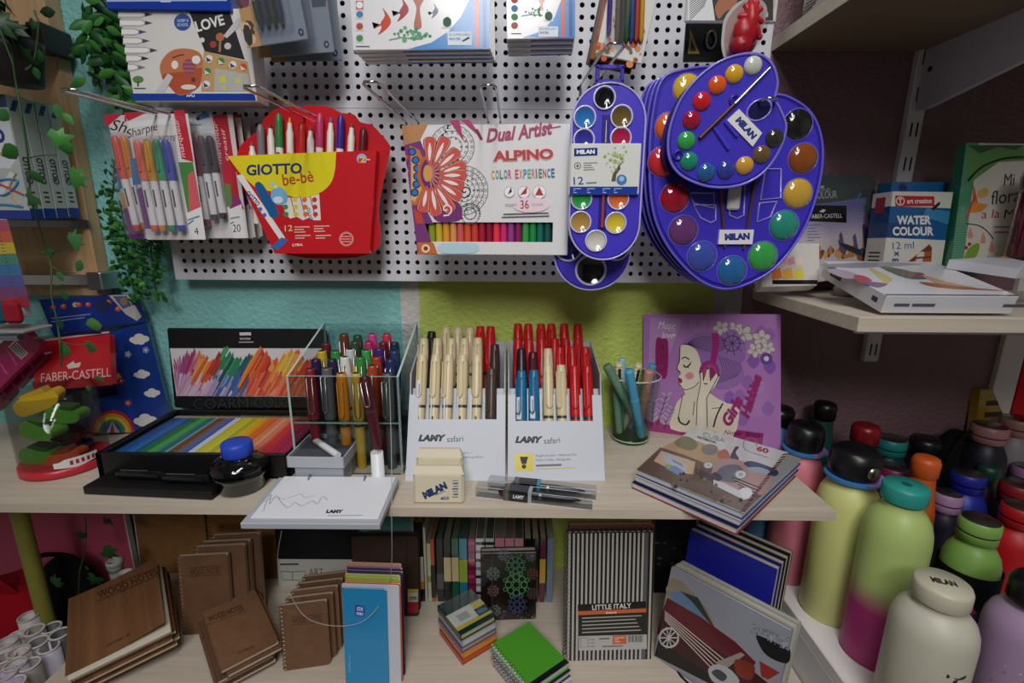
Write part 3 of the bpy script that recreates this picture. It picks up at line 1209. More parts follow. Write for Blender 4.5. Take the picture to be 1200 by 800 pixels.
a.word('4', (228, 275), (233, 274.5), 8, '#1c1a20')
a.rule((220, 258), (234, 253), 1.8, '#5f8aa0', 2, 5)
a.poly([(152, 186), (166, 184), (170, 215), (156, 217)], '#3f7cb0', 'gloss')
a.poly([(160, 222), (168, 218), (178, 268), (170, 268)], '#7a3a86', 'gloss')
a.poly([(150, 143), (201, 138), (201, 145), (151, 150)], '#e8eaee', 'gloss')
part(T, 'backing_card', a)
for x, y0, y1, c, t in ((164, 165, 271, '#e0705c', 22), (175, 164, 271, '#d89a2c', 20), (186, 164, 271, '#3a9a6c', 20), (197, 164, 271, '#4450b4', 20)):
    tip_marker(T, F, x, y0, y1, c, t)
bl = A(F)
bl.prism([bl.P(q) for q in ((156, 161), (205, 160), (222, 274), (176, 275))][::-1], .0001, .0125, '#f6f6f8', 'film')
part(T, 'clear_blister', bl)

# ------------------------------------------------------------------ fan shaped marker packs
def fan_pack(F, front):
    lab = 'red fan shaped marker pack facing out with yellow title panel' if front else 'second red fan shaped marker pack tucked behind the first'
    T = thing('marker_pack', lab, 'marker pack', F, 'fan shaped marker packs')
    a = A(F)
    P = a.P
    bk = [(330, 299), (300, 250), (272, 190), (274, 170), (286, 158), (297, 148), (304, 135), (318, 124), (345, 121), (378, 121.5), (395, 129), (410, 131), (418, 140), (432, 144), (442, 154), (452, 166), (453, 178), (440, 240), (434, 297)]
    a.prism([P(p) for p in bez(bk, 4)][::-1], -.0175, -.016, '#c8202a', 'gloss')
    part(T, 'back_card', a)
    if front:
        mk = [(291, 165, 'p', '#5a5458'), (301, 144, 'c', '#77757a'), (313, 143, 'p', '#2c2c30'), (323, 131, 'c', '#2c8040'), (336, 136, 'p', '#d99a2c'), (350, 142, 'c', '#c22a24'), (361, 146, 'p', '#8a3a34'), (372, 131, 'c', '#c23a6a'), (385, 136, 'p', '#3a6ab0'), (397, 133, 'c', '#35248c'), (410, 142, 'p', '#8a2c30'), (424, 148, 'c', '#5c1420')]
        for i, (x, y, k, c) in enumerate(mk):
            m = MB()
            lean = (360 - x) * .10
            p1 = Vector(F.px(x, y))
            p0 = Vector(F.px(x + lean, 262))
            d = p0 - p1
            Q = lambda t: ((p1 + d * t).x, (p1 + d * t).y, -.009)
            if k == 'c':
                m.tube([Q(0), Q(.03), Q(.08), Q(.30)], [.002, .0045, .0052, .0052], c, 'plastic', 10)
                m.tube([Q(.30), Q(1)], .0050, '#e6e2dc', 'plastic', 10)
                dots = .36
            else:
                m.tube([Q(0), Q(.05)], [.001, .0022], c, 'plastic', 8)
                m.tube([Q(.05), Q(.10), Q(.14), Q(1)], [.003, .0034, .0048, .0048], '#e6e0d4', 'plastic', 10)
                dots = .34
            for q in range(3):
                t = dots + q * .1
                b = p1 + d * t
                m.ell(b.x, b.y, .0026, .0026, c, 'plastic', 10, z=-.0038)
            part(T, 'marker', m)
    w = A(F)
    body = [(268, 183), (441, 176), (433, 297), (322, 297)]
    w.prism([P(p) for p in body][::-1], -.015, 0, '#cb222b', 'gloss')
    if front:
        w.poly([(266.5, 183), (394, 177.5), (393, 195)] + bez([(393, 196), (389, 212), (378, 224), (360, 231), (345, 231), (325, 225)], 3, False) + [(302, 222), (283, 205)], '#e6d728', 'gloss')
        w.word('GIOTTO', (289, 206), (354, 203.5), 13, '#172a66', bold=.035)
        w.word('be-bè', (332, 218), (368, 213), 14, '#b5361f', bold=.015)
        w.poly([(327, 230), (345, 232), (360, 231.5), (374, 227), (376, 258), (368, 258), (362, 255), (355, 258), (348, 254), (340, 256), (334, 250)], '#e9e4dc', 'gloss')
        for i, c in enumerate(['#3b8a45', '#d9c832', '#d96a2c', '#c22a3a']):
            x = 332 + i * 11.5
            w.line([(x - 3, 230), (x + 3, 255)], 1, '#8a2a2a')
            for q in range(3):
                w.circ(x + 2 + q * .6, 234 + q * 8.5, 3, c, n=12)
        w.word('OTTO', (367, 257), (363, 243), 4, '#2a3a8a', bold=.03)
        # marker print along the slanted edge
        w.poly([(277, 206), (284, 204), (334, 278), (333, 282), (328, 281)], '#ece9e6', 'gloss')
        w.word('GIOTTO', (287, 227), (301, 242), 6, '#172a66', bold=.03)
        w.circ(305, 245, 2.5, '#3a6ac0')
        w.circ(310, 252, 2.5, '#3a6ac0')
        w.poly(bez([(300, 214), (308, 216), (325, 245), (326, 253), (318, 255), (312, 245), (300, 222)], 3), '#255f9a', 'gloss')
        w.poly(bez([(319, 222), (328, 219), (336, 226), (336, 237), (326, 240), (318, 233)], 3), '#7fb4dc', 'gloss')
        w.circ(326, 234, 6, '#cfe0ec', 4)
        w.circ(319, 215, 2.6, '#a8cbe2')
        w.circ(323, 219, 2, '#c8e0ee')
        w.poly([(317, 290), (330, 278), (338, 281), (326, 293)], '#3b72b8', 'gloss')
        w.word('12', (334, 271), (343, 270.5), 7, '#e8d9a0')
        for x, y, n in ((345, 266, 3), (368, 265, 3), (346, 276, 2), (370, 276, 2)):
            w.rule((x, y), (x + 18, y - .3), 1.2, '#e8b8b0', n, 3)
        w.word('LYRA', (343, 288.5), (355, 288), 3, '#f4e6e4', bold=.03)
        for r in (8, 6.8):
            w.ring(406, 280, r, .7, '#e8b0a8')
        for y in (277, 280, 283):
            w.rule((400, y), (411, y), 1, '#e8b0a8')
        w.circ(424, 186, 6, '#9ab0d8')
        w.circ(424, 188, 4, '#c42430')
        w.word('2', (422.5, 190.5), (428, 190), 7, '#f2d24a', bold=.03)
        w.rule((429, 187), (434, 187), 1.4, '#e8b0a8', 2, 3)
    else:
        w.poly([(434, 215), (446, 205), (440, 265), (432, 274)], '#d6b42c', 'gloss')
        w.rule((350, 293.5), (362, 293.5), 1.6, '#e8b0a8')
    part(T, 'sleeve', w)


F = flatF((322, 297), (433, 297), (318, 150), .712)
fan_pack(F, True)
fan_pack(F.shift((.006, -.004, -.0195)), False)

# ------------------------------------------------------------------ colouring marker box
F = fr3(at(489, 298, .66), at(665, 299, .648), at(470, 146, .665))
T = thing('marker_box', 'large white colouring marker box with flower mandala and open pen window', 'marker box', F)
a = A(F)
P = a.P
WH = '#e4e2e3'
w_, h_ = F.w, F.h
wx0, wy0 = P((497.5, 283))
wx1, wy1 = P((648, 260.5))
tk = .022
# carton with a real window in its front
for lo, hi in (((0, 0, -.0008), (w_, wy0, 0)), ((0, wy1, -.0008), (w_, h_, 0)), ((0, wy0, -.0008), (wx0, wy1, 0)), ((wx1, wy0, -.0008), (w_, wy1, 0)),
               ((0, 0, -tk), (w_, h_, -tk + .0008)), ((0, 0, -tk), (.0008, h_, 0)), ((w_ - .0008, 0, -tk), (w_, h_, 0)), ((0, 0, -tk), (w_, .0008, 0)), ((0, h_ - .0008, -tk), (w_, h_, 0))):
    a.box(lo, hi, WH, 'gloss')
# mandala: coloured flower on the folded end
def petal(cx, cy, ang, r0, r1, wd, col, edge='#e8a078', inner='#f2e6de'):
    ca, sa = math.cos(ang), math.sin(ang)
    def Q(u, v):
        return (cx + ca * u - sa * v, cy + sa * u + ca * v)
    for k, c in ((1., '#7a2a30'), (.88, edge), (.76, col)):
        rm, w = (r0 + r1) / 2, wd * k
        rr1 = rm + (r1 - rm) * (.93 + .07 * k)
        a.poly(bez([Q(r0, 0), Q(rm, -w * .8), Q(rr1 - w * .5, -w), Q(rr1, 0), Q(rr1 - w * .5, w), Q(rm, w * .8)], 4)[::-1], c, 'gloss')
    a.poly(bez([Q(r0 + 5, 0), Q((r0 + r1) / 2, -wd * .28), Q(r1 - 7, 0), Q((r0 + r1) / 2, wd * .28)], 3)[::-1], inner, 'gloss')


def clipx(pts):
    """keep print on the face: clamp to the slanted carton edge"""
    r = []
    for x, y in pts:
        xl = 470 + (y - 146) * 19 / 152 + .6
        r.append((max(x, xl), y))
    return r


def cpoly(pts, col):
    a.poly(clipx(pts), col, 'gloss')


# pale outlined rosettes
a.z += 1e-5
a.dz = 0
for cx, cy, R, rings in ((543, 223, 29, 5), (530, 172, 26, 3), (551, 250, 12, 2)):
    for k in range(rings):
        r = R * (1 - k / (rings + .6))
        q = [(cx + r * math.cos(t * .2618), min(cy + r * math.sin(t * .2618), 297.5)) for t in range(25)]
        q = [(max(x, 500), max(y, 144)) for x, y in q]
        a.line(q, .8, '#55555c', 'gloss')
        n = max(6, int(22 * (1 - k / (rings + 1))))
        for i in range(n):
            an = 2 * math.pi * i / n
            rr = r * .89
            x, y = cx + rr * math.cos(an), cy + rr * math.sin(an)
            if 146 < y < 258 or 285 < y < 295:
                a.ring(x, y, r * .07, .6, '#66666c', 'gloss', 8)
                if i % 3 == 0:
                    a.circ(x, y, .8, '#26262a', n=6)
a.line([(543 + 2 + .8 * t * math.cos(t * .8), 224 + .8 * t * math.sin(t * .8)) for t in range(14)], 1.6, '#303036', 'gloss')
for i in range(10):
    a.circ(513 + 12 * math.cos(i * .35), 160 + 13 * math.sin(i * .35 - 1.2), 1.3, '#2a2a30', mat='gloss', n=8)
a.dz = 8e-6
a.z += 1e-5
# purple end border
cpoly([(470, 147), (485, 146), (499, 180), (504, 214), (500, 246), (508, 262), (498, 262), (510, 297), (480, 297)], '#7c3f7c')
cpoly([(470, 147), (502, 145), (492, 165), (474, 170)], '#c08a60')
cpoly([(480, 170), (492, 176), (500, 198), (500, 222), (492, 240), (480, 240)], '#c9783c')
cpoly([(482, 178), (490, 184), (495, 202), (494, 222), (486, 236), (478, 234)], '#e0b070')
for i in range(6):
    x, y = (483, 487, 489, 489, 488, 486)[i], 178 + i * 9.5
    a.circ(x, y, 4.8, '#1f3c78', mat='gloss')
    a.circ(x, y, 3.2, '#3b7cc0', mat='gloss')
for i in range(9):
    y = 180 + i * 8
    cpoly([(468, y), (479, y + 4), (468, y + 8)], ['#d9563c', '#5c2c6c', '#d99a3c'][i % 3])
a.circ(503, 203, 14, '#c9662c', 22, mat='gloss')
a.circ(504, 203, 11, '#6a3478', 18, mat='gloss')
for i in range(9):
    an = -1.3 + i * .33
    a.line([(503, 203), (503 + 12 * math.cos(an), 203 + 17 * math.sin(an))], 1.6, '#d98a6c', 'gloss')
a.circ(501, 203, 5, '#d9a25c', 10, mat='gloss')
cpoly(bez([(505, 243), (520, 232), (538, 238), (542, 252), (536, 259), (512, 259)], 4), '#7a3a78')
cpoly([(484, 245), (494, 250), (497, 262), (488, 262)], '#c84c3c')
for an, r1 in ((-1.55, 46), (-1.16, 50), (-.72, 46), (-.28, 45), (-.02, 44), (.30, 43), (.62, 46), (1.0, 50), (1.38, 48), (1.75, 44)):
    petal(503, 206, an, 12, r1, 7.5, '#cf5a58')
a.line([(523 + .75 * t * math.cos(t * .75), 245 + .75 * t * math.sin(t * .75)) for t in range(12)], 1.8, '#f0e8ea', 'gloss')
cpoly([(489, 284), (508, 284), (513, 297.5), (491, 297.5)], '#c9713c')
a.circ(499, 291, 5, '#f0d8b8', mat='gloss')
a.circ(499, 291, 2.6, '#8a3a3c', mat='gloss')
cpoly(bez([(514, 286), (535, 284.5), (560, 286), (556, 296), (518, 296)], 3), '#bcd8e4')
# two magenta marker prints at the top edge
a.poly([(527, 141.5), (538, 140.5), (544, 166)], '#b53a72', 'gloss')
a.poly([(540, 140.5), (550, 140), (566, 163)], '#b53a72', 'gloss')
a.poly([(556, 152), (560, 151), (566, 163), (563, 164)], '#8a2c58', 'gloss')
# lettering
a.word('Dual', (570, 167), (606, 163.5), 16, '#a83c66', bold=.03, shear=.35)
a.word('Artist', (607, 164), (649, 157), 17, '#a83c66', bold=.03, shear=.35)
a.line([(640, 151), (657, 148)], 1.2, '#a83c66')
a.word('ALPINO', (577, 190), (649, 187), 13.5, '#e9cfc8', bold=.08)
a.word('ALPINO', (578, 189.5), (648.5, 186.5), 12.5, '#b8323a', bold=.05)
cw = ['#d99a3c', '#4a9a9c', '#3a8a5c', '#3f6aa8', '#c8506c', None, '#c8506c', '#d9843c', '#4a8ac0', '#5ab0a0', '#d9843c', '#7a5aa0', '#3a8a5c', '#c8502c', '#3a8ac0', '#2f6a8c']
x = 576
for ch, c in zip('COLOR EXPERIENCE', cw):
    if c:
        a.word(ch, (x, 210 - (x - 576) * .03), (x + (1.5 if ch == 'I' else 4), 210 - (x - 576) * .03 - .1), 10.5, c, bold=.02)
    x += 4.9 if ch not in ' I' else 3.2
for i, x in enumerate((597, 614, 632)):
    a.circ(x, 225, 6 + i * .8, '#f4f1f2')
    a.ring(x, 225, 6 + i * .8, .7, '#c8a0a8')
    a.poly([[(595, 228), (599, 219), (600, 225)], [(609, 229), (618, 218), (617, 227)], [(627, 229), (637, 229), (632, 219)]][i], ['#2c2c30', '#a82c34', '#a82c34'][i])
a.circ(622, 240, 22, '#edd3de', 9)
a.word('36', (610, 245), (620, 244.6), 10.5, '#a82c50', bold=.01)
a.word('COLORES', (592, 242), (606, 241.6), 3, '#777078')
a.word('COLOURS', (623, 241.5), (636, 241), 3, '#777078')
a.rule((590, 251), (643, 249.5), 1.3, '#4a464c')
a.rule((588, 254.5), (644, 253), 1.3, '#4a464c')
part(T, 'carton', a)
cols = ['#8a9a2c', '#c9b030', '#d9982c', '#d9925c', '#cf5a5c', '#d9562c', '#d04038', '#a81c34', '#8c1638', '#e8384c', '#d02c78', '#94408c', '#8a1f5c', '#3a9a4c', '#1f8a48', '#1a6a60', '#155450']
n = len(cols)
for i, c in enumerate(cols):
    x = wx0 + .004 + (wx1 - wx0 - .006) * (i + .5) / n
    m = MB()
    r = (wx1 - wx0) / n * .47
    m.tube([(x, wy0 - .01, -.0075), (x, wy1 + .07, -.0075)], r, c, 'plastic', 12)
    part(T, 'marker', m)
m = MB()
m.box((wx0 - .006, wy0 - .008, -.0155), (wx1 + .006, wy1 + .075, -.0148), '#24161a', 'paper')
part(T, 'inner_tray', m)

# ------------------------------------------------------------------ paint sets
BLU = '#3a2fb4'


def rounded(w, h, r, n=10):
    out = []
    for cx, cy, a0 in ((w - r, r, -90), (w - r, h - r, 0), (r, h - r, 90), (r, r, 180)):
        out += [(cx + r * math.cos(math.radians(a0 + 90 * k / n)), cy + r * math.sin(math.radians(a0 + 90 * k / n))) for k in range(n + 1)]
    return out


def slim_set(F, label, pans, tab, card, key):
    T = thing('paint_set', label, 'paint set', F, 'slim blue paint sets on one hook')
    w, h = F.w, F.h
    m = MB()
    R = w / 2 * .98
    m.prism(rounded(w, h, R), -.012, 0, BLU, 'plastic', smooth=True)
    m.prism([(x * .94 + w * .03, y * .975 + h * .0125) for x, y in rounded(w, h, R)], 0, .001, '#4638c4', 'plastic')
    rim = [(x, y, 0) for x, y in rounded(w, h, R)]
    m.tube(rim, .0012, '#b9b4e8', 'gloss', 6, True)
    if tab:
        x0, x1 = w * .30, w * .68
        m.box((x0, h - .004, -.004), (x1, h + .004, 0), BLU, 'plastic', .001)
        m.box((x0, h, -.004), (x0 + .004, h + .018, 0), BLU, 'plastic', .001)
        m.box((x1 - .004, h, -.004), (x1, h + .018, 0), BLU, 'plastic', .001)
        m.box((x0, h + .014, -.004), (x1, h + .019, 0), BLU, 'plastic', .001)
    part(T, 'case', m)
    for x, y, c, r in pans:
        p = F.px(x, y)
        m = MB()
        r = r * F.sc(x, y)
        m.lathe([(r * 1.16, .001), (r * 1.16, .003), (r * 1.03, .0032), (r * .97, .0022), (.0001, .0026)], c, 'dome', 24, (p[0], p[1], 0), False,
                ['#6a60d0', '#d8d6ec', '#8f88c8', c])
        part(T, 'paint_pan', m)
    if card:
        a = A(F)
        cx0, cx1 = F.px(667, 228)[0], F.px(747, 228)[0]
        cy0, cy1 = F.px(706, 228)[1], F.px(706, 169)[1]
        a.box((cx0, cy0, -.0125), (cx1, cy1, .0065), '#dfe0dc', 'gloss', .0008)
        a.z = .0066
        a.poly([(667, 219), (746, 219), (745, 228.5), (667, 228.5)], '#24409e', 'gloss')
        a.poly([(672, 175), (699, 174), (699, 183), (672, 184)], '#1c2f80', 'gloss')
        a.word('MILAN', (675, 181.5), (696, 181), 5, '#eef0f6', bold=.06)
        a.ring(676, 195, 3.6, .8, '#4a4048')
        a.circ(676, 195, 1.6, '#7a5a5a')
        a.rule((683, 192), (699, 191.5), 1, '#7a7a80', 4, 2.6)
        a.word('12', (671.5, 217), (683, 216.5), 9, '#26438c', bold=.01)
        a.rule((686, 215), (698, 214.5), 1.6, '#6a7a90')
        a.poly([(715, 213), (717, 204), (722, 197), (724, 193), (726, 198), (721, 205), (720, 213)], '#5c4432')
        a.line([(723, 198), (729, 188)], 1, '#5c4432')
        for i in range(44):
            a.circ(RN.gauss(719, 6.5), RN.gauss(186, 6), RN.uniform(.8, 2.1), RN.choice(['#8ab06c', '#a8c48a', '#6f9a5c', '#c4c88a', '#b8a86a']), n=7)
        a.circ(727, 211, 6, '#3b7ab8')
        a.circ(727, 210, 3, '#9cc6e4')
        for x in (671, 687, 705, 718):
            a.rule((x, 221.5), (x + 9, 221.4), .9, '#aebce6', 3, 2.3)
        part(T, 'paper_sleeve', a, 'white paper sleeve printed with a small tree')
        b = MB()
        p0, p1 = F.px(704, 290), F.px(706, 135)
        b.box((p0[0] - .0045, p0[1] + .02, .0004), (p0[0] + .0045, p1[1], .0018), '#1f1a80', 'plastic', .0005)
        b.tube([(p0[0], p0[1] + .024, .003), (p0[0], p1[1] - .03, .003)], .0018, '#a8462c', 'plastic', 8)
        b.tube([(p0[0], p1[1] - .03, .003), (p0[0], p1[1] - .006, .003)], [.0018, .001], '#c6c6ca', 'metal', 8)
        part(T, 'brush', b)
    return T


F = flatF((666, 304), (747, 304), (668, 97), .612)
slim_set(F, 'slim round ended twelve colour paint set with tree printed sleeve',
         [(708, 115, '#15171b', 11.5), (685, 138, '#2f78c0', 11.5), (728, 137, '#6e5a2c', 11.5), (684, 164, '#3a3aa0', 11), (727, 162, '#b4254c', 11),
          (681, 233, '#2fa048', 11), (724, 233, '#e0703c', 11), (680, 260, '#b48c48', 11), (721, 261, '#dcc23c', 11), (698, 282, '#d6d2c4', 11)], True, True, 'f')
F = flatF((650, 341), (738, 338), (660, 150), .66)
slim_set(F, 'larger blue paint set hanging lower behind the slim one, black pan showing',
         [(692, 316, '#101014', 16), (666, 290, '#1c1f70', 14), (722, 289, '#5a1840', 14)], False, False, 'b')

# round palettes
def outline(pts, F):
    return [F.px(*p) for p in bez(pts, 6)]


BIG = [(775, 95), (800, 82), (838, 78), (866, 82), (895, 108), (922, 113), (950, 132), (963, 165), (962, 205), (950, 250), (932, 285), (905, 316), (872, 334), (846, 338), (820, 328), (795, 305), (775, 275), (764, 240), (761, 190), (764, 140)]


def scaled(poly, k):
    cx = sum(p[0] for p in poly) / len(poly)
    cy = sum(p[1] for p in poly) / len(poly)
    return [(cx + (x - cx) * k, cy + (y - cy) * k) for x, y in poly]


def big_palette(F, front, label):
    T = thing('paint_palette', label, 'paint palette', F, 'large blue paint palettes')
    o = outline(BIG, F0)[::-1]
    m = MB()
    m.prism(o, -.009, 0, '#2b229c', 'plastic', smooth=True)
    m.prism(scaled(o, .955), 0, .0015, '#3f33bc', 'plastic')
    m.tube([(x, y, 0) for x, y in o], .0016, '#6c60d8', 'gloss', 6, True)
    part(T, 'tray', m)
    if not front:
        return T
    for x, y, c in ((805, 105, '#d2ac2c'), (784, 150, '#d9662c'), (776, 190, '#c92c34'), (790, 232, '#a81830'), (800, 270, '#6a3a72'), (822, 300, '#3f50a8'),
                    (857, 317, '#25639c'), (893, 300, '#3aa04c'), (918, 264, '#2a8a78'), (934, 227, '#c8a03c'), (940, 186, '#8a4a1c'), (934, 146, '#1d1d1c')):
        p = F.px(x, y)
        r = 17 * F.sc(x, y)
        m = MB()
        m.sphere((p[0], p[1], .0012), r, c, 'dome', 24, 7, (1, 1, .42), 0, 90)
        m.tube([(p[0] + r * 1.03 * math.cos(t * .2618), p[1] + r * 1.03 * math.sin(t * .2618), .0016) for t in range(24)], .0006, '#7a70d6', 'gloss', 5, True)
        part(T, 'paint_pan', m)
    for q in ([(808, 226), (836, 226), (836, 244), (812, 238)], [(812, 240), (838, 240), (838, 258), (832, 261), (820, 255)], [(896, 198), (914, 198), (914, 232), (890, 234)], [(889, 238), (909, 236), (902, 254), (886, 260)], [(853, 214), (872, 214), (871, 252), (863, 256), (854, 252)]):
        m = A(F)
        pts = [m.P(p) for p in q]
        m.tube([(x, y, .002) for x, y in pts], .0012, '#9c94e0', 'gloss', 6, True)
        part(T, 'moulded_well', m)
    for x0, y0, x1, y1 in ((842, 205, 848, 290), (886, 196, 870, 292)):
        b = MB()
        p, q = F.px(x0, y0), F.px(x1, y1)
        b.tube([(p[0], p[1], .0035), (q[0], q[1], .0035)], [.0022, .0016], '#5c3a2a', 'plastic', 8)
        part(T, 'brush', b)
    t = MB()
    p0, p1 = F.px(860, 205), F.px(863, 246)
    t.box((p0[0] - .007, p1[1], .002), (p0[0] + .009, p0[1], .0075), '#d9d6d4', 'plastic', .002)
    t.z = .0076
    part(T, 'paint_tube', t)
    s = A(F)
    c0, c1 = F.px(839.5, 286), F.px(881, 269)
    s.box((c0[0], c0[1], .0015), (c1[0], c1[1], .0063), '#e6e4e4', 'paper', .0003)
    s.z = .0064
    s.word('MILAN', (847, 281.5), (876, 280.5), 8, '#1c2a86', bold=.07)
    part(T, 'name_label', s)
    c = MB()
    c.prism(scaled(o, .97), .0016, .0118, '#f0f0fb', 'clear', smooth=False)
    return T


F0 = flatF((764, 338), (963, 338), (764, 80), .645)
big_palette(F0, True, 'large round blue palette with twelve glossy paint domes facing out')
for k in range(1, 4):
    big_palette(F0.shift((-.0028 * k, .0005 * k, -.0125 * k)), False, 'blue palette rim, %s behind the large domed palette' % ORD[k - 1])

F = fr3(at(782, 219, .615), at(912, 219, .605), at(782, 65, .605))
T = thing('paint_palette', 'smaller blue palette in front with white capped corner and thumb hole', 'paint palette', F, 'small blue paint palettes')
SM = [(783, 178), (785, 150), (797, 118), (817, 92), (842, 73), (868, 64), (890, 64), (905, 76), (911, 97), (908, 116), (914, 128), (921, 150), (912, 178), (893, 203), (866, 217), (834, 219), (806, 210), (790, 197)]
o = [F.px(*p) for p in bez(SM, 6)][::-1]
hole = [F.px(*p) for p in [(889 + 16 * math.cos(t * .393) * .9 + 0, 129 + 12 * math.sin(t * .393) - 4 * math.cos(t * .393)) for t in range(16)]]
m = MB()
m.prism(o, -.012, 0, '#2f26a6', 'plastic', smooth=True)
m.prism(scaled(o, .955), 0, .0012, '#4236c0', 'plastic')
m.tube([(x, y, 0) for x, y in o], .0016, '#8078dc', 'gloss', 6, True)
m.flat(hole, '#14104a', 'plastic', z=.0013)
m.tube([(x, y, .0014) for x, y in hole], .001, '#9890e4', 'gloss', 6, True)
part(T, 'tray', m)
for x, y, c in ((882, 77, '#c9cbc0'), (860, 87, '#d8a428'), (840, 100, '#dd5c24'), (822, 119, '#c8202c'), (810, 141, '#a01636'), (804, 165, '#34a44c'), (807, 189, '#1f8a6c'),
                (827, 202, '#245f94'), (850, 199, '#33409c'), (872, 194, '#cf9a3c'), (892, 181, '#6a5638'), (907, 162, '#33322c')):
    p = F.px(x, y)
    r = 10.8 * F.sc(x, y)
    b = MB()
    b.sphere((p[0], p[1], .001), r, c, 'dome', 22, 7, (1, 1, .5), 0, 90)
    part(T, 'paint_pan', b)
b = MB()
p0, p1, p2 = F.px(819, 162), F.px(860, 122), F.px(901, 80)
b.tube([(*p0, .0035), (*p1, .0035)], [.0024, .002], '#5c2a24', 'plastic', 10)
b.tube([(*p1, .0035), (*p2, .0035)], [.002, .0014], '#c9c6d0', 'metal', 10)
part(T, 'brush', b)
s = A(F)
q = [(851, 141), (865, 128), (892, 156), (881, 172)]
s.prism([s.P(p) for p in q][::-1], .0012, .003, '#e4e2e2', 'paper')
s.z = .0031
s.word('MILAN', (860, 142), (880, 164), (866.5, 136.5), '#1c2a86', bold=.07)
part(T, 'name_label', s)
for x0, y0, x1, y1 in ((849, 143, 863, 160), (836, 150, 853, 175)):
    p, q = F.px(x0, y0), F.px(x1, y1)
    b = MB()
    b.tube([(*p, .002), (*q, .002)], .0022, '#4a3ecc', 'plastic', 8)
    part(T, 'moulded_ridge', b)
for x, y in ((860, 118), (794, 182)):
    p = F.px(x, y)
    b = MB()
    b.lathe([(.006, .001), (.006, .003), (.004, .0032), (.0035, .002), (.0001, .002)], '#241c90', 'plastic', 14, (*p, 0), False)
    part(T, 'moulded_socket', b)
G = F.shift((-.0035, -.003, -.0125))
m = MB()
m.prism([(x, y) for x, y in o], -.007, -.001, '#1d1672', 'plastic', smooth=True)
solo('paint_palette', m, 'small dark blue palette sandwiched behind the thumb hole palette', 'paint palette', G, 'small blue paint palettes')
# ================================================================== on the counter shelf
def up3(P, lean=0., yaw=0.):
    """frame standing at P whose up axis leans back by an angle"""
    X = Vector((math.cos(yaw), math.sin(yaw), 0))
    Bk = Vector((-math.sin(yaw), math.cos(yaw), 0))
    return Fr(P, X, Vector((0, 0, math.cos(lean))) + Bk * math.sin(lean))


# ------------------------------------------------------------------ pens
_PEN = {}


def pen_meshes(body, capc, clip, L=.165, window=None):
    k = (body, capc, clip, L, window)
    if k not in _PEN:
        b = MB()
        c = MB()
        w = MB()
        # local y up the pen, clip towards +z
        M = Matrix.Rotation(math.radians(-90), 4, 'X')
        b.M = c.M = M
        b.lathe([(.0001, 0), (.0055, 0), (.0064, .004), (.0071, .03), (.0076, L * .54)], body, 'plastic', 14)
        b.lathe([(.0077, L * .515), (.0077, L * .545)], '#3c3a3a', 'plastic', 14)
        c.lathe([(.0079, L * .54), (.0084, L * .56), (.0081, L * .86), (.0073, L * .96), (.0066, L * .985), (.0066, L), (.0001, L)], capc, 'plastic', 14)
        c.lathe([(.0001, L + .0004), (.0046, L + .0004), (.0046, L + .0001)], '#2a2626' if window is None else window, 'plastic', 12)
        z = .0104
        x = .0036
        w.tube([(-x, L * .93, .005), (-x, L * .93, z), (-x, L * .64, z), (-x * .6, L * .615, z), (0, L * .607, z - .001), (x * .6, L * .615, z), (x, L * .64, z), (x, L * .93, z), (x, L * .93, .005)], .001, clip, 'metal' if clip == '#c9c8c8' else 'plastic', 6)
        if window is not None:
            b.M = None
            b.box((-.0014, L * .36, .0052), (.0014, L * .44, .0078), '#2a211c', 'plastic')
        _PEN[k] = (b.mesh('barrel'), c.mesh('cap'), w.mesh('clip'))
    return _PEN[k]


def pen(label, F, body, capc=None, clip=None, group=None, L=.165, window=None, sticker=None, spin=0.):
    capc = capc or body
    clip = clip or capc
    me = pen_meshes(body, capc, clip, L, window)
    M = F.M @ Matrix.Rotation(spin, 4, 'Y')
    T = thing('pen', label, 'pen', M, group)
    for n_, k in zip(('barrel', 'cap', 'clip'), me):
        part(T, n_, k)
    if sticker:
        s = MB()
        s.box((-.0038, L * .56, .0072), (.0038, L * .76, .0088), '#d8dbe2', 'paper', .0003)
        s.box((-.0005, L * .59, .0088), (.0008, L * .73, .00885), '#5a6478', 'paper')
        part(T, 'price_sticker', s, 'white price sticker')
    return T


CREAM, RED, BROWN, BLUE = '#d6c6a0', '#c31a1e', '#4a3a32', '#1d6a94'


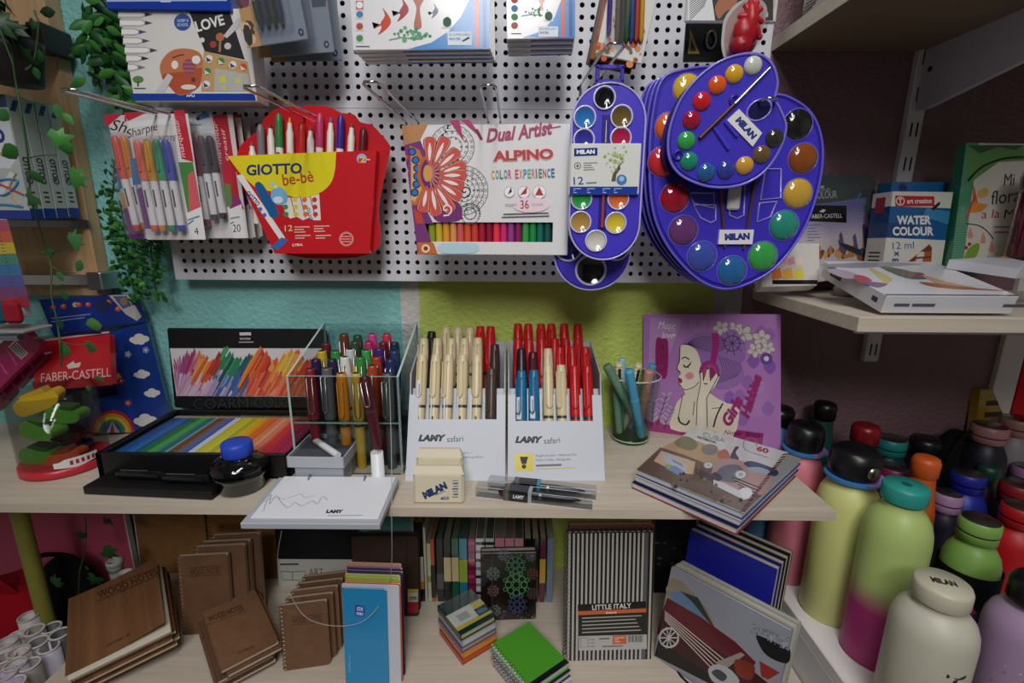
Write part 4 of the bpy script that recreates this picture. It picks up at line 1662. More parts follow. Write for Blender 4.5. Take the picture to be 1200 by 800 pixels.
def pen_stand(bl, br, label, art, slots):
    Fb = fr3(on(*bl, TAB), on(*br, TAB), on(*bl, TAB) + Vector((0, 0, .1)))
    W = Fb.w
    T = thing('pen_stand', label, 'pen stand', Fb, 'silver grey pen stands')
    m = MB()
    for q, (k, top) in enumerate(((.0165, .112), (.150, .165))):
        n = .0012
        b0, b1 = (-.0185, -.0185 - .5 * top) if q == 0 else (-.158, -.160)
        vs = [(x, y, z + d) for x in (.002, W - .002) for y, z in ((.001, b0), (top, b1)) for d in (0, -n)]
        m.add(vs, [(0, 1, 3, 2), (4, 6, 7, 5), (0, 4, 5, 1), (2, 3, 7, 6), (0, 2, 6, 4), (1, 5, 7, 3)], '#b3b7c0', 'satin')
    m.box((.002, 0, -.16), (W - .002, .0012, -.002), '#9fa4ae', 'satin')
    part(T, 'inner_body', m)
    for x in (0, W - .002):
        s = MB()
        pr = [(0, -.001), (.112, -.057), (.138, -.066), (.165, -.161), (0, -.161)]
        vs = [(x + d, y, z) for d in (0, .002) for y, z in pr]
        s.add(vs, [(0, 1, 2, 3, 4), (9, 8, 7, 6, 5)] + [(i, 5 + i, 5 + (i + 1) % 5, (i + 1) % 5) for i in range(5)], '#a9aeb8', 'satin')
        part(T, 'side_wall', s)
    Ff = Fr(Fb.O.copy(), Fb.X, Fb.Y * .110 - Fb.Z * .055)
    Ff.w, Ff.h = W, .123
    a = A(Ff)
    top = .122
    q = [(0, 0), (W, 0), (W, top)]
    for px_, py_ in sorted(slots, reverse=True):
        u, v = Ff.px(px_, py_)
        q += [(u + .0086, top), (u + .0086, v), (u - .0086, v), (u - .0086, top)]
    q.append((0, top))
    vs = [(x, y, 0) for x, y in q] + [(x, y, -.0010) for x, y in q]
    k = len(q)
    # the panel below the slots, then the tongues between them
    vmin = min(Ff.px(*s_)[1] for s_ in slots)
    a.box((0, 0, -.0010), (W, vmin, 0), '#c1c5ce', 'satin')
    ed = sorted(Ff.px(*s_)[0] for s_ in slots)
    xs_ = [0] + [e + d_ for e in ed for d_ in (-.0086, .0086)] + [W]
    for p in range(0, len(xs_), 2):
        if xs_[p + 1] > xs_[p]:
            a.box((xs_[p], vmin, -.0010), (xs_[p + 1], top, 0), '#c1c5ce', 'satin')
    art(a)
    o = part(T, 'front_label_panel', a)
    o.matrix_local = Fb.M.inverted() @ Ff.M
    return T, Fb, Ff


def lamy_art(ox, oy, warn):
    def art(a):
        a.word('LAMY', (488 + ox, 517 + oy), (521 + ox, 517 + oy), 8, '#2c2c30', bold=.07, shear=.25)
        a.word('safari', (522 + ox, 518 + oy), (541 + ox, 517 + oy), 7, '#3a3a40')
        if warn:
            a.rect(604, 531, 625, 552, '#d8c23a', 'gloss')
            a.poly([(609, 535), (619, 535), (616.5, 543.5), (611.5, 543.5)], '#23211c')
            a.circ(614, 546.5, 2.6, '#23211c')
            a.word('Kugelschreiber / Ballpoint Pen', (628, 536), (676, 534.5), 3.6, '#55565c')
            a.word('Stylo à bille / Bolígrafo', (628, 541), (669, 540), 3.6, '#55565c')
            a.rule((628, 545.5), (658, 544.5), 2.4, '#6a6b70')
            a.rule((628, 549.5), (674, 548), .9, '#c0b050')
        else:
            a.word('Füllhalter / Fountain pen /', (500, 533), (553, 532), 3.2, '#5a5b61')
            a.word('Stylo plume / Pluma estilográfica', (500, 538), (566, 537), 3.2, '#5a5b61')
    return art


T1, B1, F1 = pen_stand((475, 563), (592, 563), 'silver grey pen stand nearer the acrylic box, holding mostly cream pens', lamy_art(2, 0, False), [(x, 491) for x in (497, 512.5, 528, 543.5, 559.5, 575)])
T2, B2, F2 = pen_stand((595, 563), (709, 563), 'silver grey pen stand with yellow warning square, holding mostly red pens', lamy_art(115.5, 2, True), [(x, 493) for x in (611, 626, 642, 657.5, 673, 688)])


upv = F1.Y.copy()


def stand_row(Ff, off, items, row, stand):
    cnt, seen = {}, {}
    for it in items:
        cnt[it[3]] = cnt.get(it[3], 0) + 1
    for px_, ptop, col, kind in items:
        seen[kind] = seen.get(kind, 0) + 1
        which = ORD[seen[kind] - 1] + ' ' if cnt[kind] > 1 else ''
        G = Ff.shift((0, 0, off))
        u, v = G.px(px_, ptop)
        top = G.O + G.X * u + G.Y * v
        F = axisF(top - G.Y * .165, top)
        lab = '%s%s pen, %s row of the %s pen stand' % (which, kind, row, stand)
        if cnt[kind] > 1:
            lab += ', from the acrylic box end'
        pen(lab, F, col, col, col, 'pens in the grey stands', window=('#b7a57e' if col == CREAM else col), sticker='stickered' in kind, spin=RN.uniform(-.5, .15))


S1, S2 = 'cream-filled', 'yellow-squared'
stand_row(F1, -0.0088, [(495, 416, CREAM, 'stickered cream'), (511, 416, CREAM, 'plain cream'), (526, 416, CREAM, 'plain cream'),
                    (542.5, 416, CREAM, 'plain cream'), (559.5, 416, CREAM, 'plain cream'), (576, 432, BROWN, 'brown')], 'front', S1)
stand_row(F1, -0.034, [(497, 397, CREAM, 'cream'), (513, 397, CREAM, 'cream'), (529, 397, CREAM, 'cream'), (544.5, 397, CREAM, 'cream'), (560, 396.5, CREAM, 'cream'),
                    (580, 404, '#3f2f2c', 'stickered dark brown')], 'middle', S1)
stand_row(F1, -0.059, [(506, 389, '#20201f', 'black'), (523, 384, CREAM, 'cream'), (537, 384, CREAM, 'cream'), (551, 384.5, CREAM, 'cream'), (563, 383, RED, 'red'), (575, 383, RED, 'red')], 'back', S1)
stand_row(F2, -0.0088, [(611, 435, BLUE, 'stickered blue'), (625.5, 434, BLUE, 'stickered blue'), (642, 428, CREAM, 'cream'), (657.5, 428, CREAM, 'cream'),
                    (673, 429, RED, 'red'), (688, 429, RED, 'red')], 'front', S2)
stand_row(F2, -0.03, [(611, 409, '#2a1c24', 'stickered dark'), (624.5, 413, '#4a1024', 'wine'), (642, 409, CREAM, 'cream'), (656, 407, RED, 'red'), (670, 407, RED, 'red'), (686, 407, RED, 'red')], 'second', S2)
stand_row(F2, -0.05, [(607, 397, RED, 'red'), (620, 398, RED, 'red'), (634.5, 397, RED, 'red'), (650, 397, RED, 'red'), (663, 397, RED, 'red'), (677, 397, RED, 'red')], 'third', S2)
stand_row(F2, -0.071, [(607, 380, RED, 'red'), (619, 380, RED, 'red'), (634, 380, RED, 'red'), (646, 380, RED, 'red'), (661, 380, RED, 'red'), (677, 380, RED, 'red')], 'rearmost', S2)

# ------------------------------------------------------------------ acrylic box
Yf, Yb = .647, .795
L_ = at(335, 441, Yf).x
R_ = at(467, 441, Yf).x
O = Vector((L_, Yf, TAB))
zf = at(400, 441, Yf).z - TAB
zb_ = at(430, 378, Yb).z - TAB
W, D = R_ - L_, Yb - Yf
T = thing('acrylic_box', 'open clear acrylic box packed with coloured pens', 'display box', O)
g = '#e6ecea'
t_ = .003


def plate(name, pts):
    """clear sheet from a 4 point outline extruded by thickness along its normal"""
    p = [Vector(q) for q in pts]
    n = (p[1] - p[0]).cross(p[2] - p[0]).normalized() * t_
    m = MB()
    k = len(p)
    vs = p + [q + n for q in p]
    m.add(vs, [tuple(range(k))[::-1], tuple(range(k, 2 * k))], '#eef2f1', 'clear')
    m.add(vs, [(i, (i + 1) % k, k + (i + 1) % k, k + i) for i in range(k)], '#b9cdc4', 'plastic')
    return part(T, name, m)


plate('front_sheet', [(0, 0, 0), (0, 0, zf), (W, 0, zf), (W, 0, 0)])
plate('back_sheet', [(0, D - t_, 0), (0, D - t_, zb_), (W, D - t_, zb_), (W, D - t_, 0)])
plate('side_sheet', [(0, 0, 0), (0, D, 0), (0, D, zb_), (0, 0, zf)])
plate('side_sheet', [(W - t_, 0, 0), (W - t_, D, 0), (W - t_, D, zb_), (W - t_, 0, zf)])
zt = at(400, 496, Yf).z - TAB
m = MB()
m.box((t_, t_, zt - .002), (W - t_, .028, zt), '#dfe8e4', 'clear')
m.box((t_, t_ * 1.2, zt - .002), (W - t_, t_ * 1.6, zt), '#c4d4cd', 'plastic')
part(T, 'pen_rack', m)
m = MB()
for i, z in enumerate((.006, .02, .034, .048)):
    m.box((t_, .028 + i * .026, 0), (W - t_, .028 + (i + 1) * .026, z), '#3a3c40', 'plastic')
part(T, 'stepped_base', m, 'dark stepped base')
RY = {0: .668, 1: .692, 2: .715, 3: .738, 4: .765}
apens = [(363, 432, 0, '#94204a', 'red bodied magenta capped'), (382.5, 431, 0, '#5c5e62', 'grey with steel blue top'), (400, 437, 0, '#d9861c', 'bright orange'), (417, 437, 0, '#cfa02c', 'golden yellow'),
         (436, 428, 0, '#a8401c', 'rust orange'), (454, 437, 0, '#55575b', 'charcoal grey'),
         (370, 421, 1, '#2c1c4a', 'dark violet'), (389, 421, 1, '#262440', 'inky navy'), (404, 418, 1, '#d9d9d6', 'white'), (419, 428, 1, '#d6ac2c', 'lemon yellow'), (422, 418, 1, '#2f8a3a', 'mid green'), (441, 418, 1, '#a83c22', 'brick orange'), (457, 421, 1, '#25305c', 'navy'),
         (377, 411, 2, '#bfa52c', 'mustard yellow'), (393, 411, 2, '#2f8a48', 'leaf green'), (410, 409, 2, '#c4c6c8', 'pale silver'), (429, 410, 2, '#3a9a4a', 'light green'), (444, 408, 2, '#3f2470', 'purple'), (462, 411, 2, '#2a3a68', 'slate blue'),
         (382, 402, 3, '#5c1c22', 'maroon'), (416, 400, 3, '#33482c', 'olive'), (432, 400, 3, '#b52c60', 'raspberry'), (449, 401, 3, '#6a1424', 'dark red'), (462, 401, 3, '#1c2c4c', 'midnight blue'),
         (403, 391, 4, '#6a3a24', 'copper brown'), (419, 393, 4, '#2c4a30', 'dark green'), (436, 391, 4, '#d0408a', 'hot pink'), (453, 391, 4, '#c83050', 'cherry pink')]
for px_, py_, r, c, nm in apens:
    top = at(px_, py_, RY[r])
    L = .165
    base = top - Vector((0, 0, L))
    zmin = TAB + (.006, .006, .020, .034, .048)[r]
    cap2 = {'red bodied magenta capped': '#8e1c2c'}.get(nm, c)
    pen('%s pen standing in the clear acrylic box' % nm, up3(base, 0), cap2, cap2, '#c9c8c8' if nm not in ('bright orange',) else c, 'pens in the acrylic box', window=None, spin=RN.uniform(-.4, .4))

# tethered tester pen with its white holder
top = at(427, 441, .628)
bot = at(443, 524, .622)
F = axisF(bot, top)
T = thing('tester_pen', 'dark maroon tester pen standing in white tube before the acrylic box', 'pen', F)
for n_, k in zip(('barrel', 'cap', 'clip'), pen_meshes('#4c1020', '#4a0f22', '#c9c8c8', (top - bot).length)):
    part(T, n_, k)
h0 = on(446, 562, TAB)
T = thing('pen_holder', 'white tube holder with the maroon tester pen in it', 'pen holder', Vector((h0.x, .622, TAB)))
m = MB()
m.lathe([(.014, 0), (.0135, .003), (.009, .004), (.0085, .048), (.0072, .048), (.007, .01)], '#dfe1e4', 'plastic', 18)
part(T, 'tube', m)
m = MB()
pth = [at(*p) for p in ((456, 440, .618), (458, 500, .60), (459, 560, .56), (459, 608, .535), (459, 660, .56), (454, 690, .60), (440, 715, .58), (420, 730, .57), (390, 733, .57), (360, 724, .58), (342, 700, .59), (326, 660, .585), (330, 622, .52))]
O = pth[0].copy()
q3 = bez([tuple(p - O) for p in pth], 5, False)
m.tube(q3, .0005, '#a9a9a6', 'plastic', 5)
solo('tether_cord', m, 'thin grey tether cord looping below the counter from the tester pen', 'cord', O)

# ------------------------------------------------------------------ small grey box with a white crayon
Z1 = TAB + .045
F = fr3(on(335, 535, Z1), on(403, 536, Z1), on(362.5, 508, Z1))
T = thing('display_tray', 'small grey display tray with dark bed below the acrylic box', 'tray', F)
w, h = F.w, F.h
m = MB()
for lo, hi in (((0, 0, -.016), (w, .002, 0)), ((0, h - .002, -.016), (w, h, 0)), ((0, 0, -.016), (.002, h, 0)), ((w - .002, 0, -.016), (w, h, 0))):
    m.box(lo, hi, '#aeb1b8', 'satin', .0004)
part(T, 'rim', m)
m = MB()
m.box((.002, .002, -.016), (w - .002, h - .002, -.006), '#4a4c52', 'matte')
part(T, 'dark_bed', m)
m = MB()
m.box((.008, .004, -.0445), (w - .004, h - .01, -.0165), '#9da1a9', 'satin', .001)
part(T, 'base', m)
p0, p1 = F.px(368, 514), F.px(396, 533)
m = MB()
r = .0048
m.tube([(*p0, r - .0055), (p0[0] * .95 + p1[0] * .05, p0[1] * .95 + p1[1] * .05, r - .0055), (*p1, r - .0055)], [r * .6, r, r], '#e6e6e8', 'plastic', 14)
solo('crayon', m, 'white crayon lying in the small grey display tray', 'crayon', F)

# ------------------------------------------------------------------ writing pad tray
F = fr3(at(281, 613, .512), at(445, 614, .512), at(326, 559, .612))
T = thing('writing_pad', 'silver tray with scribbled white test paper jutting over the shelf edge', 'writing pad', F)
w, h = F.w, F.h
m = MB()
m.box((0, 0, -.008), (w, h, 0), '#a9adb5', 'satin', .0008)
part(T, 'tray', m)
a = A(F)
a.box((.008, .009, 0), (w - .004, h, .0016), '#dfe0e6', 'paper', .0003)
a.z = .0017
pts = bez([(309, 600), (313, 588), (318, 580), (316, 592), (324, 582), (330, 590), (338, 596), (346, 590), (354, 594), (366, 588), (372, 592), (378, 583), (384, 587)], 4, False)
a.line(pts, .8, '#8a8c9a')
pts = bez([(308, 590), (322, 584), (334, 586), (346, 582), (352, 580), (358, 584), (368, 582)], 3, False)
a.line(pts, .7, '#9c9eaa')
a.word('LAMY', (382, 602.5), (403, 602.5), 4.2, '#1c1c24', bold=.07, shear=.25)
a.rule((384, 605.5), (425, 605), 1.1, '#8a8c94')
part(T, 'paper', a)
for x, y in ((363, 561.5), (428, 562.5)):
    p = F.px(x, y)
    m = MB()
    m.tube([(p[0], p[1] + .0045 * math.cos(t * .7), .002 + .0045 * math.sin(t * .7)) for t in range(9)], .0009, '#8c9098', 'metal', 6, True)
    part(T, 'ring', m)

# ------------------------------------------------------------------ ink bottle
P = on(284, 571, TAB)
T = thing('ink_bottle', 'round black glass ink bottle with a bright blue cap', 'ink bottle', P)
m = MB()
m.lathe([(.0001, .0005), (.026, 0), (.029, .003), (.030, .018), (.0335, .022), (.0365, .027), (.0365, .034), (.034, .041), (.025, .046), (.017, .048), (.0165, .051)], '#08080b', 'dome', 32)
part(T, 'glass_body', m)
m = MB()
m.lathe([(.0372, .0285), (.0372, .0325)], '#585c66', 'clear', 32, cap=False)
part(T, 'glass_ridge', m)
m = MB()
m.lathe([(.0185, .0495), (.0195, .051), (.0195, .066), (.0175, .0685), (.0001, .069)], '#2748bd', 'satin', 28)
part(T, 'cap', m)

# ------------------------------------------------------------------ erasers
def eraser(F, art, lab):
    T = thing('eraser', lab, 'eraser', F, 'cream erasers beside the pen stand')
    a = A(F)
    w, h = F.w, F.h
    a.box((0, 0, -.013), (w, h * .84, 0), '#d6ccb2', 'satin', .0035)
    pts = [(0, h * .80, -.0128), (w, h * .80, -.0128), (w, h * .80, -.0002), (0, h * .80, -.0002), (.004, h, -.010), (w - .004, h, -.010), (w - .004, h, -.004), (.004, h, -.004)]
    a.add(pts, [(0, 1, 2, 3), (7, 6, 5, 4), (0, 4, 5, 1), (1, 5, 6, 2), (2, 6, 7, 3), (3, 7, 4, 0)], '#d2c7ad', 'satin')
    if art:
        a.z = .0001
        a.word('MILAN', (498, 585), (525, 572), 9, '#20356c', bold=.08)
        a.word('403', (516, 586), (526, 585.5), 4, '#3a4a70', bold=.03)
        a.rule((510, 580), (522, 575), 1, '#6a7898')
        for i in range(7):
            a.line([(530 + (i % 3) * .6, 563 + i * 3.2), (537, 563 + i * 3.2)], 1 + i % 2, '#5a6688')
    part(T, 'block', a)


eraser(fr3(on(484, 591, TAB), on(544, 591, TAB), on(484, 591, TAB) + Vector((0, .006, .05))), True, 'cream eraser facing out with navy lettering, before the cream pen stand')
b0 = on(484, 591, TAB)
F = fr3(b0 + Vector((-.002, .032, 0)), b0 + Vector((.061, .032, 0)), b0 + Vector((-.002, .040, .058)))
eraser(F, False, 'cream eraser standing just behind the navy lettered one')

# ------------------------------------------------------------------ pens in clear cases
def pen_case(A0, A1, lab, cc, z0):
    X = (A1 - A0)
    F = Fr(A0, X, Vector((0, 0, 1)))
    L = X.length
    T = thing('pen_case', lab, 'pen case', F, 'clear cased pens lying on the shelf')
    m = MB()
    s_ = .0155
    m.box((0, 0, -s_), (L, s_, 0), '#eef0f2', 'clear', .0006)
    part(T, 'clear_case', m)
    e = MB()
    for y in (.0002, s_ - .0002):
        for z in (-.0002, -s_ + .0002):
            e.tube([(0, y, z), (L, y, z)], .0004, '#c9ccd2', 'gloss', 5)
    part(T, 'case_edges', e)
    p = MB()
    c = s_ / 2
    p.tube([(.03, c, -c), (.034, c, -c), (.05, c, -c), (L * .62, c, -c), (L * .8, c, -c), (L * .9, c, -c)], [.002, .0052, .0055, .0052, .004, .001], '#15161a', 'plastic', 12)
    p.tube([(L * .55, c, -c), (L * .57, c, -c)], .0056, '#8c9096', 'metal', 12)
    part(T, 'pen', p, 'black pen')
    b = MB()
    b.box((L * .30, -.0003, -s_ - .0003), (L * .46, s_ + .0003, .0003), '#16171c', 'gloss', .0004)
    b.z = .0004
    b.text('LAMY', (L * .33, s_ * .3), (L * .1, 0), (0, s_ * .35), '#d6d8de', bold=.04, shear=.2)
    b.box((L * .46, -.0003, -s_ - .0003), (L * .49, s_ + .0003, .0003), cc, 'gloss')
    b.box((L * .245, -.0003, -s_ - .0003), (L * .30, s_ + .0003, .0003), '#5c3448', 'gloss')
    b.box((L * .265, -.0004, -s_ - .0004), (L * .285, s_ + .0004, .0004), '#3a6a4a', 'gloss')
    part(T, 'sleeve', b)


pen_case(on(557, 582, TAB), on(694, 598, TAB), 'clear pen case lying nearest the shelf edge', '#9aa0a8', 0)
c0, c1 = on(557, 582, TAB), on(694, 598, TAB)
dv = (c1 - c0).normalized()
nv = Vector((-dv.y, dv.x, 0))
pen_case(c0 + nv * .019 + dv * .012, c1 + nv * .024 + dv * .004, 'clear pen case behind the nearest one, with teal stripe', '#2a8a9c', 0)

# ------------------------------------------------------------------ glass of pens
Pg = on(738, 514, TAB)
T = thing('glass_tumbler', 'clear ribbed drinking glass filled with pastel pens', 'glass', Pg)
m = MB()
H_ = .115
out, inn = [], []
for i in range(24):
    z = .008 + (H_ - .008) * i / 23
    out.append((.031 + .012 * z / H_ + .0005 * math.sin(i * 2.6), z))
for r, z in reversed(out):
    inn.append((r - .0022, max(z, .01)))
m.lathe([(.0001, .001), (.028, 0), (.031, .004)] + out + inn + [(.0001, .0095)], '#eef4f0', 'glass', 40)
m.tube([(.043 * math.cos(t * .2244), .043 * math.sin(t * .2244), H_ - .001) for t in range(28)], .0011, '#c9d6d0', 'gloss', 6, True)
m.tube([(.0305 * math.cos(t * .2244), .0305 * math.sin(t * .2244), .006) for t in range(28)], .0012, '#a9bfae', 'gloss', 6, True)
part(T, 'glass_wall', m)
m = MB()
m.lathe([(.0001, .0012), (.0275, .0006), (.030, .004), (.030, .009), (.0001, .0092)], '#c4d8c0', 'clear', 32)
part(T, 'thick_base', m)


def tumbler_pen(lab, ptop, Yt, bx, by, col, r=.0055, kind='felt', L=None):
    top = at(*ptop, Yt)
    base = Pg + Vector((bx, by, .012))
    F = axisF(base, top)
    L = (top - base).length
    T = thing('pen', lab, 'pen', F, 'pastel pens in the drinking glass')
    M = Matrix.Rotation(math.radians(-90), 4, 'X')
    m = MB(M)
    if kind == 'felt':
        m.lathe([(.0001, 0), (r * .6, .001), (r, .006), (r, L * .985), (r * .92, L), (.0001, L)], col, 'satin', 16)
        part(T, 'barrel', m)
        c = MB(M)
        c.lathe([(r * 1.03, L * .56), (r * 1.06, L * .57), (r * 1.06, L * .6), (r * 1.01, L * .605)], col, 'satin', 16, cap=False)
        part(T, 'cap_seam', c)
    else:
        m.lathe([(.0004, 0), (r * .8, .014), (r, .018), (r, L * .72)], col, 'satin', 16)
        for q in range(5):
            z = L * (.74 + .05 * q)
            m.lathe([(r * 1.05, z), (r * 1.05, z + L * .034), (r * .9, z + L * .036), (r * .9, z + L * .05)], '#d9cda8', 'satin', 16)
        part(T, 'barrel', m)
        c = MB()
        c.box((-r * .4, L * .6, r * 1.1), (r * .4, L * .93, r * 1.4), '#2a2c2e', 'plastic', .0005)
        part(T, 'clip', c)


tumbler_pen('dull green felt pen slanting across the drinking glass', (711, 428), .745, .024, -.012, '#6f8f78', .0075)
tumbler_pen('bright sky blue felt pen in the drinking glass', (737, 434), .722, .014, -.02, '#4aa0c8', .0072)
tumbler_pen('dusty pink felt pen leaning out of the drinking glass', (761, 434), .735, .012, -.004, '#bb8478', .0072)
tumbler_pen('teal blue capped pen behind the pink one in the glass', (765, 427), .772, .004, .014, '#4a9cc8', .0065)
tumbler_pen('cream ribbed top pen with dark clip in the glass', (749, 425), .765, -.008, .010, '#cdbf98', .0055, 'rib')
tumbler_pen('pale blue felt pen at the back of the glass', (729, 420), .785, -.012, .018, '#8cc4d4', .006)
tumbler_pen('slate teal pen with black clip in the glass', (725, 424), .765, -.018, .004, '#4a7f88', .0058, 'rib')
tumbler_pen('sage green capped pen half hidden by the slanting green one', (719, 430), .778, -.020, -.008, '#8aa890', .006)

# ------------------------------------------------------------------ purple book
F = fr3(on(755, 504, TAB), on(893, 523, TAB), at(761, 371, .812))
T = thing('picture_book', 'square purple book with drawn girl in headphones leaning on the wall', 'book', F)


def art(a):
    a.rect(754, 530, 915, 368, '#b27cbc', 'gloss')
    a = a
    def poly(p, c, s=True, k=3):
        a.poly(bez(p, k) if s else p, c, 'gloss')
    w, h = a.F.w, a.F.h
    a.flat([(0, 0), (w, 0), (w, h), (0, h)], '#b27cbc', 'gloss')
    poly([(762, 372), (800, 373), (775, 440), (759, 500), (757, 500)], '#bd90c8', False)
    for i in range(22):
        x, y = RN.uniform(850, 905), RN.uniform(385, 500)
        poly([(x - 8, y), (x, y - 9), (x + 7, y), (x, y + 9)], RN.choice(['#9a6ab4', '#8a5cb0', '#b088c4']))
    # band at the foot
    pb = a.F
    a.flat([(0, 0), (w, 0), (w, h * .115), (0, h * .115)], '#9c2c74', 'gloss')
    # pale flowers upper corner
    for cx, cy, s in ((845, 384, 9), (870, 392, 12), (892, 396, 10), (885, 410, 9), (900, 408, 8), (862, 382, 7)):
        for k in range(5):
            an = k * 1.2566 + cx
            x, y = cx + s * .6 * math.cos(an), cy + s * .5 * math.sin(an)
            if x < 907 and y > 379:
                a.circ(x, y, s * .55, '#8a7a78', s * .4, 'gloss', 10, an)
                a.circ(x, y, s * .48, '#d0c6c2', s * .34, 'gloss', 10, an)
        a.circ(cx, cy, s * .2, '#a890a0', mat='gloss', n=8)
    a.circ(898, 420, 7, '#6a4a9c', mat='gloss')
    a.circ(898, 420, 3, '#d8d0e0', mat='gloss')
    for r in (9, 6.5, 4):
        a.ring(818, 379, r, .8, '#c79ad0')
    # leaves lower corner
    for x0, y0, x1, y1 in ((770, 498, 782, 462), (764, 500, 766, 470), (778, 502, 790, 478)):
        a.line([(x0, y0), (x1, y1)], 1, '#3a2450')
        for k in range(5):
            t = .2 + k * .18
            x, y = x0 + (x1 - x0) * t, y0 + (y1 - y0) * t
            for s in (-1, 1):
                poly([(x, y), (x + s * 3, y - 5), (x + s * 8, y - 5), (x + s * 4, y - 1)], '#c9a8d0')
                a.line([(x, y), (x + s * 8, y - 5)], .6, '#3a2450')
    # girl: shoulders, arm, neck
    SK = '#e3d8c2'
    poly([(786, 502), (790, 482), (794, 470), (806, 460), (822, 455), (840, 466), (852, 472), (866, 478), (858, 512), (822, 508)], SK)
    poly([(797, 452), (802, 458), (803, 470), (796, 484), (800, 494), (808, 498), (812, 480), (816, 460), (822, 450), (810, 446)], SK)
    # hair
    HR = '#9a70b4'
    poly([(797, 408), (804, 398), (818, 391), (836, 390), (848, 394), (860, 402), (866, 420), (872, 438), (864, 450), (848, 455), (836, 450), (832, 432), (822, 424), (812, 410)], HR)
    poly([(843, 396), (850, 388), (862, 386), (868, 396), (874, 402), (872, 414), (862, 418), (850, 412), (844, 404)], HR)
    for k in range(9):
        t = k / 8
        a.line(bez([(800 + 2 * t, 407 - 5 * t), (815 + 4 * t, 396 + 12 * t), (834 + 4 * t, 394 + 18 * t), (850, 396 + 12 * t)], 4, False), .7, '#2c1c3c')
    for k in range(9):
        a.line(bez([(842 + k * 3, 416 + k), (847 + k * 2.6, 434), (840 + k * 2.6, 450 - k)], 4, False), .6, '#2c1c3c')
        an = k * .7
        a.line([(858, 402), (858 + 14 * math.cos(an), 402 + 14 * math.sin(an))], .8, '#2c1c3c')
    a.ring(858, 402, 9, 1, '#2c1c3c')
    # face in profile, eyes closed
    FC = '#eadfca'
    poly([(797, 406), (806, 404), (816, 410), (821, 424), (822, 446), (812, 454), (802, 456), (796, 449), (797, 445), (795, 441), (798, 437), (793, 431), (797, 422)], FC)
    a.line(bez([(797, 406), (796, 422), (793.5, 431), (797.5, 436)], 4, False), .9, '#2c2030')
    a.line(bez([(796, 449), (802, 456), (813, 453), (820, 446)], 4, False), .9, '#2c2030')
    a.line(bez([(801, 427), (804, 430), (809, 426)], 4, False), 1.8, '#1f1820')
    a.line([(809, 426), (809.5, 423.5)], 1.2, '#1f1820')
    a.line([(806, 429), (807.5, 431)], 1, '#1f1820')
    a.line(bez([(799, 420), (803, 418), (808, 421)], 3, False), 1.5, '#1f1820')
    a.circ(808, 440, 5.5, '#e0a0a4', 4.5)
    a.circ(808, 440, 3.6, '#db8794', 2.8)
    poly([(795, 442), (799, 444), (799, 448), (796, 448)], '#a02c4c')
    # headphones
    poly([(834, 390), (842, 390), (843, 404), (839, 425), (832, 424), (835, 405)], '#a52c7c', False)
    a.circ(831, 436, 12, '#9c2474', 14)
    a.circ(832, 436, 8, '#b0407f', 9.5)
    a.circ(833, 436, 5, '#8c1c64', 6)
    # hand
    poly([(820, 434), (823, 436), (824, 446), (828, 433), (831, 430), (832, 446), (838, 438), (843, 440), (838, 452), (828, 466), (824, 500), (816, 500), (816, 470), (819, 450)], FC)
    for p in ([(820, 434), (821, 448), (817, 470), (816, 498)], [(824, 446), (828, 432)], [(832, 446), (838, 438)], [(842, 440), (828, 466), (829, 500)]):
        a.line(p, .9, '#2c2030')
    a.line([(825, 449), (829, 449.5)], 1.6, '#1f1820')
    for x, y in ((829.5, 431), (842, 439), (821, 435)):
        a.circ(x, y, 1.5, '#3a1838', n=8)
    a.line(bez([(795, 488), (797, 494), (804, 497), (808, 492)], 4, False), 2, '#1f1820')
    a.line(bez([(847, 472), (840, 486), (836, 500)], 4, False), 1.8, '#1f1820')
    for p in ([(800, 462), (797, 478), (795, 488)], [(814, 470), (812, 486)], [(834, 478), (846, 477)]):
        a.line(p, .8, '#3a2c34')
    # writing
    a.word('Music', (771, 385), (792, 386), 9, '#eadcea', shear=.3)
    a.word('is my', (783, 389), (791, 389.5), 3.5, '#eadcea')
    a.word('love', (776, 396), (789, 396), 7.5, '#eadcea', shear=.3, bold=.01)
    poly([(790, 390), (792, 392), (790.5, 395), (788, 392)], '#eadcea', False)
    poly([(769, 398), (776, 396.5), (783, 400), (782, 438), (776, 443), (769, 440)], '#9a2468')
    a.word('XTREM', (779, 436), (779.5, 403), 7, '#7a1c54', bold=.03)
    a.word('Girls', (856, 500), (873, 468), 14, '#9c1f6a', bold=.05, shear=.3)
    a.word('Habbies', (878, 490), (894, 440), 12, '#9c1f6a', bold=.05, shear=.3)
    a.word('Notes  Book', (848, 508), (892, 512), 5, '#5a2050', shear=.3)


book(T, F, .02, '#9a5a3c', '#d9d0c0', 'gloss', art)

# ------------------------------------------------------------------ three travel notebooks
Zt = TAB + .029
F0 = fr3(on(745.6, 549, Zt), on(871, 601, Zt), on(815, 498, Zt))


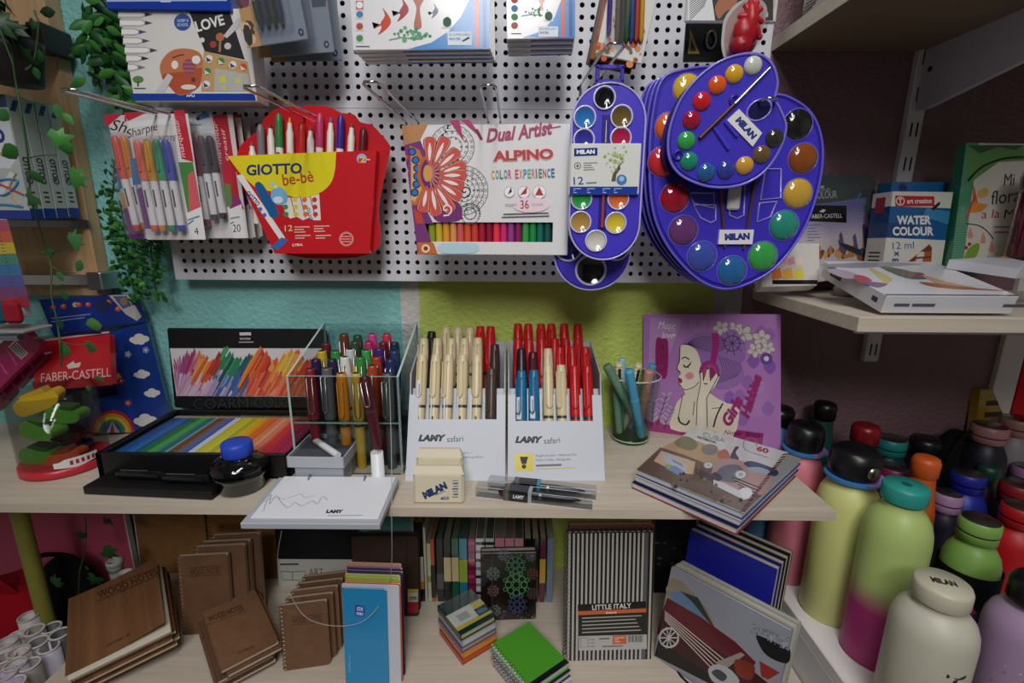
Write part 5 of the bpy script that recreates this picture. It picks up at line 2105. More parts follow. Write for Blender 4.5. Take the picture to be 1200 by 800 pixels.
def art(a):
    def poly(p, c, s=True, k=3):
        a.poly(bez(p, k) if s else p, c, 'gloss')
    poly([(815, 499), (924, 530), (916, 538), (905, 548), (860, 538), (800, 524), (790, 518)], '#c6c8c8', False)
    poly([(790, 517), (800, 512), (816, 516), (840, 526), (850, 532), (840, 545), (815, 545), (780, 530), (774, 526)], '#b08f6a')
    poly([(774, 524), (800, 532), (835, 546), (880, 565), (895, 578), (872, 600), (746, 550)], '#5a4a38', False)
    poly([(775, 528), (815, 541), (812, 556), (790, 552), (766, 540)], '#c0a884', False)
    poly([(790, 520), (800, 511), (812, 514), (818, 522), (808, 528)], '#6a6a4a')
    poly([(822, 524), (832, 520), (841, 524), (838, 532), (826, 532)], '#70726c')
    poly([(840, 532), (850, 526), (856, 536), (848, 540)], '#b0643a')
    poly([(859, 528), (862, 523), (866, 524), (862, 530), (866, 538), (858, 541), (856, 534)], '#3c3a4a')
    poly([(776, 534), (786, 532), (805, 546), (802, 554), (788, 550)], '#a9b4c4', False)
    poly([(780, 544), (792, 546), (803, 553), (796, 557), (780, 549)], '#6a86b0', False)
    a.circ(784, 546, 2.5, '#9ab03a')
    for k in range(4):
        a.line([(788 + k * 3, 538 + k * 1.5), (791 + k * 3, 542 + k * 1.5)], .9, '#3a4250')
    # vintage car
    poly([(838, 541), (856, 537), (884, 545), (900, 556), (905, 565), (892, 580), (862, 572), (836, 562)], '#a98a82')
    poly([(872, 544), (880, 540), (900, 546), (912, 552), (908, 558), (890, 553)], '#26405c')
    poly([(874, 549), (888, 547), (902, 552), (896, 556)], '#8fa4b4')
    poly([(840, 552), (850, 545), (866, 545), (872, 556), (862, 566), (838, 560)], '#565d68')
    poly([(838, 553), (847, 560), (836, 566), (833, 558)], '#1f242c')
    for x, y, r in ((830, 545, 6), (868, 556, 8)):
        a.circ(x, y, r, '#8f9296', r * .7)
        a.circ(x, y, r * .75, '#d6d8da', r * .52)
        a.circ(x, y, r * .4, '#a8acb0', r * .28)
    poly([(815, 548), (834, 556), (834, 563), (815, 555)], '#33373c', False)
    for k in range(4):
        a.line([(858 + k * 3, 559 + k * 4), (892 - k * 2, 572 + k * 3.5)], 2, '#1c1e22')
        a.line([(860 + k * 3, 561 + k * 4), (890 - k * 2, 573.5 + k * 3.5)], .8, '#c9cbcc')
    poly([(836, 562), (848, 566), (872, 577), (880, 583), (872, 586), (852, 576), (836, 568)], '#c6c8ca', False)
    poly([(866, 575), (876, 571), (882, 578), (874, 584)], '#d6d8da')
    for i in range(40):
        x, y = RN.uniform(780, 870), RN.uniform(553, 590)
        if y > 545 + (x - 780) * .33 and y < 558 + (x - 760) * .4:
            a.circ(x, y, RN.uniform(1, 2.4), RN.choice(['#7a6a50', '#3a3026', '#4a3c2c', '#8f7c5c']), n=6)
    a.word('CUBA', (823, 511), (849, 519), 5, '#8f9498')
    a.word('NOTEBOOK', (817, 513), (839, 520), 2.4, '#2c2e30', bold=.03)
    a.ring(879, 521, 8, .8, '#7a8a80')
    a.poly([(883, 523), (908, 530), (904, 538), (879, 530)], '#c6cac4', 'gloss')
    a.word('60', (886, 528), (900, 532), 6, '#a83238', bold=.04)
    a.rule((881, 530), (900, 536), .7, '#5c6a60')
    # striped air mail hinge
    x0, y0, x1, y1 = 923, 531, 872, 600
    n = 22
    for i in range(n):
        t0, t1 = i / n, (i + .55) / n
        c = ['#8e2430', '#1d2440'][i % 2]
        P = lambda t, o: (x0 + (x1 - x0) * t + o, y0 + (y1 - y0) * t - o * .2)
        a.poly([P(t0, 0), P(t0, -5.5), P(t1, -6.5), P(t1, 0)], c, 'gloss')


T = thing('travel_notebook', 'vintage car notebook topmost of the stack jutting over the shelf edge', 'notebook', F0, 'stack of travel notebooks')
book(T, F0, .0092, '#8f9290', '#cfcdd2', 'gloss', art, spine=False, back='#2c3a78')
G = F0.shift((-.001, -.002, -.0096))
T = thing('travel_notebook', 'blue backed notebook in the middle of the travel notebook stack', 'notebook', G, 'stack of travel notebooks')
book(T, G, .0092, '#b9b3aa', '#cfcdd2', 'gloss', None, spine=False, back='#1d2a6a')
G = F0.shift((-.0025, -.005, -.0192))
T = thing('travel_notebook', 'red backed notebook at the bottom of the travel notebook stack', 'notebook', G, 'stack of travel notebooks')
book(T, G, .0094, '#1d1f2a', '#cfcdd2', 'gloss', None, spine=False, back='#8a1f30')

# ------------------------------------------------------------------ colour pencil case
Zp = TAB + .035
PL, PR = at(126, 534, .639).x, -.315
O = Vector((PL - .012, .632, TAB))
T = thing('pencil_case', 'open black colour pencil case with painted panel inside its lid', 'pencil case', O)
W = PR - PL + .012
D = .168
m = MB()
m.box((0, 0, 0), (W, D, .004), '#0d0d0f', 'satin', .001)
m.box((0, 0, 0), (W, .006, .038), '#0e0e10', 'satin', .0012)
m.box((0, D - .004, 0), (W, D, .038), '#0e0e10', 'satin', .0012)
m.box((0, 0, 0), (.010, D, .038), '#0e0e10', 'satin', .0012)
m.box((W - .004, 0, 0), (W, D, .038), '#0e0e10', 'satin', .0012)
m.box((.01, .006, .004), (W - .004, D - .004, .026), '#141416', 'matte')
part(T, 'tray', m)
ramp = ['#123a6a', '#1c4f8a', '#1f5a9c', '#2a68b0', '#1c4f70', '#1f6a58', '#2a7a3c', '#48a04a', '#3a8a6a', '#2a6a7a', '#7a9a9c', '#6a4a34', '#8a5c3c', '#5c6a9c', '#3f5cb0', '#c9cfe0', '#b8b83c', '#c9c43a', '#d6cc3c', '#a8b03a', '#d9c02c', '#dcae28', '#dd9426', '#d9742a', '#d9602c', '#d88a5c', '#e0a98c', '#d9866a', '#d95a40', '#c93a38', '#c02c3c', '#b5244c', '#a81c48', '#b02c5c', '#8c1c44']
npc = 52
for i in range(npc):
    t = i / (npc - 1) * (len(ramp) - 1)
    c = ramp[int(round(t))]
    x = .0125 + (W - .019) * (i + .5) / npc
    r = (W - .019) / npc * .5
    y0, y1 = .0085, D - .0065
    p = MB()
    p.tube([(x, y0, .0305), (x, y1 - .018, .0305)], r, c, 'plastic', 6, smooth=False)
    p.tube([(x, y1 - .018, .0305), (x, y1 - .006, .0305)], [r, r * .35], '#c9a880', 'paper', 6)
    p.tube([(x, y1 - .006, .0305), (x, y1, .0305)], [r * .35, .0002], c, 'paper', 6)
    part(T, 'colour_pencil', p)
# lid
l0, l1 = O + Vector((0, D - .001, .040)), O + Vector((W, D - .001, .040))
FL = fr3(l0, l1, l0 + Vector((-.0, .012, .138)))
FL.h = .140
a = A(FL)
a.box((0, 0, -.006), (FL.w, FL.h, 0), '#0e0e11', 'satin', .004)
a.poly([(199, 408), (383, 408), (370, 465), (207, 464)], '#d6d2d6', 'paper')


def brush_stroke(x, y, L, c, w=3.4):
    a.poly([(x, y), (x + w, y + 3), (x - L * .5 + w, y + L), (x - L * .5 - w * .6, y + L)], c, 'paper')


a.dz = 3e-6
seq = [(196, 'm'), (212, 'p'), (226, 'm'), (240, 'o'), (255, 'r'), (264, 'g'), (276, 'g'), (288, 't'), (300, 'o'), (312, 'r'), (324, 'o'), (338, 'y'), (352, 'o'), (364, 'r'), (376, 'r')]
pal = {'m': ['#a8386c', '#94305c', '#c0608c'], 'p': ['#b05c90', '#c68ab0', '#9c4880'], 'o': ['#d9783a', '#e09a4c', '#cf5c34'], 'r': ['#c8402c', '#d0562f', '#a82c28'],
       'g': ['#2f7a5c', '#3f9a68', '#1f4f4a'], 't': ['#23605c', '#2a4a78', '#18303c'], 'y': ['#dcb840', '#d9982f', '#e0c870']}
FILL = [(193, 424), (206, 418), (220, 412), (236, 422), (248, 418), (258, 409), (270, 412), (284, 411), (296, 420), (306, 413), (318, 420), (332, 416), (346, 410), (360, 414), (378, 420), (383, 408 + 20), (370, 465), (202, 464)]
for q in range(420):
    x = 198 + RN.random() * (380 - 198)
    k = min(range(len(seq)), key=lambda j: abs(seq[j][0] - x) + RN.uniform(0, 6))
    yt = 412 + 6 * math.sin(x * .16) + RN.uniform(-2, 8)
    yb = 463.5
    L = yb - yt
    xb = x - L * .32
    if xb < 196 + (463 - yb):
        pass
    xl = lambda y: 199 + (y - 408) * 9 / 56 + 1
    xr = lambda y: 383 - (y - 408) * 13 / 57 - 3
    yt += RN.random() ** 2 * 30
    xb = x - (yb - yt) * .55
    pts = [(x, yt), (x + 1.6, yt + 4), (xb + 2.6, yb), (xb - .4, yb)]
    pts = [(min(max(X, xl(Y)), xr(Y)), Y) for X, Y in pts]
    a.poly(pts, RN.choice(pal[seq[k][1]]), 'paper')
for q in range(260):
    x = RN.uniform(200, 374)
    y0 = 462 - 30 * RN.random() ** 1.6
    c = RN.choice(['#c9a0bc', '#d0b0c8', '#b98cae', '#c4b0cc'] if x < 262 + RN.uniform(-14, 14) else (['#4a6aa8', '#6a84bc', '#3a5a98', '#8a94c0'] if x < 290 + RN.uniform(-8, 8) else ['#cf5a3c', '#d9754c', '#c4483a', '#d98a6a']))
    pts = [(x, y0), (x + 1.6, y0 + 2), (x - (463.5 - y0) * .5 + 2.4, 463.5), (x - (463.5 - y0) * .5 - .6, 463.5)]
    pts = [(min(max(X, 199 + (Y - 408) * .15 + 1), 380 - (Y - 408) * .23), Y) for X, Y in pts]
    a.poly(pts, c, 'paper')
a.dz = 8e-6
a.word('老蒙克', (281, 393), (295, 392.5), 4.5, '#d6d6da') if False else None
a.rule((281.5, 391), (295, 390.8), 3.6, '#c9c9ce')
a.word('NYONI', (282, 398), (294, 397.8), 2.6, '#c9c9ce', bold=.02)
a.rule((280.5, 400.6), (298, 400.4), 1.2, '#a9a9ae')
a.word('COARM', (228, 479), (292, 477.5), 12, '#26272c', bold=-.005)
a.word('COLOUR', (300, 477.5), (362, 476), 12, '#26272c', bold=-.005)
o = part(T, 'lid', a)
o.matrix_local = Matrix.Translation(-O) @ FL.M
# black tray in front with two silver clipped pens
P0, P1 = on(96, 570, TAB + .012), on(247, 577, TAB + .012)
F = fr3(P0, P1, P0 + Vector((.002, .05, 0)))
F.h = .045
T = thing('pen_tray', 'flat black tray lying in front of the open pencil case', 'tray', F)
m = MB()
m.box((0, 0, -.0115), (F.w, F.h, 0), '#0f0f10', 'satin', .0012)
part(T, 'tray_body', m)
for q, (u, v) in enumerate(((.16, .55), (.55, .45))):
    F2_ = F.shift((F.w * u, F.h * v, .0062))
    m = MB()
    m.tube([(0, 0, 0), (.004, 0, 0), (.06, .001, 0), (.07, .001, 0)], [.003, .0055, .0058, .004], '#0c0c0d', 'dome', 12)
    m.tube([(.006, 0, .0062), (.045, .0005, .0066)], .0011, '#a8aab0', 'metal', 6)
    solo('pen', m, ['black pen with silver clip on the flat tray, nearer the sharpener tub', 'black pen with silver clip on the flat tray, nearer the ink bottle'][q], 'pen', F2_, 'black pens on the flat tray')

# ------------------------------------------------------------------ sharpener tub
Pt = on(60, 545, TAB)
Pt = Vector((-.665, .672, TAB))
T = thing('plastic_tub', 'clear round tub with red base full of coloured sharpeners', 'tub', Pt)
R0 = .052
m = MB()
m.lathe([(R0 * .985, .0), (R0 * 1.03, .001), (R0 * 1.03, .012), (R0 * .96, .013), (.0001, .013)], '#c42a38', 'plastic', 40)
m.lathe([(.0001, .0), (R0 * .985, 0)], '#c42a38', 'plastic', 40, cap=False)
part(T, 'base', m)
m = MB()
m.lathe([(R0, .012), (R0, .118), (R0 * .97, .118), (R0 * .97, .014)], '#eceaea', 'clear', 40, cap=False)
part(T, 'clear_wall', m)
m = MB()
vs, fs = [], []
for i in range(9):
    an = math.radians(-62 + i * 7)
    for z in (.012 + .004 * abs(i - 4) / 4, .027 - .003 * (i < 2)):
        vs.append((R0 * 1.012 * math.cos(an), R0 * 1.012 * math.sin(an), z))
for i in range(8):
    fs.append((2 * i, 2 * i + 2, 2 * i + 3, 2 * i + 1))
m.add(vs, fs, '#e0dede', 'paper')
for i in range(3, 8):
    an = math.radians(-62 + i * 7)
    m.add([(R0 * 1.016 * math.cos(an + d), R0 * 1.016 * math.sin(an + d), z) for d, z in ((-.035, .017), (.035, .017), (.035, .0235), (-.035, .0235))], [(0, 1, 2, 3)], '#a8243a', 'paper')
part(T, 'name_label', m)


def sharpener(lab, px_, py_, Y, s, col, top, yaw, tilt):
    P = at(px_, py_, Y)
    dx, dy = P.x - Pt.x, P.y - Pt.y
    l = math.hypot(dx, dy)
    lim = R0 - s * 1.12 - .003
    if l > lim:
        P = Vector((Pt.x + dx * lim / l, Pt.y + dy * lim / l, P.z))
    M = Matrix.Translation(P) @ Matrix.Rotation(yaw, 4, 'Z') @ Matrix.Rotation(tilt, 4, 'Y')
    T = thing('sharpener', lab, 'sharpener', M, 'sharpeners in the clear tub')
    m = MB()
    o = bez([(-s, -s * .35), (-s * .4, -s * .5), (s * .6, -s * .45), (s, -s * .1), (s * .9, s * .3), (s * .2, s * .35), (-s * .5, s * .5), (-s, s * .3)], 4)
    m.M = Matrix.Rotation(math.radians(90), 4, 'X')
    m.prism(o, -s * .5, s * .5, col, 'plastic', smooth=False)
    part(T, 'body', m)
    m = MB(Matrix.Rotation(math.radians(90), 4, 'X'))
    m.box((-s * .6, s * .3, -s * .42), (s * .55, s * .62, s * .42), top, 'clear' if top == '#2a6a30' else 'plastic', .001)
    part(T, 'lid', m)


sharpener('yellow sharpener topmost against the tub wall', 28, 468, .675, .026, '#c9a828', '#b8921f', .4, -.35)
sharpener('golden sharpener below the topmost yellow one', 16, 498, .68, .022, '#c4a02c', '#a8841c', .2, -.1)
sharpener('light green sharpener highest on the gift box side', 80, 484, .665, .022, '#5aa838', '#1f5a24', .1, .1)
sharpener('light green sharpener in the middle of the tub', 48, 504, .645, .024, '#5fae3a', '#20602a', -.1, .12)
sharpener('light green sharpener lowest in the tub', 38, 534, .65, .024, '#58a836', '#1c5a24', 0, .05)
sharpener('orange sharpener lying on the tub base', 80, 535, .655, .022, '#c9602a', '#8a3a1c', .2, -.3)
sharpener('dark red sharpener behind the orange one', 82, 508, .685, .02, '#6a1c1c', '#3a1010', .1, .1)
sharpener('dark blue sharpener above the orange one', 88, 522, .69, .02, '#1c2450', '#141838', .3, 0)
sharpener('dark olive sharpener at the tub wall', 12, 525, .69, .02, '#33451c', '#24331a', 0, .2)

# ------------------------------------------------------------------ gift boxes of colouring pencils
F = fr3(at(108, 509, .742), at(158, 508, .735), at(60, 392, .765))
FB = fr3(at(62, 515, .748), at(202, 492, .80), at(46, 352, .765))
T = thing('gift_box', 'tall dark blue gift box printed with clouds and a rainbow', 'gift box', FB)


def bp(x, y):
    return FB.px(x, y)


a = A(FB)
a.prism([a.P(p) for p in ((160, 507), (200, 490), (172, 378), (118, 392), (138, 460))], -.012, 0, '#1c3f94', 'gloss')
a.poly([(160, 507), (200, 490), (172, 378), (142, 385), (154, 460)], '#17367f', 'gloss')
for x, y, s in ((163, 397, 11), (128, 400, 6), (166, 438, 9), (178, 460, 9), (170, 492, 13), (142, 425, 0)):
    if s:
        for dx, dy, r in ((-.6, .1, .45), (0, -.2, .55), (.6, 0, .5), (.2, .3, .45), (-.3, .3, .4)):
            a.circ(x + dx * s, y + dy * s, r * s, '#c9c6c0', r * s * .7, n=12)
for x, y, c in ((133, 415, '#b03a44'), (138, 441, '#e0c040'), (150, 472, '#b0404c'), (171, 410, '#6a7cb0'), (150, 415, '#8a98c4'), (142, 446, '#c83838')):
    for k in range(5):
        a.circ(x + 2.6 * math.cos(k * 1.257), y + 2.6 * math.sin(k * 1.257), 1.7, c, n=8)
    a.circ(x, y, 1.2, '#f0e0a0', n=8)
part(T, 'side_panel', a)
a = A(FB)
a.prism([a.P(p) for p in ((62, 392), (172, 377), (158, 344), (45, 351))], -.004, -.001, '#1a3382', 'gloss')
a.z = -.0008
for i, (x, y) in enumerate(((62, 360), (74, 359), (88, 357), (92, 357), (103, 357), (127, 354), (138, 362))):
    a.circ(x, y, 3.6, ['#b02c34', '#c03c30', '#c9b0a0', '#b03038', '#a02c38', '#b83040', '#c04434'][i], 3)
    a.circ(x - .5, y - 1, 1.3, '#d9a84c')
a.poly([(127, 346), (150, 345), (166, 371), (160, 376), (147, 368)], '#b9b4ae', 'gloss')
a.poly([(132, 347), (148, 347), (154, 358), (144, 362)], '#4a5a8c', 'gloss')
a.circ(145, 353, 5, '#8a6a5c')
a.circ(120, 358, 9, '#131d48', 7)
a.rule((60, 373), (106, 368), 1.2, '#8a96c8', 2, 4)
part(T, 'top_flap', a)
a = A(FB)
a.prism([a.P(p) for p in ((104, 509), (160, 507), (139, 462), (100, 470))], -.01, -.002, '#1f3f8c', 'gloss')
a.z = -.0018
for r, c in ((26, '#b8342c'), (22.5, '#d9923a'), (19, '#d9cc4c'), (15.5, '#4a9a4c'), (12, '#3a6ab0'), (8.5, '#1f3f8c')):
    pts = [(131 + r * math.cos(math.pi * (1 + k / 14)), 507 + r * 1.0 * math.sin(math.pi * (1 + k / 14))) for k in range(15)]
    pts = [(max(x, 104.5), y) for x, y in pts]
    a.poly(pts, c, 'gloss')
a.poly([(124, 507), (131, 494), (140, 507)], '#c9c4bc', 'gloss')
a.poly([(128, 507), (131, 495), (134, 507)], '#b8403a', 'gloss')
part(T, 'front_panel', a)
m = MB()
b0, b1 = FB.px(62, 512), FB.px(150, 395)
m.box((b0[0], b0[1], -.03), (b1[0], b1[1], -.02), '#14245c', 'gloss', .001)
part(T, 'back_panel', m)
F = fr3(at(40, 458, .715), at(131, 450, .722), at(28, 400, .735))
T = thing('pencil_box', 'red pencil box with silver lettering inside the blue gift box', 'pencil box', F)
a = A(F)
a.slab(.012, '#b81e28', 'gloss', .0008)
a.poly([(37, 447), (132, 439), (132, 451), (40, 458)], '#8a1620', 'gloss')
a.word('FABER-CASTELL', (48, 448), (130, 441), 10.5, '#d0b8b4', shear=.1)
a.poly([(78, 428), (86, 423), (88, 426), (95, 424), (93, 430), (80, 432)], '#d6c0bc', 'gloss')
a.poly([(30, 400), (128, 388), (128, 390), (30, 402.5)], '#c9989c', 'gloss')
part(T, 'carton', a)
F = fr3(at(28, 400, .737), at(118, 388, .742), at(28, 393, .775))
m = A(F)
m.slab(.006, '#1b1113', 'gloss', .0008, h=.02)
solo('pencil_box', m, 'dark thin box lying over the red pencil box', 'pencil box', F)

# pink foil pouches behind the tub
for q, (bl, br, tl, Y, c, lab) in enumerate((((-20, 470), (46, 408), (-36, 440), .70, '#a81c5c', 'magenta foil pouch with white barcode leaning above the tub'),
                                             ((-10, 486), (52, 420), (-20, 462), .72, '#8a164c', 'darker magenta foil pouch under the barcoded one'))):
    F = flatF(bl, br, tl, Y)
    T = thing('foil_pouch', lab, 'pouch', F, 'magenta foil pouches')
    a = A(F)
    w, h = F.w, F.h
    a.prism(bez([(0, 0), (w * .5, -h * .05), (w, 0), (w * 1.02, h * .5), (w, h), (w * .5, h * 1.05), (0, h)], 4), -.012, 0, c, 'gloss')
    for k in range(5):
        t = .12 + k * .17
        a.flat([(w * t, h * .1), (w * (t + .03), h * .1), (w * (t + .1), h * .9), (w * (t + .08), h * .9)], '#c2508a', 'gloss')
    if q == 0:
        a.flat([(w * .74, h * .15), (w * .86, h * .15), (w * .86, h * .8), (w * .74, h * .8)], '#d6c8cc')
        for k in range(7):
            a.flat([(w * .75, h * (.2 + k * .08)), (w * .85, h * (.2 + k * .08)), (w * .85, h * (.235 + k * .08)), (w * .75, h * (.235 + k * .08))], '#2a1c24')
    part(T, 'pouch_film', a)
# ================================================================== small wall shelf
def pad(label, bl, br, tl, Y, lean, t, col, art, group='watercolour pads and boxes on the wall shelf', name='paint_box', cat='paint box', Y2=None):
    F = fr3(at(*bl, Y), at(*br, Y2 or Y), at(*tl, Y + lean))
    T = thing(name, label, cat, F, group)
    a = A(F)
    a.slab(t, col, 'gloss', .0008)
    art(a)
    part(T, 'carton', a)
    return T


def art(a):
    a.rect(905, 252, 1025, 205, '#4e5557', 'gloss')
    a.word('COLOUR', (953, 233), (981, 232), 9, '#b9bcbc')
    a.word('AQUA', (958, 224), (973, 223.5), 3.5, '#b9bcbc')
    a.poly([(958, 219), (966, 217), (965, 221)], '#b9bcbc')
    a.line([(996, 241), (1008, 222)], 2.2, '#23648a')
    a.line([(999, 243), (1009, 226)], 1.2, '#6aa0b8')


pad('dark grey watercolour pad standing rearmost against the purple wall', (935, 330), (1016, 330), (940, 212), .795, .02, .012, '#4e5557', art, name='watercolour_pad', cat='pad')


def art(a):
    w, h = a.F.w, a.F.h
    a.flat([(0, 0), (w, 0), (w, h), (0, h)], '#b9b0b6', 'gloss')
    for k in range(10):
        t = k / 10
        a.flat([(0, h * (.55 + .045 * k)), (w, h * (.55 + .045 * k)), (w, h), (0, h)], ['#b3aab4', '#aaa2b2', '#a19ab0', '#9690ac', '#8c87a8', '#827ea4', '#7976a0', '#716e9a', '#6a6896', '#6a6896'][k], 'gloss')
    a.poly([(947, 240), (992, 241), (992, 261), (947, 259)], '#131316', 'gloss')
    a.word('FABER-CASTELL', (949, 256), (987, 255), 5, '#d6d2cc')
    a.poly([(960, 248), (964, 245), (968, 246), (965, 249)], '#d6d2cc')
    a.rule((946, 264), (962, 263.5), 1, '#6a6470', 7, 3.6)
    for i in range(46):
        x = RN.uniform(940, 1022)
        a.circ(x, RN.gauss(296, 4), RN.uniform(2, 5), RN.choice(['#b5702c', '#8a4a24', '#c9903c', '#5c3c30', '#a05a3a']), RN.uniform(2, 5), n=8)
    for x, y, l in ((985, 275, 22), (1001, 277, 22), (1012, 265, 26), (1015, 268, 22), (984, 282, 14)):
        a.poly([(x - 2, y), (x + 1, y - 4), (x + 6, y + l), (x + 1, y + l)], '#54486c')
    a.poly([(982, 284), (992, 286), (1014, 295), (1022, 302), (1010, 300), (990, 292)], '#22242c')
    a.poly([(1008, 292), (1022, 298), (1022, 303), (1010, 300)], '#3b4f6c')


pad('watercolour pad with sunset city print and black name strip', (940, 333), (1026, 320), (950, 240), .745, .028, .010, '#b3aab0', art, name='watercolour_pad', cat='pad', Y2=.762)


def art(a):
    a.rect(890, 330, 960, 285, '#c9c4bd', 'gloss')
    a.poly([(905, 333), (958, 333), (958, 328), (905, 328)], '#151516', 'gloss')
    for i, c in enumerate(['#d9762c', '#dca03c', '#d6c43c']):
        a.poly([(905 + i * 13, 328), (904 + i * 13, 317), (914 + i * 13, 313), (917 + i * 13, 326)], c)
    for i, c in enumerate(['#d6a0a0', '#c98a94', '#d8c4b4']):
        a.poly([(915 + i * 9, 311), (914 + i * 9, 304), (921 + i * 9, 300), (923 + i * 9, 309)], c)


pad('pale half pan box with orange and yellow swatches tucked behind the palette', (893, 336), (958, 334), (897, 292), .705, .03, .02, '#d2cec8', art)


def tube_box(bl, br, tl, Y, Y2, front, label):
    F = fr3(at(*bl, Y), at(*br, Y2), at(*tl, Y + .004))
    T = thing('paint_box', label, 'paint box', F, 'watercolour tube boxes')
    w, h = F.w, F.h
    a = A(F)
    P = a.P
    D = .035
    if front:
        win = [(1088, 291), (1092, 295), (1092, 313), (1062, 313)]
        a.prism([(0, 0), (w, 0), (w, h), (0, h)], -D, -.0012, '#d4d0c8', 'gloss')
        a.flat([(0, 0), (w, 0), (w, h), (0, h)], '#dad6ce', 'gloss', z=0)
        a.z = .00002
        a.flat([(0, h * .43), (w, h * .40), (w, h * .80), (0, h * .82)], '#1f5a92', 'gloss')
        a.flat([(0, h * .43), (w * .5, h * .415), (w * .45, h * .6), (0, h * .62)], '#184478', 'gloss')
        a.flat([(w * .55, h * .7), (w, h * .6), (w, h * .76), (w * .6, h * .80)], '#3a8ab8', 'gloss')
        a.poly([(1091, 244), (1101, 236), (1102, 239), (1094, 247)], '#161a22')
        a.poly([(1049, 229), (1095, 230), (1095, 241.5), (1049, 242)], '#b5242c', 'gloss')
        a.circ(1055, 235.5, 5.2, '#ece6e2')
        a.circ(1055, 235.5, 4.2, '#b5242c')
        a.word('T', (1053, 239), (1057, 239), 6.5, '#ece6e2', bold=.03)
        a.word('art creation', (1063, 238.5), (1092, 238), 5.5, '#ece6e2', bold=.02)
        a.word('WATER', (1051, 263), (1091, 263), 10.5, '#e6e4e0', bold=.04)
        a.word('COLOUR', (1046, 276), (1094, 276), 10.5, '#e6e4e0', bold=.04)
        a.word('12 ml', (1046, 292), (1071, 291), 8.5, '#25608c')
        a.word('8 x', (1053, 308), (1053.5, 294), 8, '#1c3a7c', bold=.03)
        a.poly([(1089, 286), (1092, 290), (1091, 315), (1061, 309)], '#7a3a24', 'gloss')
        for k in range(3):
            y = 291 + k * 8
            a.poly([(1076 - k * 4, y + 5), (1091, y + 3), (1091, y + 9), (1072 - k * 4, y + 10)], '#a85c34', 'gloss')
            a.poly([(1076 - k * 2, y + 4.5), (1083 - k * 2, y + 3.5), (1083 - k * 2, y + 9.5), (1074 - k * 2, y + 10)], '#d8d2cc', 'gloss')
        # left side
        for z0, z1, c, y0, y1 in ((-D, 0, '#173e74', .43, .82),):
            a.add([(-.0002, h * y0, z0), (-.0002, h * y0, z1), (-.0002, h * y1, z1), (-.0002, h * y1, z0)], [(0, 1, 2, 3)], c, 'gloss')
        for k in range(4):
            y = h * (.08 + .05 * k)
            a.add([(-.0003, y, -D * .8), (-.0003, y, -D * .2), (-.0003, y + h * .02, -D * .2), (-.0003, y + h * .02, -D * .8)], [(0, 1, 2, 3)], '#3a3a44', 'gloss')
        a.add([(-.0003, h * .74, -D * .8), (-.0003, h * .74, -D * .3), (-.0003, h * .94, -D * .3), (-.0003, h * .94, -D * .8)], [(0, 1, 2, 3)], '#9c2c34', 'gloss')
    else:
        a.slab(.03, '#2668a6', 'gloss', .0008)
        a.circ(1058, 220, 5, '#1a3f6c')
    part(T, 'carton', a)


tube_box((1033, 318), (1102, 318), (1027, 224), .720, .726, True, 'white and blue watercolour tube box facing out with triangular window')
tube_box((1030, 318), (1094, 318), (1028, 213), .763, .763, False, 'blue tube box just behind the white and blue one')

# big white box lying, small white box on it
bl = on(1040, 346, SHF + .0248)
F = fr3(bl, at(1195, 347, bl.y), at(941, 305.5, .695))
T = thing('paint_box', 'big flat white box with brush stroke print lying along the shelf edge', 'paint box', F, 'watercolour pads and boxes on the wall shelf')
a = A(F)
a.slab(.0225, '#d4d3d9', 'gloss', .0008)
for pts, c in (([(962, 310), (1040, 307), (1080, 310), (1000, 314)], '#9a9aa4'), ([(968, 316), (988, 316), (1010, 324), (990, 326)], '#b9a8ba'), ([(1000, 323), (1012, 323), (1022, 329), (1008, 331)], '#bf5a66'),
               ([(1018, 314), (1030, 318), (1046, 327), (1036, 331)], '#c9bc72'), ([(1030, 312), (1060, 316), (1090, 326), (1062, 326)], '#5c6250'), ([(1056, 318), (1082, 320), (1078, 326)], '#8a5c46'),
               ([(1080, 322), (1110, 330), (1146, 338), (1110, 338)], '#c9a07c'), ([(1078, 330), (1130, 336), (1180, 341), (1100, 337)], '#a3644a'), ([(1010, 330), (1040, 332), (1028, 337)], '#8a6a86')):
    a.poly(bez(pts, 4), c, 'gloss')
w, h = F.w, F.h
a.flat([(0, .0005), (w, .0005), (w, .004), (0, .004)], '#2b3158', 'gloss')
for x0, x1 in ((.012, .03), (.033, .06), (.14, .165)):
    a.add([(x0, -.0002, -.014), (x1, -.0002, -.014), (x1, -.0002, -.010), (x0, -.0002, -.010)], [(0, 1, 2, 3)], '#55555e', 'paper')
for y0, y1 in ((.012, .022), (.085, .11)):
    a.add([(-.0002, y0, -.014), (-.0002, y0, -.008), (-.0002, y1, -.008), (-.0002, y1, -.014)], [(0, 1, 2, 3)], '#3c3c48', 'paper')
part(T, 'carton', a)
q = [F.O + F.X * u + F.Y * v + F.Z * .0132 for u, v in (F.px(1190, 327), F.px(1255, 318), F.px(1175, 311), F.px(1108, 315))]
O = q[0].copy()
m = MB()
c0 = [F.M.inverted().to_3x3() @ (p - O) for p in q]
vs = [(p.x, p.y, 0) for p in c0] + [(p.x, p.y, -.0125) for p in c0]
m.add(vs, [(0, 1, 2, 3), (7, 6, 5, 4), (0, 4, 5, 1), (1, 5, 6, 2), (2, 6, 7, 3), (3, 7, 4, 0)], '#d0d1da', 'gloss')
T = thing('paint_box', 'small white box with orange end on top of the big flat white box', 'paint box', Matrix.Translation(O) @ F.M.to_3x3().to_4x4())
part(T, 'carton', m)
a = MB()
k = .82
c1 = [c0[0] * .12 + c0[1] * .88, c0[1] * 1, c0[2] * 1, c0[3] * .3 + c0[2] * .7]
a.add([(p.x, p.y, .0002) for p in c1], [(0, 1, 2, 3)], '#c98a4c', 'gloss')
part(T, 'orange_end', a, 'orange end')

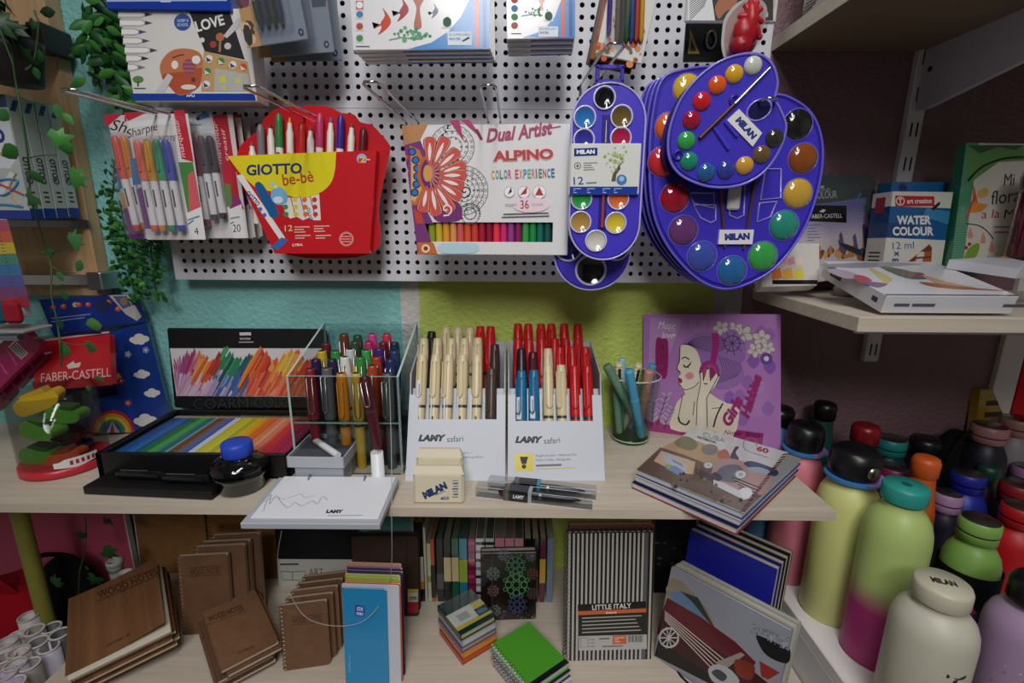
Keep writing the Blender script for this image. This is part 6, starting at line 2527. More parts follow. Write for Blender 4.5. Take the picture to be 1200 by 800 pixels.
m = MB()
m.lathe([(.0001, 0), (.016, .0005), (.017, .003), (.017, .012), (.015, .014), (.0001, .0145)], '#8f857a', 'satin', 24)
p = on(962, 341, SHF)
solo('tape_roll', m, 'small grey roll propping up the big flat white box', 'roll', Vector((p.x + .004, min(p.y, .74), SHF + .0003)))

# flower book and bottle
F = fr3(at(1114, 312, .712), at(1215, 316, .70), at(1121, 167, .738))
T = thing('picture_book', 'green spined book with painted flowers standing on the wall shelf', 'book', F)


def art(a):
    w, h = a.F.w, a.F.h
    a.flat([(0, 0), (w, 0), (w, h), (0, h)], '#c9c4b8', 'gloss')
    a.flat([(0, 0), (w * .14, 0), (w * .14, h), (0, h)], '#4f8a6c', 'gloss')
    for k in range(26):
        a.flat([(0, h * .02 * k), (w * .14, h * .02 * k + h * .01), (w * .14, h * .02 * k + h * .016), (0, h * .02 * k + h * .006)], '#6aa284', 'gloss') if k < 22 else None
    a.poly([(1134, 170), (1200, 170), (1200, 188), (1170, 190), (1140, 212), (1134, 210)], '#5a8a4a', 'gloss')
    a.poly([(1134, 170), (1148, 180), (1170, 172), (1190, 176), (1200, 170)], '#2f5a34', 'gloss')
    a.line(bez([(1134, 212), (1150, 196), (1175, 186), (1200, 184)], 4, False), 3, '#1c2c20', 'gloss')
    a.poly([(1140, 214), (1143, 224), (1146, 238), (1140, 240)], '#d0622c', 'gloss')
    a.poly([(1132, 250), (1140, 236), (1158, 240), (1150, 248)], '#d68a3c', 'gloss')
    a.line([(1132, 256), (1142, 230)], 2, '#b8423a', 'gloss')
    a.poly(bez([(1146, 224), (1156, 220), (1158, 228), (1148, 232)], 3), '#c9a85c', 'gloss')
    a.word('Mi', (1176, 218), (1190, 217), 14, '#1c1c20', shear=.25)
    a.word('flora', (1162, 240), (1195, 236), 16, '#1c1c20', shear=.25)
    a.word('a la', (1150, 256), (1171, 255), 10, '#9c2c3c', shear=.2)
    a.word('M', (1176, 256), (1190, 255), 10, '#1c1c20', shear=.2)
    a.line(bez([(1132, 262), (1146, 264), (1156, 270), (1164, 280)], 4, False), 1.2, '#33302c', 'gloss')
    for x, y in ((1137, 270), (1152, 276), (1162, 286)):
        a.poly(bez([(x - 3, y + 8), (x, y - 4), (x + 3, y + 8)], 3), '#d08a7c', 'gloss')
    for x, y in ((1132, 290), (1136, 286)):
        a.circ(x, y, 2.2, '#a82434')
    a.poly(bez([(1128, 312), (1134, 292), (1147, 285), (1144, 300)], 4), '#7a9a3c', 'gloss')
    a.poly(bez([(1138, 312), (1144, 303), (1152, 306), (1150, 313)], 4), '#4a8a5c', 'gloss')
    a.poly([(1157, 299), (1166, 308), (1168, 313), (1162, 310)], '#23423a', 'gloss')
    a.rule((1165, 266), (1190, 266), 2, '#a8606a', 2, 6)


book(T, F, .018, '#2f7a5c', '#c9c4ba', 'gloss', art)
Pb = Vector((at(1197, 320, .665).x, .672, SHF + .038))
T = thing('spray_bottle', 'dark wine red bottle with glossy black top at the end of the wall shelf', 'bottle', Vector((Pb.x + .004, Pb.y, SHF + .0385)))
m = MB()
m.lathe([(.0001, 0), (.019, .0005), (.0195, .003), (.0195, .108), (.017, .112)], '#4c0d1c', 'dome', 24)
part(T, 'body', m)
m = MB()
m.lathe([(.0175, .1125), (.0195, .115), (.021, .128), (.018, .142), (.008, .149), (.0001, .15)], '#0c0b16', 'dome', 24)
m.lathe([(.0198, .018), (.0198, .026)], '#15131c', 'dome', 24, cap=False)
part(T, 'cap', m)
# grey leaflet on the upper shelf
F = fr3(at(916, 35, .74), at(1000, 30, .60), at(914, -60, .74))
T = thing('notebook', 'pale sketch book with ruled marks standing on the upper wall shelf', 'notebook', fr3(Vector((.395, .76, US + .0187)), Vector((.40, .60, US + .0187)), Vector((.395, .76, US + .2))))
FF = fr3(Vector((.395, .76, US + .0187)), Vector((.40, .60, US + .0187)), Vector((.395, .76, US + .2)))
a = A(FF)
a.slab(.012, '#b0a5a4', 'paper', .0008)
for k in range(5):
    a.line([(938 + k * 2, 20 - k * 5), (952 + k * 4, 8 - k * 5)], 1.2, '#4c4848')
part(T, 'cover', a)

# ================================================================== drink bottles on the cabinet
CABZ = CAB + .0004


def bottle(label, base, R, H, col, capc=None, shape='milan', cap='flat', col2=None, loop=None, writing=None, sleeve=None, caphi=None, bodym='satin', face=0., capm='satin', fr=None):
    T = thing('drink_bottle', label, 'bottle', Matrix.Translation(base) @ Matrix.Rotation(face, 4, 'Z'), 'drink bottles crowding the white cabinet')
    m = MB()
    hb = H - {'flat': .024, 'steel': .028, 'dome': .046, 'tall': .03}[cap]
    if shape == 'milan':
        prof = [(R * .93, 0), (R, .004), (R, hb * .78), (R * .97, hb * .84), (R * .88, hb * .90), (R * .70, hb * .95), (R * .58, hb * .975), (R * .57, hb)]
    elif shape == 'slim':
        prof = [(R * .95, 0), (R, .004), (R, hb * .62), (R * .92, hb * .75), (R * .72, hb * .88), (R * .62, hb)]
    else:
        prof = [(R * .93, 0), (R, .004), (R * .99, hb * .83), (R * .92, hb * .90), (R * .76, hb * .955), (R * .66, hb * .98), (R * .64, hb)]
    if col2:
        # two paint zones blending over a short band
        z0, z1 = col2[1] * hb, col2[2] * hb
        p2, cols = [], []
        zs_ = [0, .004] + [z0 * k / 3 for k in (1, 2, 3)] + [z0 + (z1 - z0) * k / 8 for k in range(1, 9)]
        zs_ = [z for z in zs_ if z < hb * .78] + [hb * .78]
        for z in zs_:
            p2.append((R if z > .003 else R * .93, z))
        p2 += prof[3:]
        A_, B_ = lin(col2[0]), lin(col)
        for k in range(len(p2) - 1):
            z = (p2[k][1] + p2[k + 1][1]) / 2
            t = min(max((z - z0) / (z1 - z0), 0), 1)
            cols.append(tuple(A_[i] * (1 - t) + B_[i] * t for i in range(4)))
        m.lathe(p2, None, bodym, 40, cap=False, cols=cols)
    else:
        m.lathe(prof, col, bodym, 36)
    if writing:
        vs, fs = glyphs('MILAN', .06, 0)
        hh, ww = writing
        pts = []
        for u, v in vs:
            z = hh + u * ww
            an = -math.pi / 2 + .30 - (v - .5) * .5 + .0
            pts.append((R * 1.004 * math.cos(an), R * 1.004 * math.sin(an), z))
        m.add(pts, fs, '#23241f', 'satin')
    if sleeve == 'floral':
        pass
    part(T, 'body', m)
    c = MB()
    rn = prof[-1][0]
    ch = H - hb
    cols = caphi
    if cap == 'flat':
        c.lathe([(rn * .98, hb), (rn * .98, hb + ch * .12)], '#23262c', 'satin', 32, cap=False)
        c.lathe([(rn * 1.12, hb + ch * .10), (rn * 1.16, hb + ch * .18), (rn * 1.16, hb + ch * .82), (rn * 1.08, hb + ch), (.0001, hb + ch)], capc, capm, 36)
        if writing or fr == 'mark':
            c.z = hb + ch + .0002
            c.dz = 0
            sgn = 1
            c.text('MILAN', (-rn * .5, -rn * .2), (rn * 1.0, rn * .0), (0, rn * .42), '#23241f', 'satin', .05) if writing else c.ell(0, 0, rn * .25, rn * .3, '#1c5a58', 'satin')
    elif cap == 'steel':
        c.lathe([(rn * 1.02, hb - .002), (rn * 1.2, hb), (rn * 1.2, hb + ch * .35)], capc, 'satin', 36, cap=False)
        c.lathe([(rn * 1.08, hb + ch * .35), (rn * 1.08, hb + ch * .45)], '#1c1e22', 'satin', 36, cap=False)
        c.lathe([(rn * 1.22, hb + ch * .42), (rn * 1.24, hb + ch * .5), (rn * 1.22, hb + ch * .88), (rn * 1.12, hb + ch * .96)], capc, 'satin', 36, cap=False)
        c.lathe([(rn * 1.13, hb + ch * .94), (rn * 1.0, hb + ch), (.0001, hb + ch)], '#8e9094', 'metal', 36, cap=False)
    elif cap == 'dome':
        c.lathe([(rn * 1.0, hb), (rn * 1.22, hb + ch * .2), (rn * 1.27, hb + ch * .5), (rn * 1.2, hb + ch * .85), (rn * .9, hb + ch), (.0001, hb + ch)], capc, 'plastic', 36)
    elif cap == 'tall':
        c.lathe([(rn * 1.02, hb), (rn * 1.15, hb + .002), (rn * 1.18, hb + ch * .75), (rn * 1.02, hb + ch * .95), (rn * .8, hb + ch), (.0001, hb + ch)], capc, capm, 36)
    part(T, 'cap', c)
    if loop:
        l = MB()
        vs, fs, cc = [], [], []
        zl = hb + .0015
        N = 32
        for i in range(N):
            an = 2 * math.pi * i / N
            rr = rn * (1.62 if math.cos(an - 0) > .75 else 1.38)
            for r, z in ((rn * 1.05, zl), (rr, zl - .001), (rr, zl + .003), (rn * 1.05, zl + .004)):
                vs.append((r * math.cos(an), r * math.sin(an), z))
        for i in range(N):
            j = (i + 1) % N
            for k in range(4):
                fs.append((i * 4 + k, j * 4 + k, j * 4 + (k + 1) % 4, i * 4 + (k + 1) % 4))
                t = .5 - .5 * math.cos(2 * math.pi * i / N)
                cc.append('#8a78b8' if math.cos(2 * math.pi * i / N) > -.15 else '#3a78b0')
        l.add(vs, fs, cc, 'satin')
        part(T, 'carry_loop', l)
    return T


def bt(px_, py_, dz=0.):
    p = on(px_, py_, CAB)
    return Vector((p.x, p.y, CABZ))


def tb(px_, py_, Y):
    """bottle spot and height from the pixel of its top and its distance"""
    p = at(px_, py_, Y)
    return Vector((p.x, p.y, CABZ)), p.z - CABZ


def topat(px_, py_, z):
    """cabinet spot under a bottle top seen at a pixel, for a bottle of height z"""
    p = on(px_, py_, CAB + z)
    return Vector((p.x, p.y, CABZ))


b = topat(1062, 570, .252)
bottle('tall lime bottle fading to magenta below, with turquoise cap', b, .0375, .255, '#aec274', '#27948a', col2=('#b5307a', .36, .52), fr='mark')
b = topat(1106, 682, .19)
bottle('cream bottle with lettered cream cap nearest the cabinet edge', b, .040, .190, '#c4c1b0', '#c2bda8', writing=(.045, .062), face=-.35)
b, Hh = tb(1005, 524, 0.635)
T = bottle('pale yellow bottle with blue and lilac carry loop and black spout', b, .0395, Hh, '#d0d286', '#0e0e12', shape='wide', cap='dome', loop=True, fr=None, capm='plastic')
m = MB()
m.lathe([(.0001, 0), (.009, .0002), (.009, .0012), (.0001, .0014)], '#9a9a8a', 'metal', 20)
o = part(T, 'round_badge', m)
hb = Hh - .046
o.matrix_local = Matrix.Translation((.004, -.0325, hb + .022)) @ Matrix.Rotation(math.radians(90), 4, 'X')
b, Hh = tb(946, 496, 0.715)
bottle('pink bottle with large black domed lid and blue lilac loop', b, .033, Hh, '#cf7886', '#0d0d10', shape='wide', cap='dome', loop=True)
b, Hh = tb(914, 476, 0.77)
T = bottle('short bottle with black lid and blue marbled body beside the purple book', b, .031, Hh, '#5c82b4', '#0c0c0e', shape='wide', cap='tall', capm='plastic')
b, Hh = tb(968, 471, 0.775)
bottle('dark teal bottle with a glossy black cap by the purple wall', b, .024, Hh, '#12453e', '#0e0a0a', shape='slim', cap='tall', capm='plastic')
b, Hh = tb(1016, 497, 0.715)
bottle('black bottle with a glossy dark red cap', b, .027, Hh, '#0e0d10', '#7a0f16', shape='slim', cap='tall', capm='plastic')
b, Hh = tb(1045, 512, 0.775)
bottle('dark bottle with banded teal lid behind the red capped one', b, .030, Hh, '#0f2a2c', '#1f7a7a', shape='wide', cap='steel')
b, Hh = tb(1048, 546, 0.7)
bottle('low bottle with maroon rimmed steel lid behind the turquoise cap', b, .026, Hh, '#1c1016', '#7a1c44', shape='wide', cap='steel')
b, Hh = tb(1086, 512, 0.77)
bottle('dark navy bottle with glossy dark lid near the wall', b, .031, Hh, '#12121c', '#14121a', shape='wide', cap='tall', capm='plastic')
b, Hh = tb(1087, 535, 0.655)
bottle('bright orange slim bottle with orange cap', b, .024, Hh, '#c95a1c', '#cf5c22', shape='slim', cap='tall')
b, Hh = tb(1112, 576, 0.66)
bottle('dark bottle with lilac rimmed steel lid between orange and blue bottles', b, .023, Hh, '#161626', '#a884ac', shape='wide', cap='steel')
b, Hh = tb(1136, 553, 0.69)
bottle('cobalt blue bottle with steel topped lid', b, .031, Hh, '#1c2ca0', '#1a2490', cap='steel')
b, Hh = tb(1150, 607, 0.545)
T = bottle('light green bottle with steel lid wearing a black floral sleeve', b, .030, Hh, '#7aa04c', '#7fa650', cap='steel')
m = MB()
R = .0325
N = 28
vs, fs, cc = [], [], []
zs_ = [z_ * Hh * .70 / .128 for z_ in (.002, .03, .06, .09, .122, .128)]
for z in zs_:
    for i in range(N):
        an = 2 * math.pi * i / N
        vs.append((R * math.cos(an), R * math.sin(an), z))
for k in range(len(zs_) - 1):
    for i in range(N):
        j = (i + 1) % N
        fs.append((k * N + i, k * N + j, (k + 1) * N + j, (k + 1) * N + i))
        cc.append(RN.choice(['#12152c', '#12152c', '#161c3c', '#141830', '#2c3664']) if k < 3 else '#0b0b0e')
m.add(vs, fs, cc, 'matte', True)
for k in range(14):
    an = RN.uniform(-2.9, -.3)
    z = RN.uniform(.012, .09) * Hh * .70 / .128
    s_ = RN.uniform(.003, .007)
    c = RN.choice(['#b8383c', '#c04a48', '#3c4a8c', '#6a78a8'])
    pts = [(1.01 * R * math.cos(an + q / R * s_), 1.01 * R * math.sin(an + q / R * s_), z + w_ * s_) for q, w_ in ((-1, -.4), (.2, -.8), (1, .1), (.3, .9), (-.7, .6))]
    m.add(pts, [(0, 1, 2, 3, 4)], c, 'matte')
part(T, 'fabric_sleeve', m, 'black and navy sleeve with coral flowers')
b, Hh = tb(1161, 497, 0.745)
T = bottle('dark bottle with violet flower print and pink rimmed lid', b, .031, Hh, '#15121f', '#9c6a6a', shape='wide', cap='steel')
m = MB()
for k in range(26):
    an = RN.uniform(-2.8, -.4)
    z = RN.uniform(.12, .175)
    s_ = RN.uniform(.002, .005)
    c = RN.choice(['#4a3a7c', '#6a5494', '#3a4a8c', '#7a68a8', '#2c2c58'])
    pts = [(1.006 * .031 * math.cos(an + q * s_ / .031), 1.006 * .031 * math.sin(an + q * s_ / .031), z + w_ * s_) for q, w_ in ((-1, -.4), (.2, -.8), (1, .1), (.3, .9), (-.7, .6))]
    m.add(pts, [(0, 1, 2, 3, 4)], c, 'satin')
part(T, 'flower_print', m, kind='stuff')
b, Hh = tb(1194, 489, 0.775)
bottle('grey white bottle with dusty pink rimmed lid beside the white post', b, .030, Hh, '#8a8488', '#a2706c', shape='wide', cap='steel')
b, Hh = tb(1196, 566, 0.665)
bottle('dark bottle with deep red rimmed steel lid at the frame edge', b, .029, Hh, '#1a1012', '#8a1a20', shape='wide', cap='steel')
b, Hh = tb(1200, 592, 0.6)
bottle('bright red bottle with red rimmed steel lid', b, .032, Hh, '#b8161e', '#b01820', cap='steel')
b, Hh = tb(1206, 546, 0.73)
bottle('dark bottle with lilac rimmed lid behind the red ones', b, .026, Hh, '#201c2a', '#a070a0', shape='wide', cap='steel')
b = topat(1222, 690, .19)
T = bottle('lavender glitter bottle with black lid at the frame corner', b, .040, .20, '#a88cae', '#121016', shape='milan', cap='tall', capm='plastic')
m = MB()
for k in range(60):
    an = RN.uniform(-3.1, -.2)
    z = RN.uniform(.004, .12)
    s_ = RN.uniform(.0006, .0014)
    pts = [(1.003 * .040 * math.cos(an + q * s_ / .04), 1.003 * .04 * math.sin(an + q * s_ / .04), z + w_ * s_) for q, w_ in ((-1, 0), (0, -1), (1, 0), (0, 1))]
    m.add(pts, [(0, 1, 2, 3)], RN.choice(['#d8c0d4', '#e0d0b0', '#6a4a6c', '#c9b04c']), 'satin')
part(T, 'glitter_print', m, kind='stuff')
b = topat(1120, 517, .2)
T = thing('fabric_bag', 'soft black fabric bag slumped among the bottles by the wall', 'bag', Vector((at(1122, 500, .775).x, .775, CABZ)))
m = MB()
m.sphere((0, 0, .12), .045, '#09090b', 'matte', 20, 12, (.85, .7, 2.6))
m.v = [(x, y, max(z, 0.0)) for x, y, z in m.v]
part(T, 'bag_body', m)
m = MB()
m.tube(bez([(-.025, -.02, .19), (-.01, -.025, .235), (.012, -.025, .24), (.025, -.02, .19)], 4, False), .003, '#101012', 'matte', 6)
part(T, 'handle', m)
# dark patterned bottle between
b, Hh = tb(1160, 545, .715)
bottle('small dark green and pink patterned bottle under the violet flower one', b, .020, Hh, '#3a1c2c', '#123c2c', shape='wide', cap='tall')
# yellow book beside the white post
x3 = at(1164, 470, .79).x
F = fr3(Vector((x3, .78, CABZ)), Vector((x3 + .12, .80, CABZ)), Vector((x3, .80, CABZ + .185)))
F.h = at(1165, 458, .80).z - CABZ
T = thing('picture_book', 'dark yellow book with black lettering standing behind the bottles', 'book', F)


def art(a):
    w, h = a.F.w, a.F.h
    for k in range(4):
        a.flat([(w * .12, h * (.9 - k * .07)), (w * .8, h * (.9 - k * .07)), (w * .8, h * (.93 - k * .07)), (w * .12, h * (.93 - k * .07))], '#2a2010')


book(T, F, .015, '#9a7a1c', '#a89a7a', 'gloss', art)
# ================================================================== notebooks on the low shelf
LZ = LOW + .0004


def stand(bl, br, tl, lean=.02, Y=None, Z=None, dy=0.):
    """frame of a book standing on the low shelf: feet on the board, top leaning back"""
    z = LZ if Z is None else Z
    a_ = on(*bl, z) if Y is None else at(*bl, Y)
    b_ = on(*br, z) if Y is None else at(*br, Y + dy)
    return fr3(a_, b_, at(*tl, a_.y + lean))


def shrink_to_floor(F):
    """raise a frame so its lower corners rest on the board"""
    return F


KRAFT, KR2 = '#6a4a32', '#76533a'


def wood_word(a, t, bl, br, h):
    a.word(t, bl, br, h, '#3c2414', 'leather', bold=.02)


# big kraft pads at the back
F = fr3(Vector((at(160, 640, .80).x, .800, LZ)), Vector((at(242, 640, .805).x, .805, LZ)), Vector((at(160, 640, .80).x, .815, LZ + .25)))
F.h = .262
T = thing('sketch_pad', 'large plain kraft sketch pad at the back, white edge by the pink board', 'sketch pad', F)
a = A(F)
a.slab(.006, '#8a6136', 'leather', .0008)
a.box((-.002, 0, -.005), (0, F.h, -.001), '#cfc6b6', 'paper')
part(T, 'cover', a)
F = fr3(Vector((at(243, 640, .79).x, .790, LZ)), Vector((at(322, 640, .79).x, .790, LZ)), Vector((at(243, 640, .79).x, .808, LZ + .25)))
F.h = .262
T = thing('spiral_notebook', 'tall kraft spiral notebook at the back behind the brown standing ones', 'notebook', F)


def art(a):
    a.poly([(255, 612), (300, 612), (300, 623), (255, 623)], '#6a4424', 'leather')
    wood_word(a, 'WOOD NOTES', (258, 621), (296, 621), 6)


book(T, F, .012, '#83592f', '#c9bfae', 'leather', art, spine=False)
spiral(T, F, .012, '#2a2622', pitch=.009)

# brown spiral notebooks, two standing groups
def brown(F, lab, t, word, group, col=KRAFT):
    T = thing('spiral_notebook', lab, 'notebook', F, group)

    def art(a):
        if word:
            wood_word(a, *word)
            p = [F.px(word[1][0] - 2, word[1][1] + 2), F.px(word[2][0] + 2, word[2][1] + 2)]
            a.line([(word[1][0] - 2, word[1][1] + 1.5), (word[2][0] + 2, word[2][1] + 1.5)], .8, '#3c2414', 'leather')
            a.line([(word[1][0] - 2, word[1][1] - word[3] - 1.5), (word[2][0] + 2, word[2][1] - word[3] - 1.5)], .8, '#3c2414', 'leather')
    book(T, F, t, col, '#b9a892', 'leather', art, spine=False, rnd=.006, ct=.0008, inset=.0006)
    spiral(T, F, t, '#a89684', pitch=.0062, r=.0045)


F0 = stand((215, 744), (273, 740), (211, 652), .018)
brown(F0, 'brown spiral notebook in front of the taller standing group', .0085, ('WOOD NOTES', (223, 674), (258, 671), 7), 'standing brown notebooks, taller group')
for k, v in enumerate(((.021, .004, -.0125), (.025, .006, -.0235), (.036, .011, -.0355))):
    brown(F0.shift((v[0], v[1] + .0035, v[2])), 'brown spiral notebook %s behind the front one of the taller group' % ('directly', 'second', 'farthest')[k], .0085, None, 'standing brown notebooks, taller group', ['#6e4e38', '#5e422e', '#644632'][k])
F0 = stand((334, 786), (388, 778), (330, 710), .012)
brown(F0, 'brown spiral notebook in front of the shorter standing group', .0065, ('WOOD NOTES', (343, 731), (377, 727), 6.5), 'standing brown notebooks, shorter group', '#6e4c34')
for k in range(4):
    brown(F0.shift((.006 * k + .007, .004 + .0045 * k, -.0098 * (k + 1))), 'brown spiral notebook %s behind the front one of the shorter group' % ('first', 'second', 'third', 'farthest')[k], .0065, None, 'standing brown notebooks, shorter group', ['#6c4c36', '#765440', '#624632', '#684a34'][k])

# flat stacks of brown notebooks
def flat_book(F, lab, t, col, group, art=None, mat='leather', page='#c9bda8', rnd=.006, name='notebook'):
    T = thing(name, lab, 'notebook', F, group)
    book(T, F, t, col, page, mat, art, spine=True, rnd=rnd, ct=.0008, inset=.0008)


def tilted(bl, br, tl, zs):
    return fr3(on(*bl, zs[0]), on(*br, zs[1]), on(*tl, zs[2]))


F0 = tilted((259, 786), (327, 751), (225, 722), (LOW + .040, LOW + .040, LOW + .052))


def art(a):
    wood_word(a, 'WOOD NOTES', (245, 729), (286, 714), 7)
    a.line([(243, 732), (288, 715.5)], .8, '#3c2414', 'leather')
    wood_word(a, 'NOTEBOOK', (279, 766), (299, 758), 2.6)


flat_book(F0, 'brown notebook topmost of the small stack between the standing groups', .006, KR2, 'small flat stack of brown notebooks', art)
for k in range(4):
    j = ((.006, -.006), (-.006, -.002), (-.009, .001), (-.007, -.003))[k]
    flat_book(F0.shift((j[0], j[1], -.0068 * (k + 1))), 'brown notebook %s under the top one of the small stack' % ('first', 'second', 'third', 'last')[k], .006, ['#6a4a34', '#604430', '#6c4c36', '#5e4230'][k], 'small flat stack of brown notebooks')
F0 = tilted((76, 792), (196, 735), (86, 699), (LOW + .050, LOW + .062, LOW + .075))


def art(a):
    wood_word(a, 'WOOD NOTES', (116, 702), (188, 678), 7.5)
    a.line([(114, 705), (190, 679.5)], .9, '#3c2414', 'leather')
    a.line([(116, 694), (189, 669)], .9, '#3c2414', 'leather')
    wood_word(a, 'NOTEBOOK', (126, 759), (155, 746), 3)
    a.dz = 0
    for k in range(4):
        x = 108 + k * 20
        a.line(bez([(x + 4, 705 - k * 5), (x - 2, 725 - k * 4), (x + 3, 745 - k * 4), (x - 6, 768 - k * 6)], 5, False), 1.4, '#4c2c14', 'walnut')


fw = F0.w
T = thing('notebook', 'cherry veneer notebook topmost and half open on the big wooden stack', 'notebook', F0, 'big flat stack of wooden notebooks')
a = A(F0)
N = 10
vs = []
for i in range(N + 1):
    t = i / N
    for y in (0, F0.h):
        lift = .012 * t * t
        for z in (0, -.0009):
            vs.append((F0.w * t, y, z + lift))
fs = []
for i in range(N):
    b_ = i * 4
    fs += [(b_, b_ + 4, b_ + 6, b_ + 2), (b_ + 1, b_ + 3, b_ + 7, b_ + 5), (b_, b_ + 1, b_ + 5, b_ + 4), (b_ + 2, b_ + 6, b_ + 7, b_ + 3)]
fs += [(0, 2, 3, 1), (N * 4, N * 4 + 1, N * 4 + 3, N * 4 + 2)]
a.add(vs, fs, '#ffffff', 'walnut')
a.z = .0125
art(a)
for i, v in enumerate(a.v):
    if abs(v[2]) > .012 and i >= len(vs):
        t = v[0] / F0.w
        a.v[i] = (v[0], v[1], .012 * t * t + .0002)
part(T, 'cover', a)
p = MB()
p.box((.002, -.007, -.006), (F0.w + .004, F0.h - .004, -.0015), '#cfc6b4', 'paper', .001)
part(T, 'pages', p)
for k in range(6):
    flat_book(F0.shift(((.004, .008, .002, .010, .005, .0)[k], (-.004, .0, -.006, -.001, -.005, .001)[k], -.0068 - .0066 * k)), 'wooden notebook %s below the half open one of the big stack' % ORD[k], .0058, '#7a4c2a', 'big flat stack of wooden notebooks', None, 'walnut', '#cfc5b2', .004)

# art pad in black with white band
F = fr3(Vector((at(322, 650, .772).x, .772, LZ)), Vector((at(413, 650, .772).x, .772, LZ)), Vector((at(322, 650, .772).x, .80, LZ + .24)))
F.h = .255
T = thing('art_pad', 'black art pad with a grey white paper band behind brown notebooks', 'pad', F)


def art(a):
    w = F.w
    y0, y1 = F.px(360, 694)[1], F.px(360, 655)[1]
    a.flat([(0, y0), (w, y0), (w, y1), (0, y1)], '#bcbdb2', 'paper')
    a.word('ART', (362, 674), (379, 673.5), 8, '#4a5048')
    a.rule((328, 661), (350, 660.8), 2, '#2c302c')
    a.line([(330, 669), (330, 679), (358, 680), (358, 669), (343, 670), (330, 669)], .9, '#5a6058')
    a.line([(343, 670), (343, 680)], .9, '#5a6058')
    a.rule((331, 689.5), (345, 689.5), 2.4, '#3a4a78')
    a.rule((361, 679), (379, 678.5), 1.2, '#6a7068')


book(T, F, .012, '#0d0e14', '#c9c6bc', 'satin', art)

# blue notebook fan
cols = [('#1d86bc', 'sky blue'), ('#c0c6d0', 'white'), ('#c4502c', 'orange red'), ('#9aa63c', 'olive lime'), ('#a8b84c', 'lime'), ('#3a2450', 'dark violet'), ('#4a3468', 'violet'), ('#c08a78', 'coral')]
FB_ = stand((405, 801), (466, 803), (408, 691), .012, Y=.575, dy=-.002)
FB_.O.z = LZ
FB_ = Fr(FB_.O, FB_.X, FB_.Y)
w0 = (on(468, 802, LOW) - on(405, 802, LOW)).length
tops = [689, 684.5, 682, 676, 672.5, 668, 664, 659]
for k, (c, nm) in enumerate(cols):
    off = .0034 * k
    b0 = at(405 + (0, 0, 3, 5, 5, 8, 8, 8)[k], 795, .575 + off)
    b1 = at(466 + (-11, 4, 6, 6, 6, 9, 9, 8)[k], 795, .572 + off)
    b0.z = b1.z = LZ
    tp = at(408, tops[k], b0.y + .014)
    G = fr3(b0, b1, tp)
    t = .0026
    T = thing('slim_notebook', '%s slim notebook, %s' % (nm, 'foremost of the coloured fan' if k == 0 else '%s behind the sky blue one of the coloured fan' % ORD[k - 1]), 'notebook', G, 'fan of slim coloured notebooks')

    def art(a, k=k):
        if k == 0:
            a.poly([(416, 708), (428, 710), (427, 722.5), (415.5, 721)], '#2a4fb0', 'gloss')
            a.word('OX', (418, 715), (425.5, 716), 4.4, '#dfe6f4', bold=.03)
            a.word('FORD', (417.5, 720), (425.5, 721), 3.2, '#dfe6f4', bold=.03)
            a.word('oxford', (410.5, 788), (410.8, 768), 2.6, '#7ab8dc')
    book(T, G, t, c, '#d6dae0', 'gloss', art, rnd=.004, ct=.0005, inset=.0006)

# dark brown organiser behind the fan
F = fr3(Vector((at(413, 700, .70).x, .700, LZ)), Vector((at(490, 700, .70).x, .702, LZ)), Vector((at(413, 700, .70).x, .725, LZ + .2)))
F.h = at(450, 627, .72).z - LZ
T = thing('organiser', 'dark brown leather organiser with an elastic strap behind the fan', 'organiser', F)


def art(a):
    a.line([(477, 627), (476, 745)], 2.2, '#2c1c17', 'leather')
    a.rect(478, 705, 490, 718, '#a82430', 'gloss')
    a.rect(478, 694, 490, 705, '#c4bca8', 'gloss')
    a.rect(478, 690, 490, 694, '#c0a83c', 'gloss')
    a.word('OFFER', (479, 703), (489, 702.5), 4, '#2a2a34', bold=.04)


book(T, F, .016, '#382620', '#2a1e1a', 'leather', art, rnd=.006)

# row of spines under the counter
SP = [(487, 497, '#0e0f13', [('#b9b3a2', 652, 681), ('#c4742c', 681, 690)], 'black spine with cream and orange band'), (497.5, 500.5, '#c9bfae', [], 'thin cream spine'), (501, 506, '#b8c09a', [('#8a9a3c', 675, 682)], 'thin pale green spine'),
      (505, 510, '#b5592c', [('#0f1524', 662, 700)], 'orange and navy spine'), (512, 520, '#1d1f22', [('#4a4c50', 672, 690)], 'black spine with a grey foot'), (520.5, 529, '#20221f', [('#c9b98a', 653, 681)], 'near black spine with cream band'),
      (529.7, 538, '#1c5a44', [('#c9b98a', 653, 681)], 'bottle green spine with cream band'), (538.5, 548, '#217a8c', [('#9ab03c', 656, 682)], 'teal spine with lime band'),
      (548.8, 557, '#8a1f4c', 'plaid', 'magenta plaid spine'), (557.7, 568, '#c9c9cc', 'tartan', 'black and white tartan spine'), (568.8, 579, '#c4c4c8', 'tartan', 'second black and white tartan spine'),
      (580, 591, '#c4858c', [('#16161a', 642, 700)], 'pink topped black spine'), (591.5, 602, '#c4858c', [('#16161a', 642, 700)], 'second pink topped black spine'), (602.5, 613, '#c4858c', [('#16161a', 642, 700)], 'third pink topped black spine'),
      (614, 622, '#141417', [], 'short black spine'), (623, 631, '#17171a', [], 'second short black spine'), (632, 639, '#5c1f3a', [('#c09a2c', 655, 683)], 'maroon spine with mustard band'), (640.5, 648, '#6a7c90', [], 'grey blue spine')]
Ys = .735
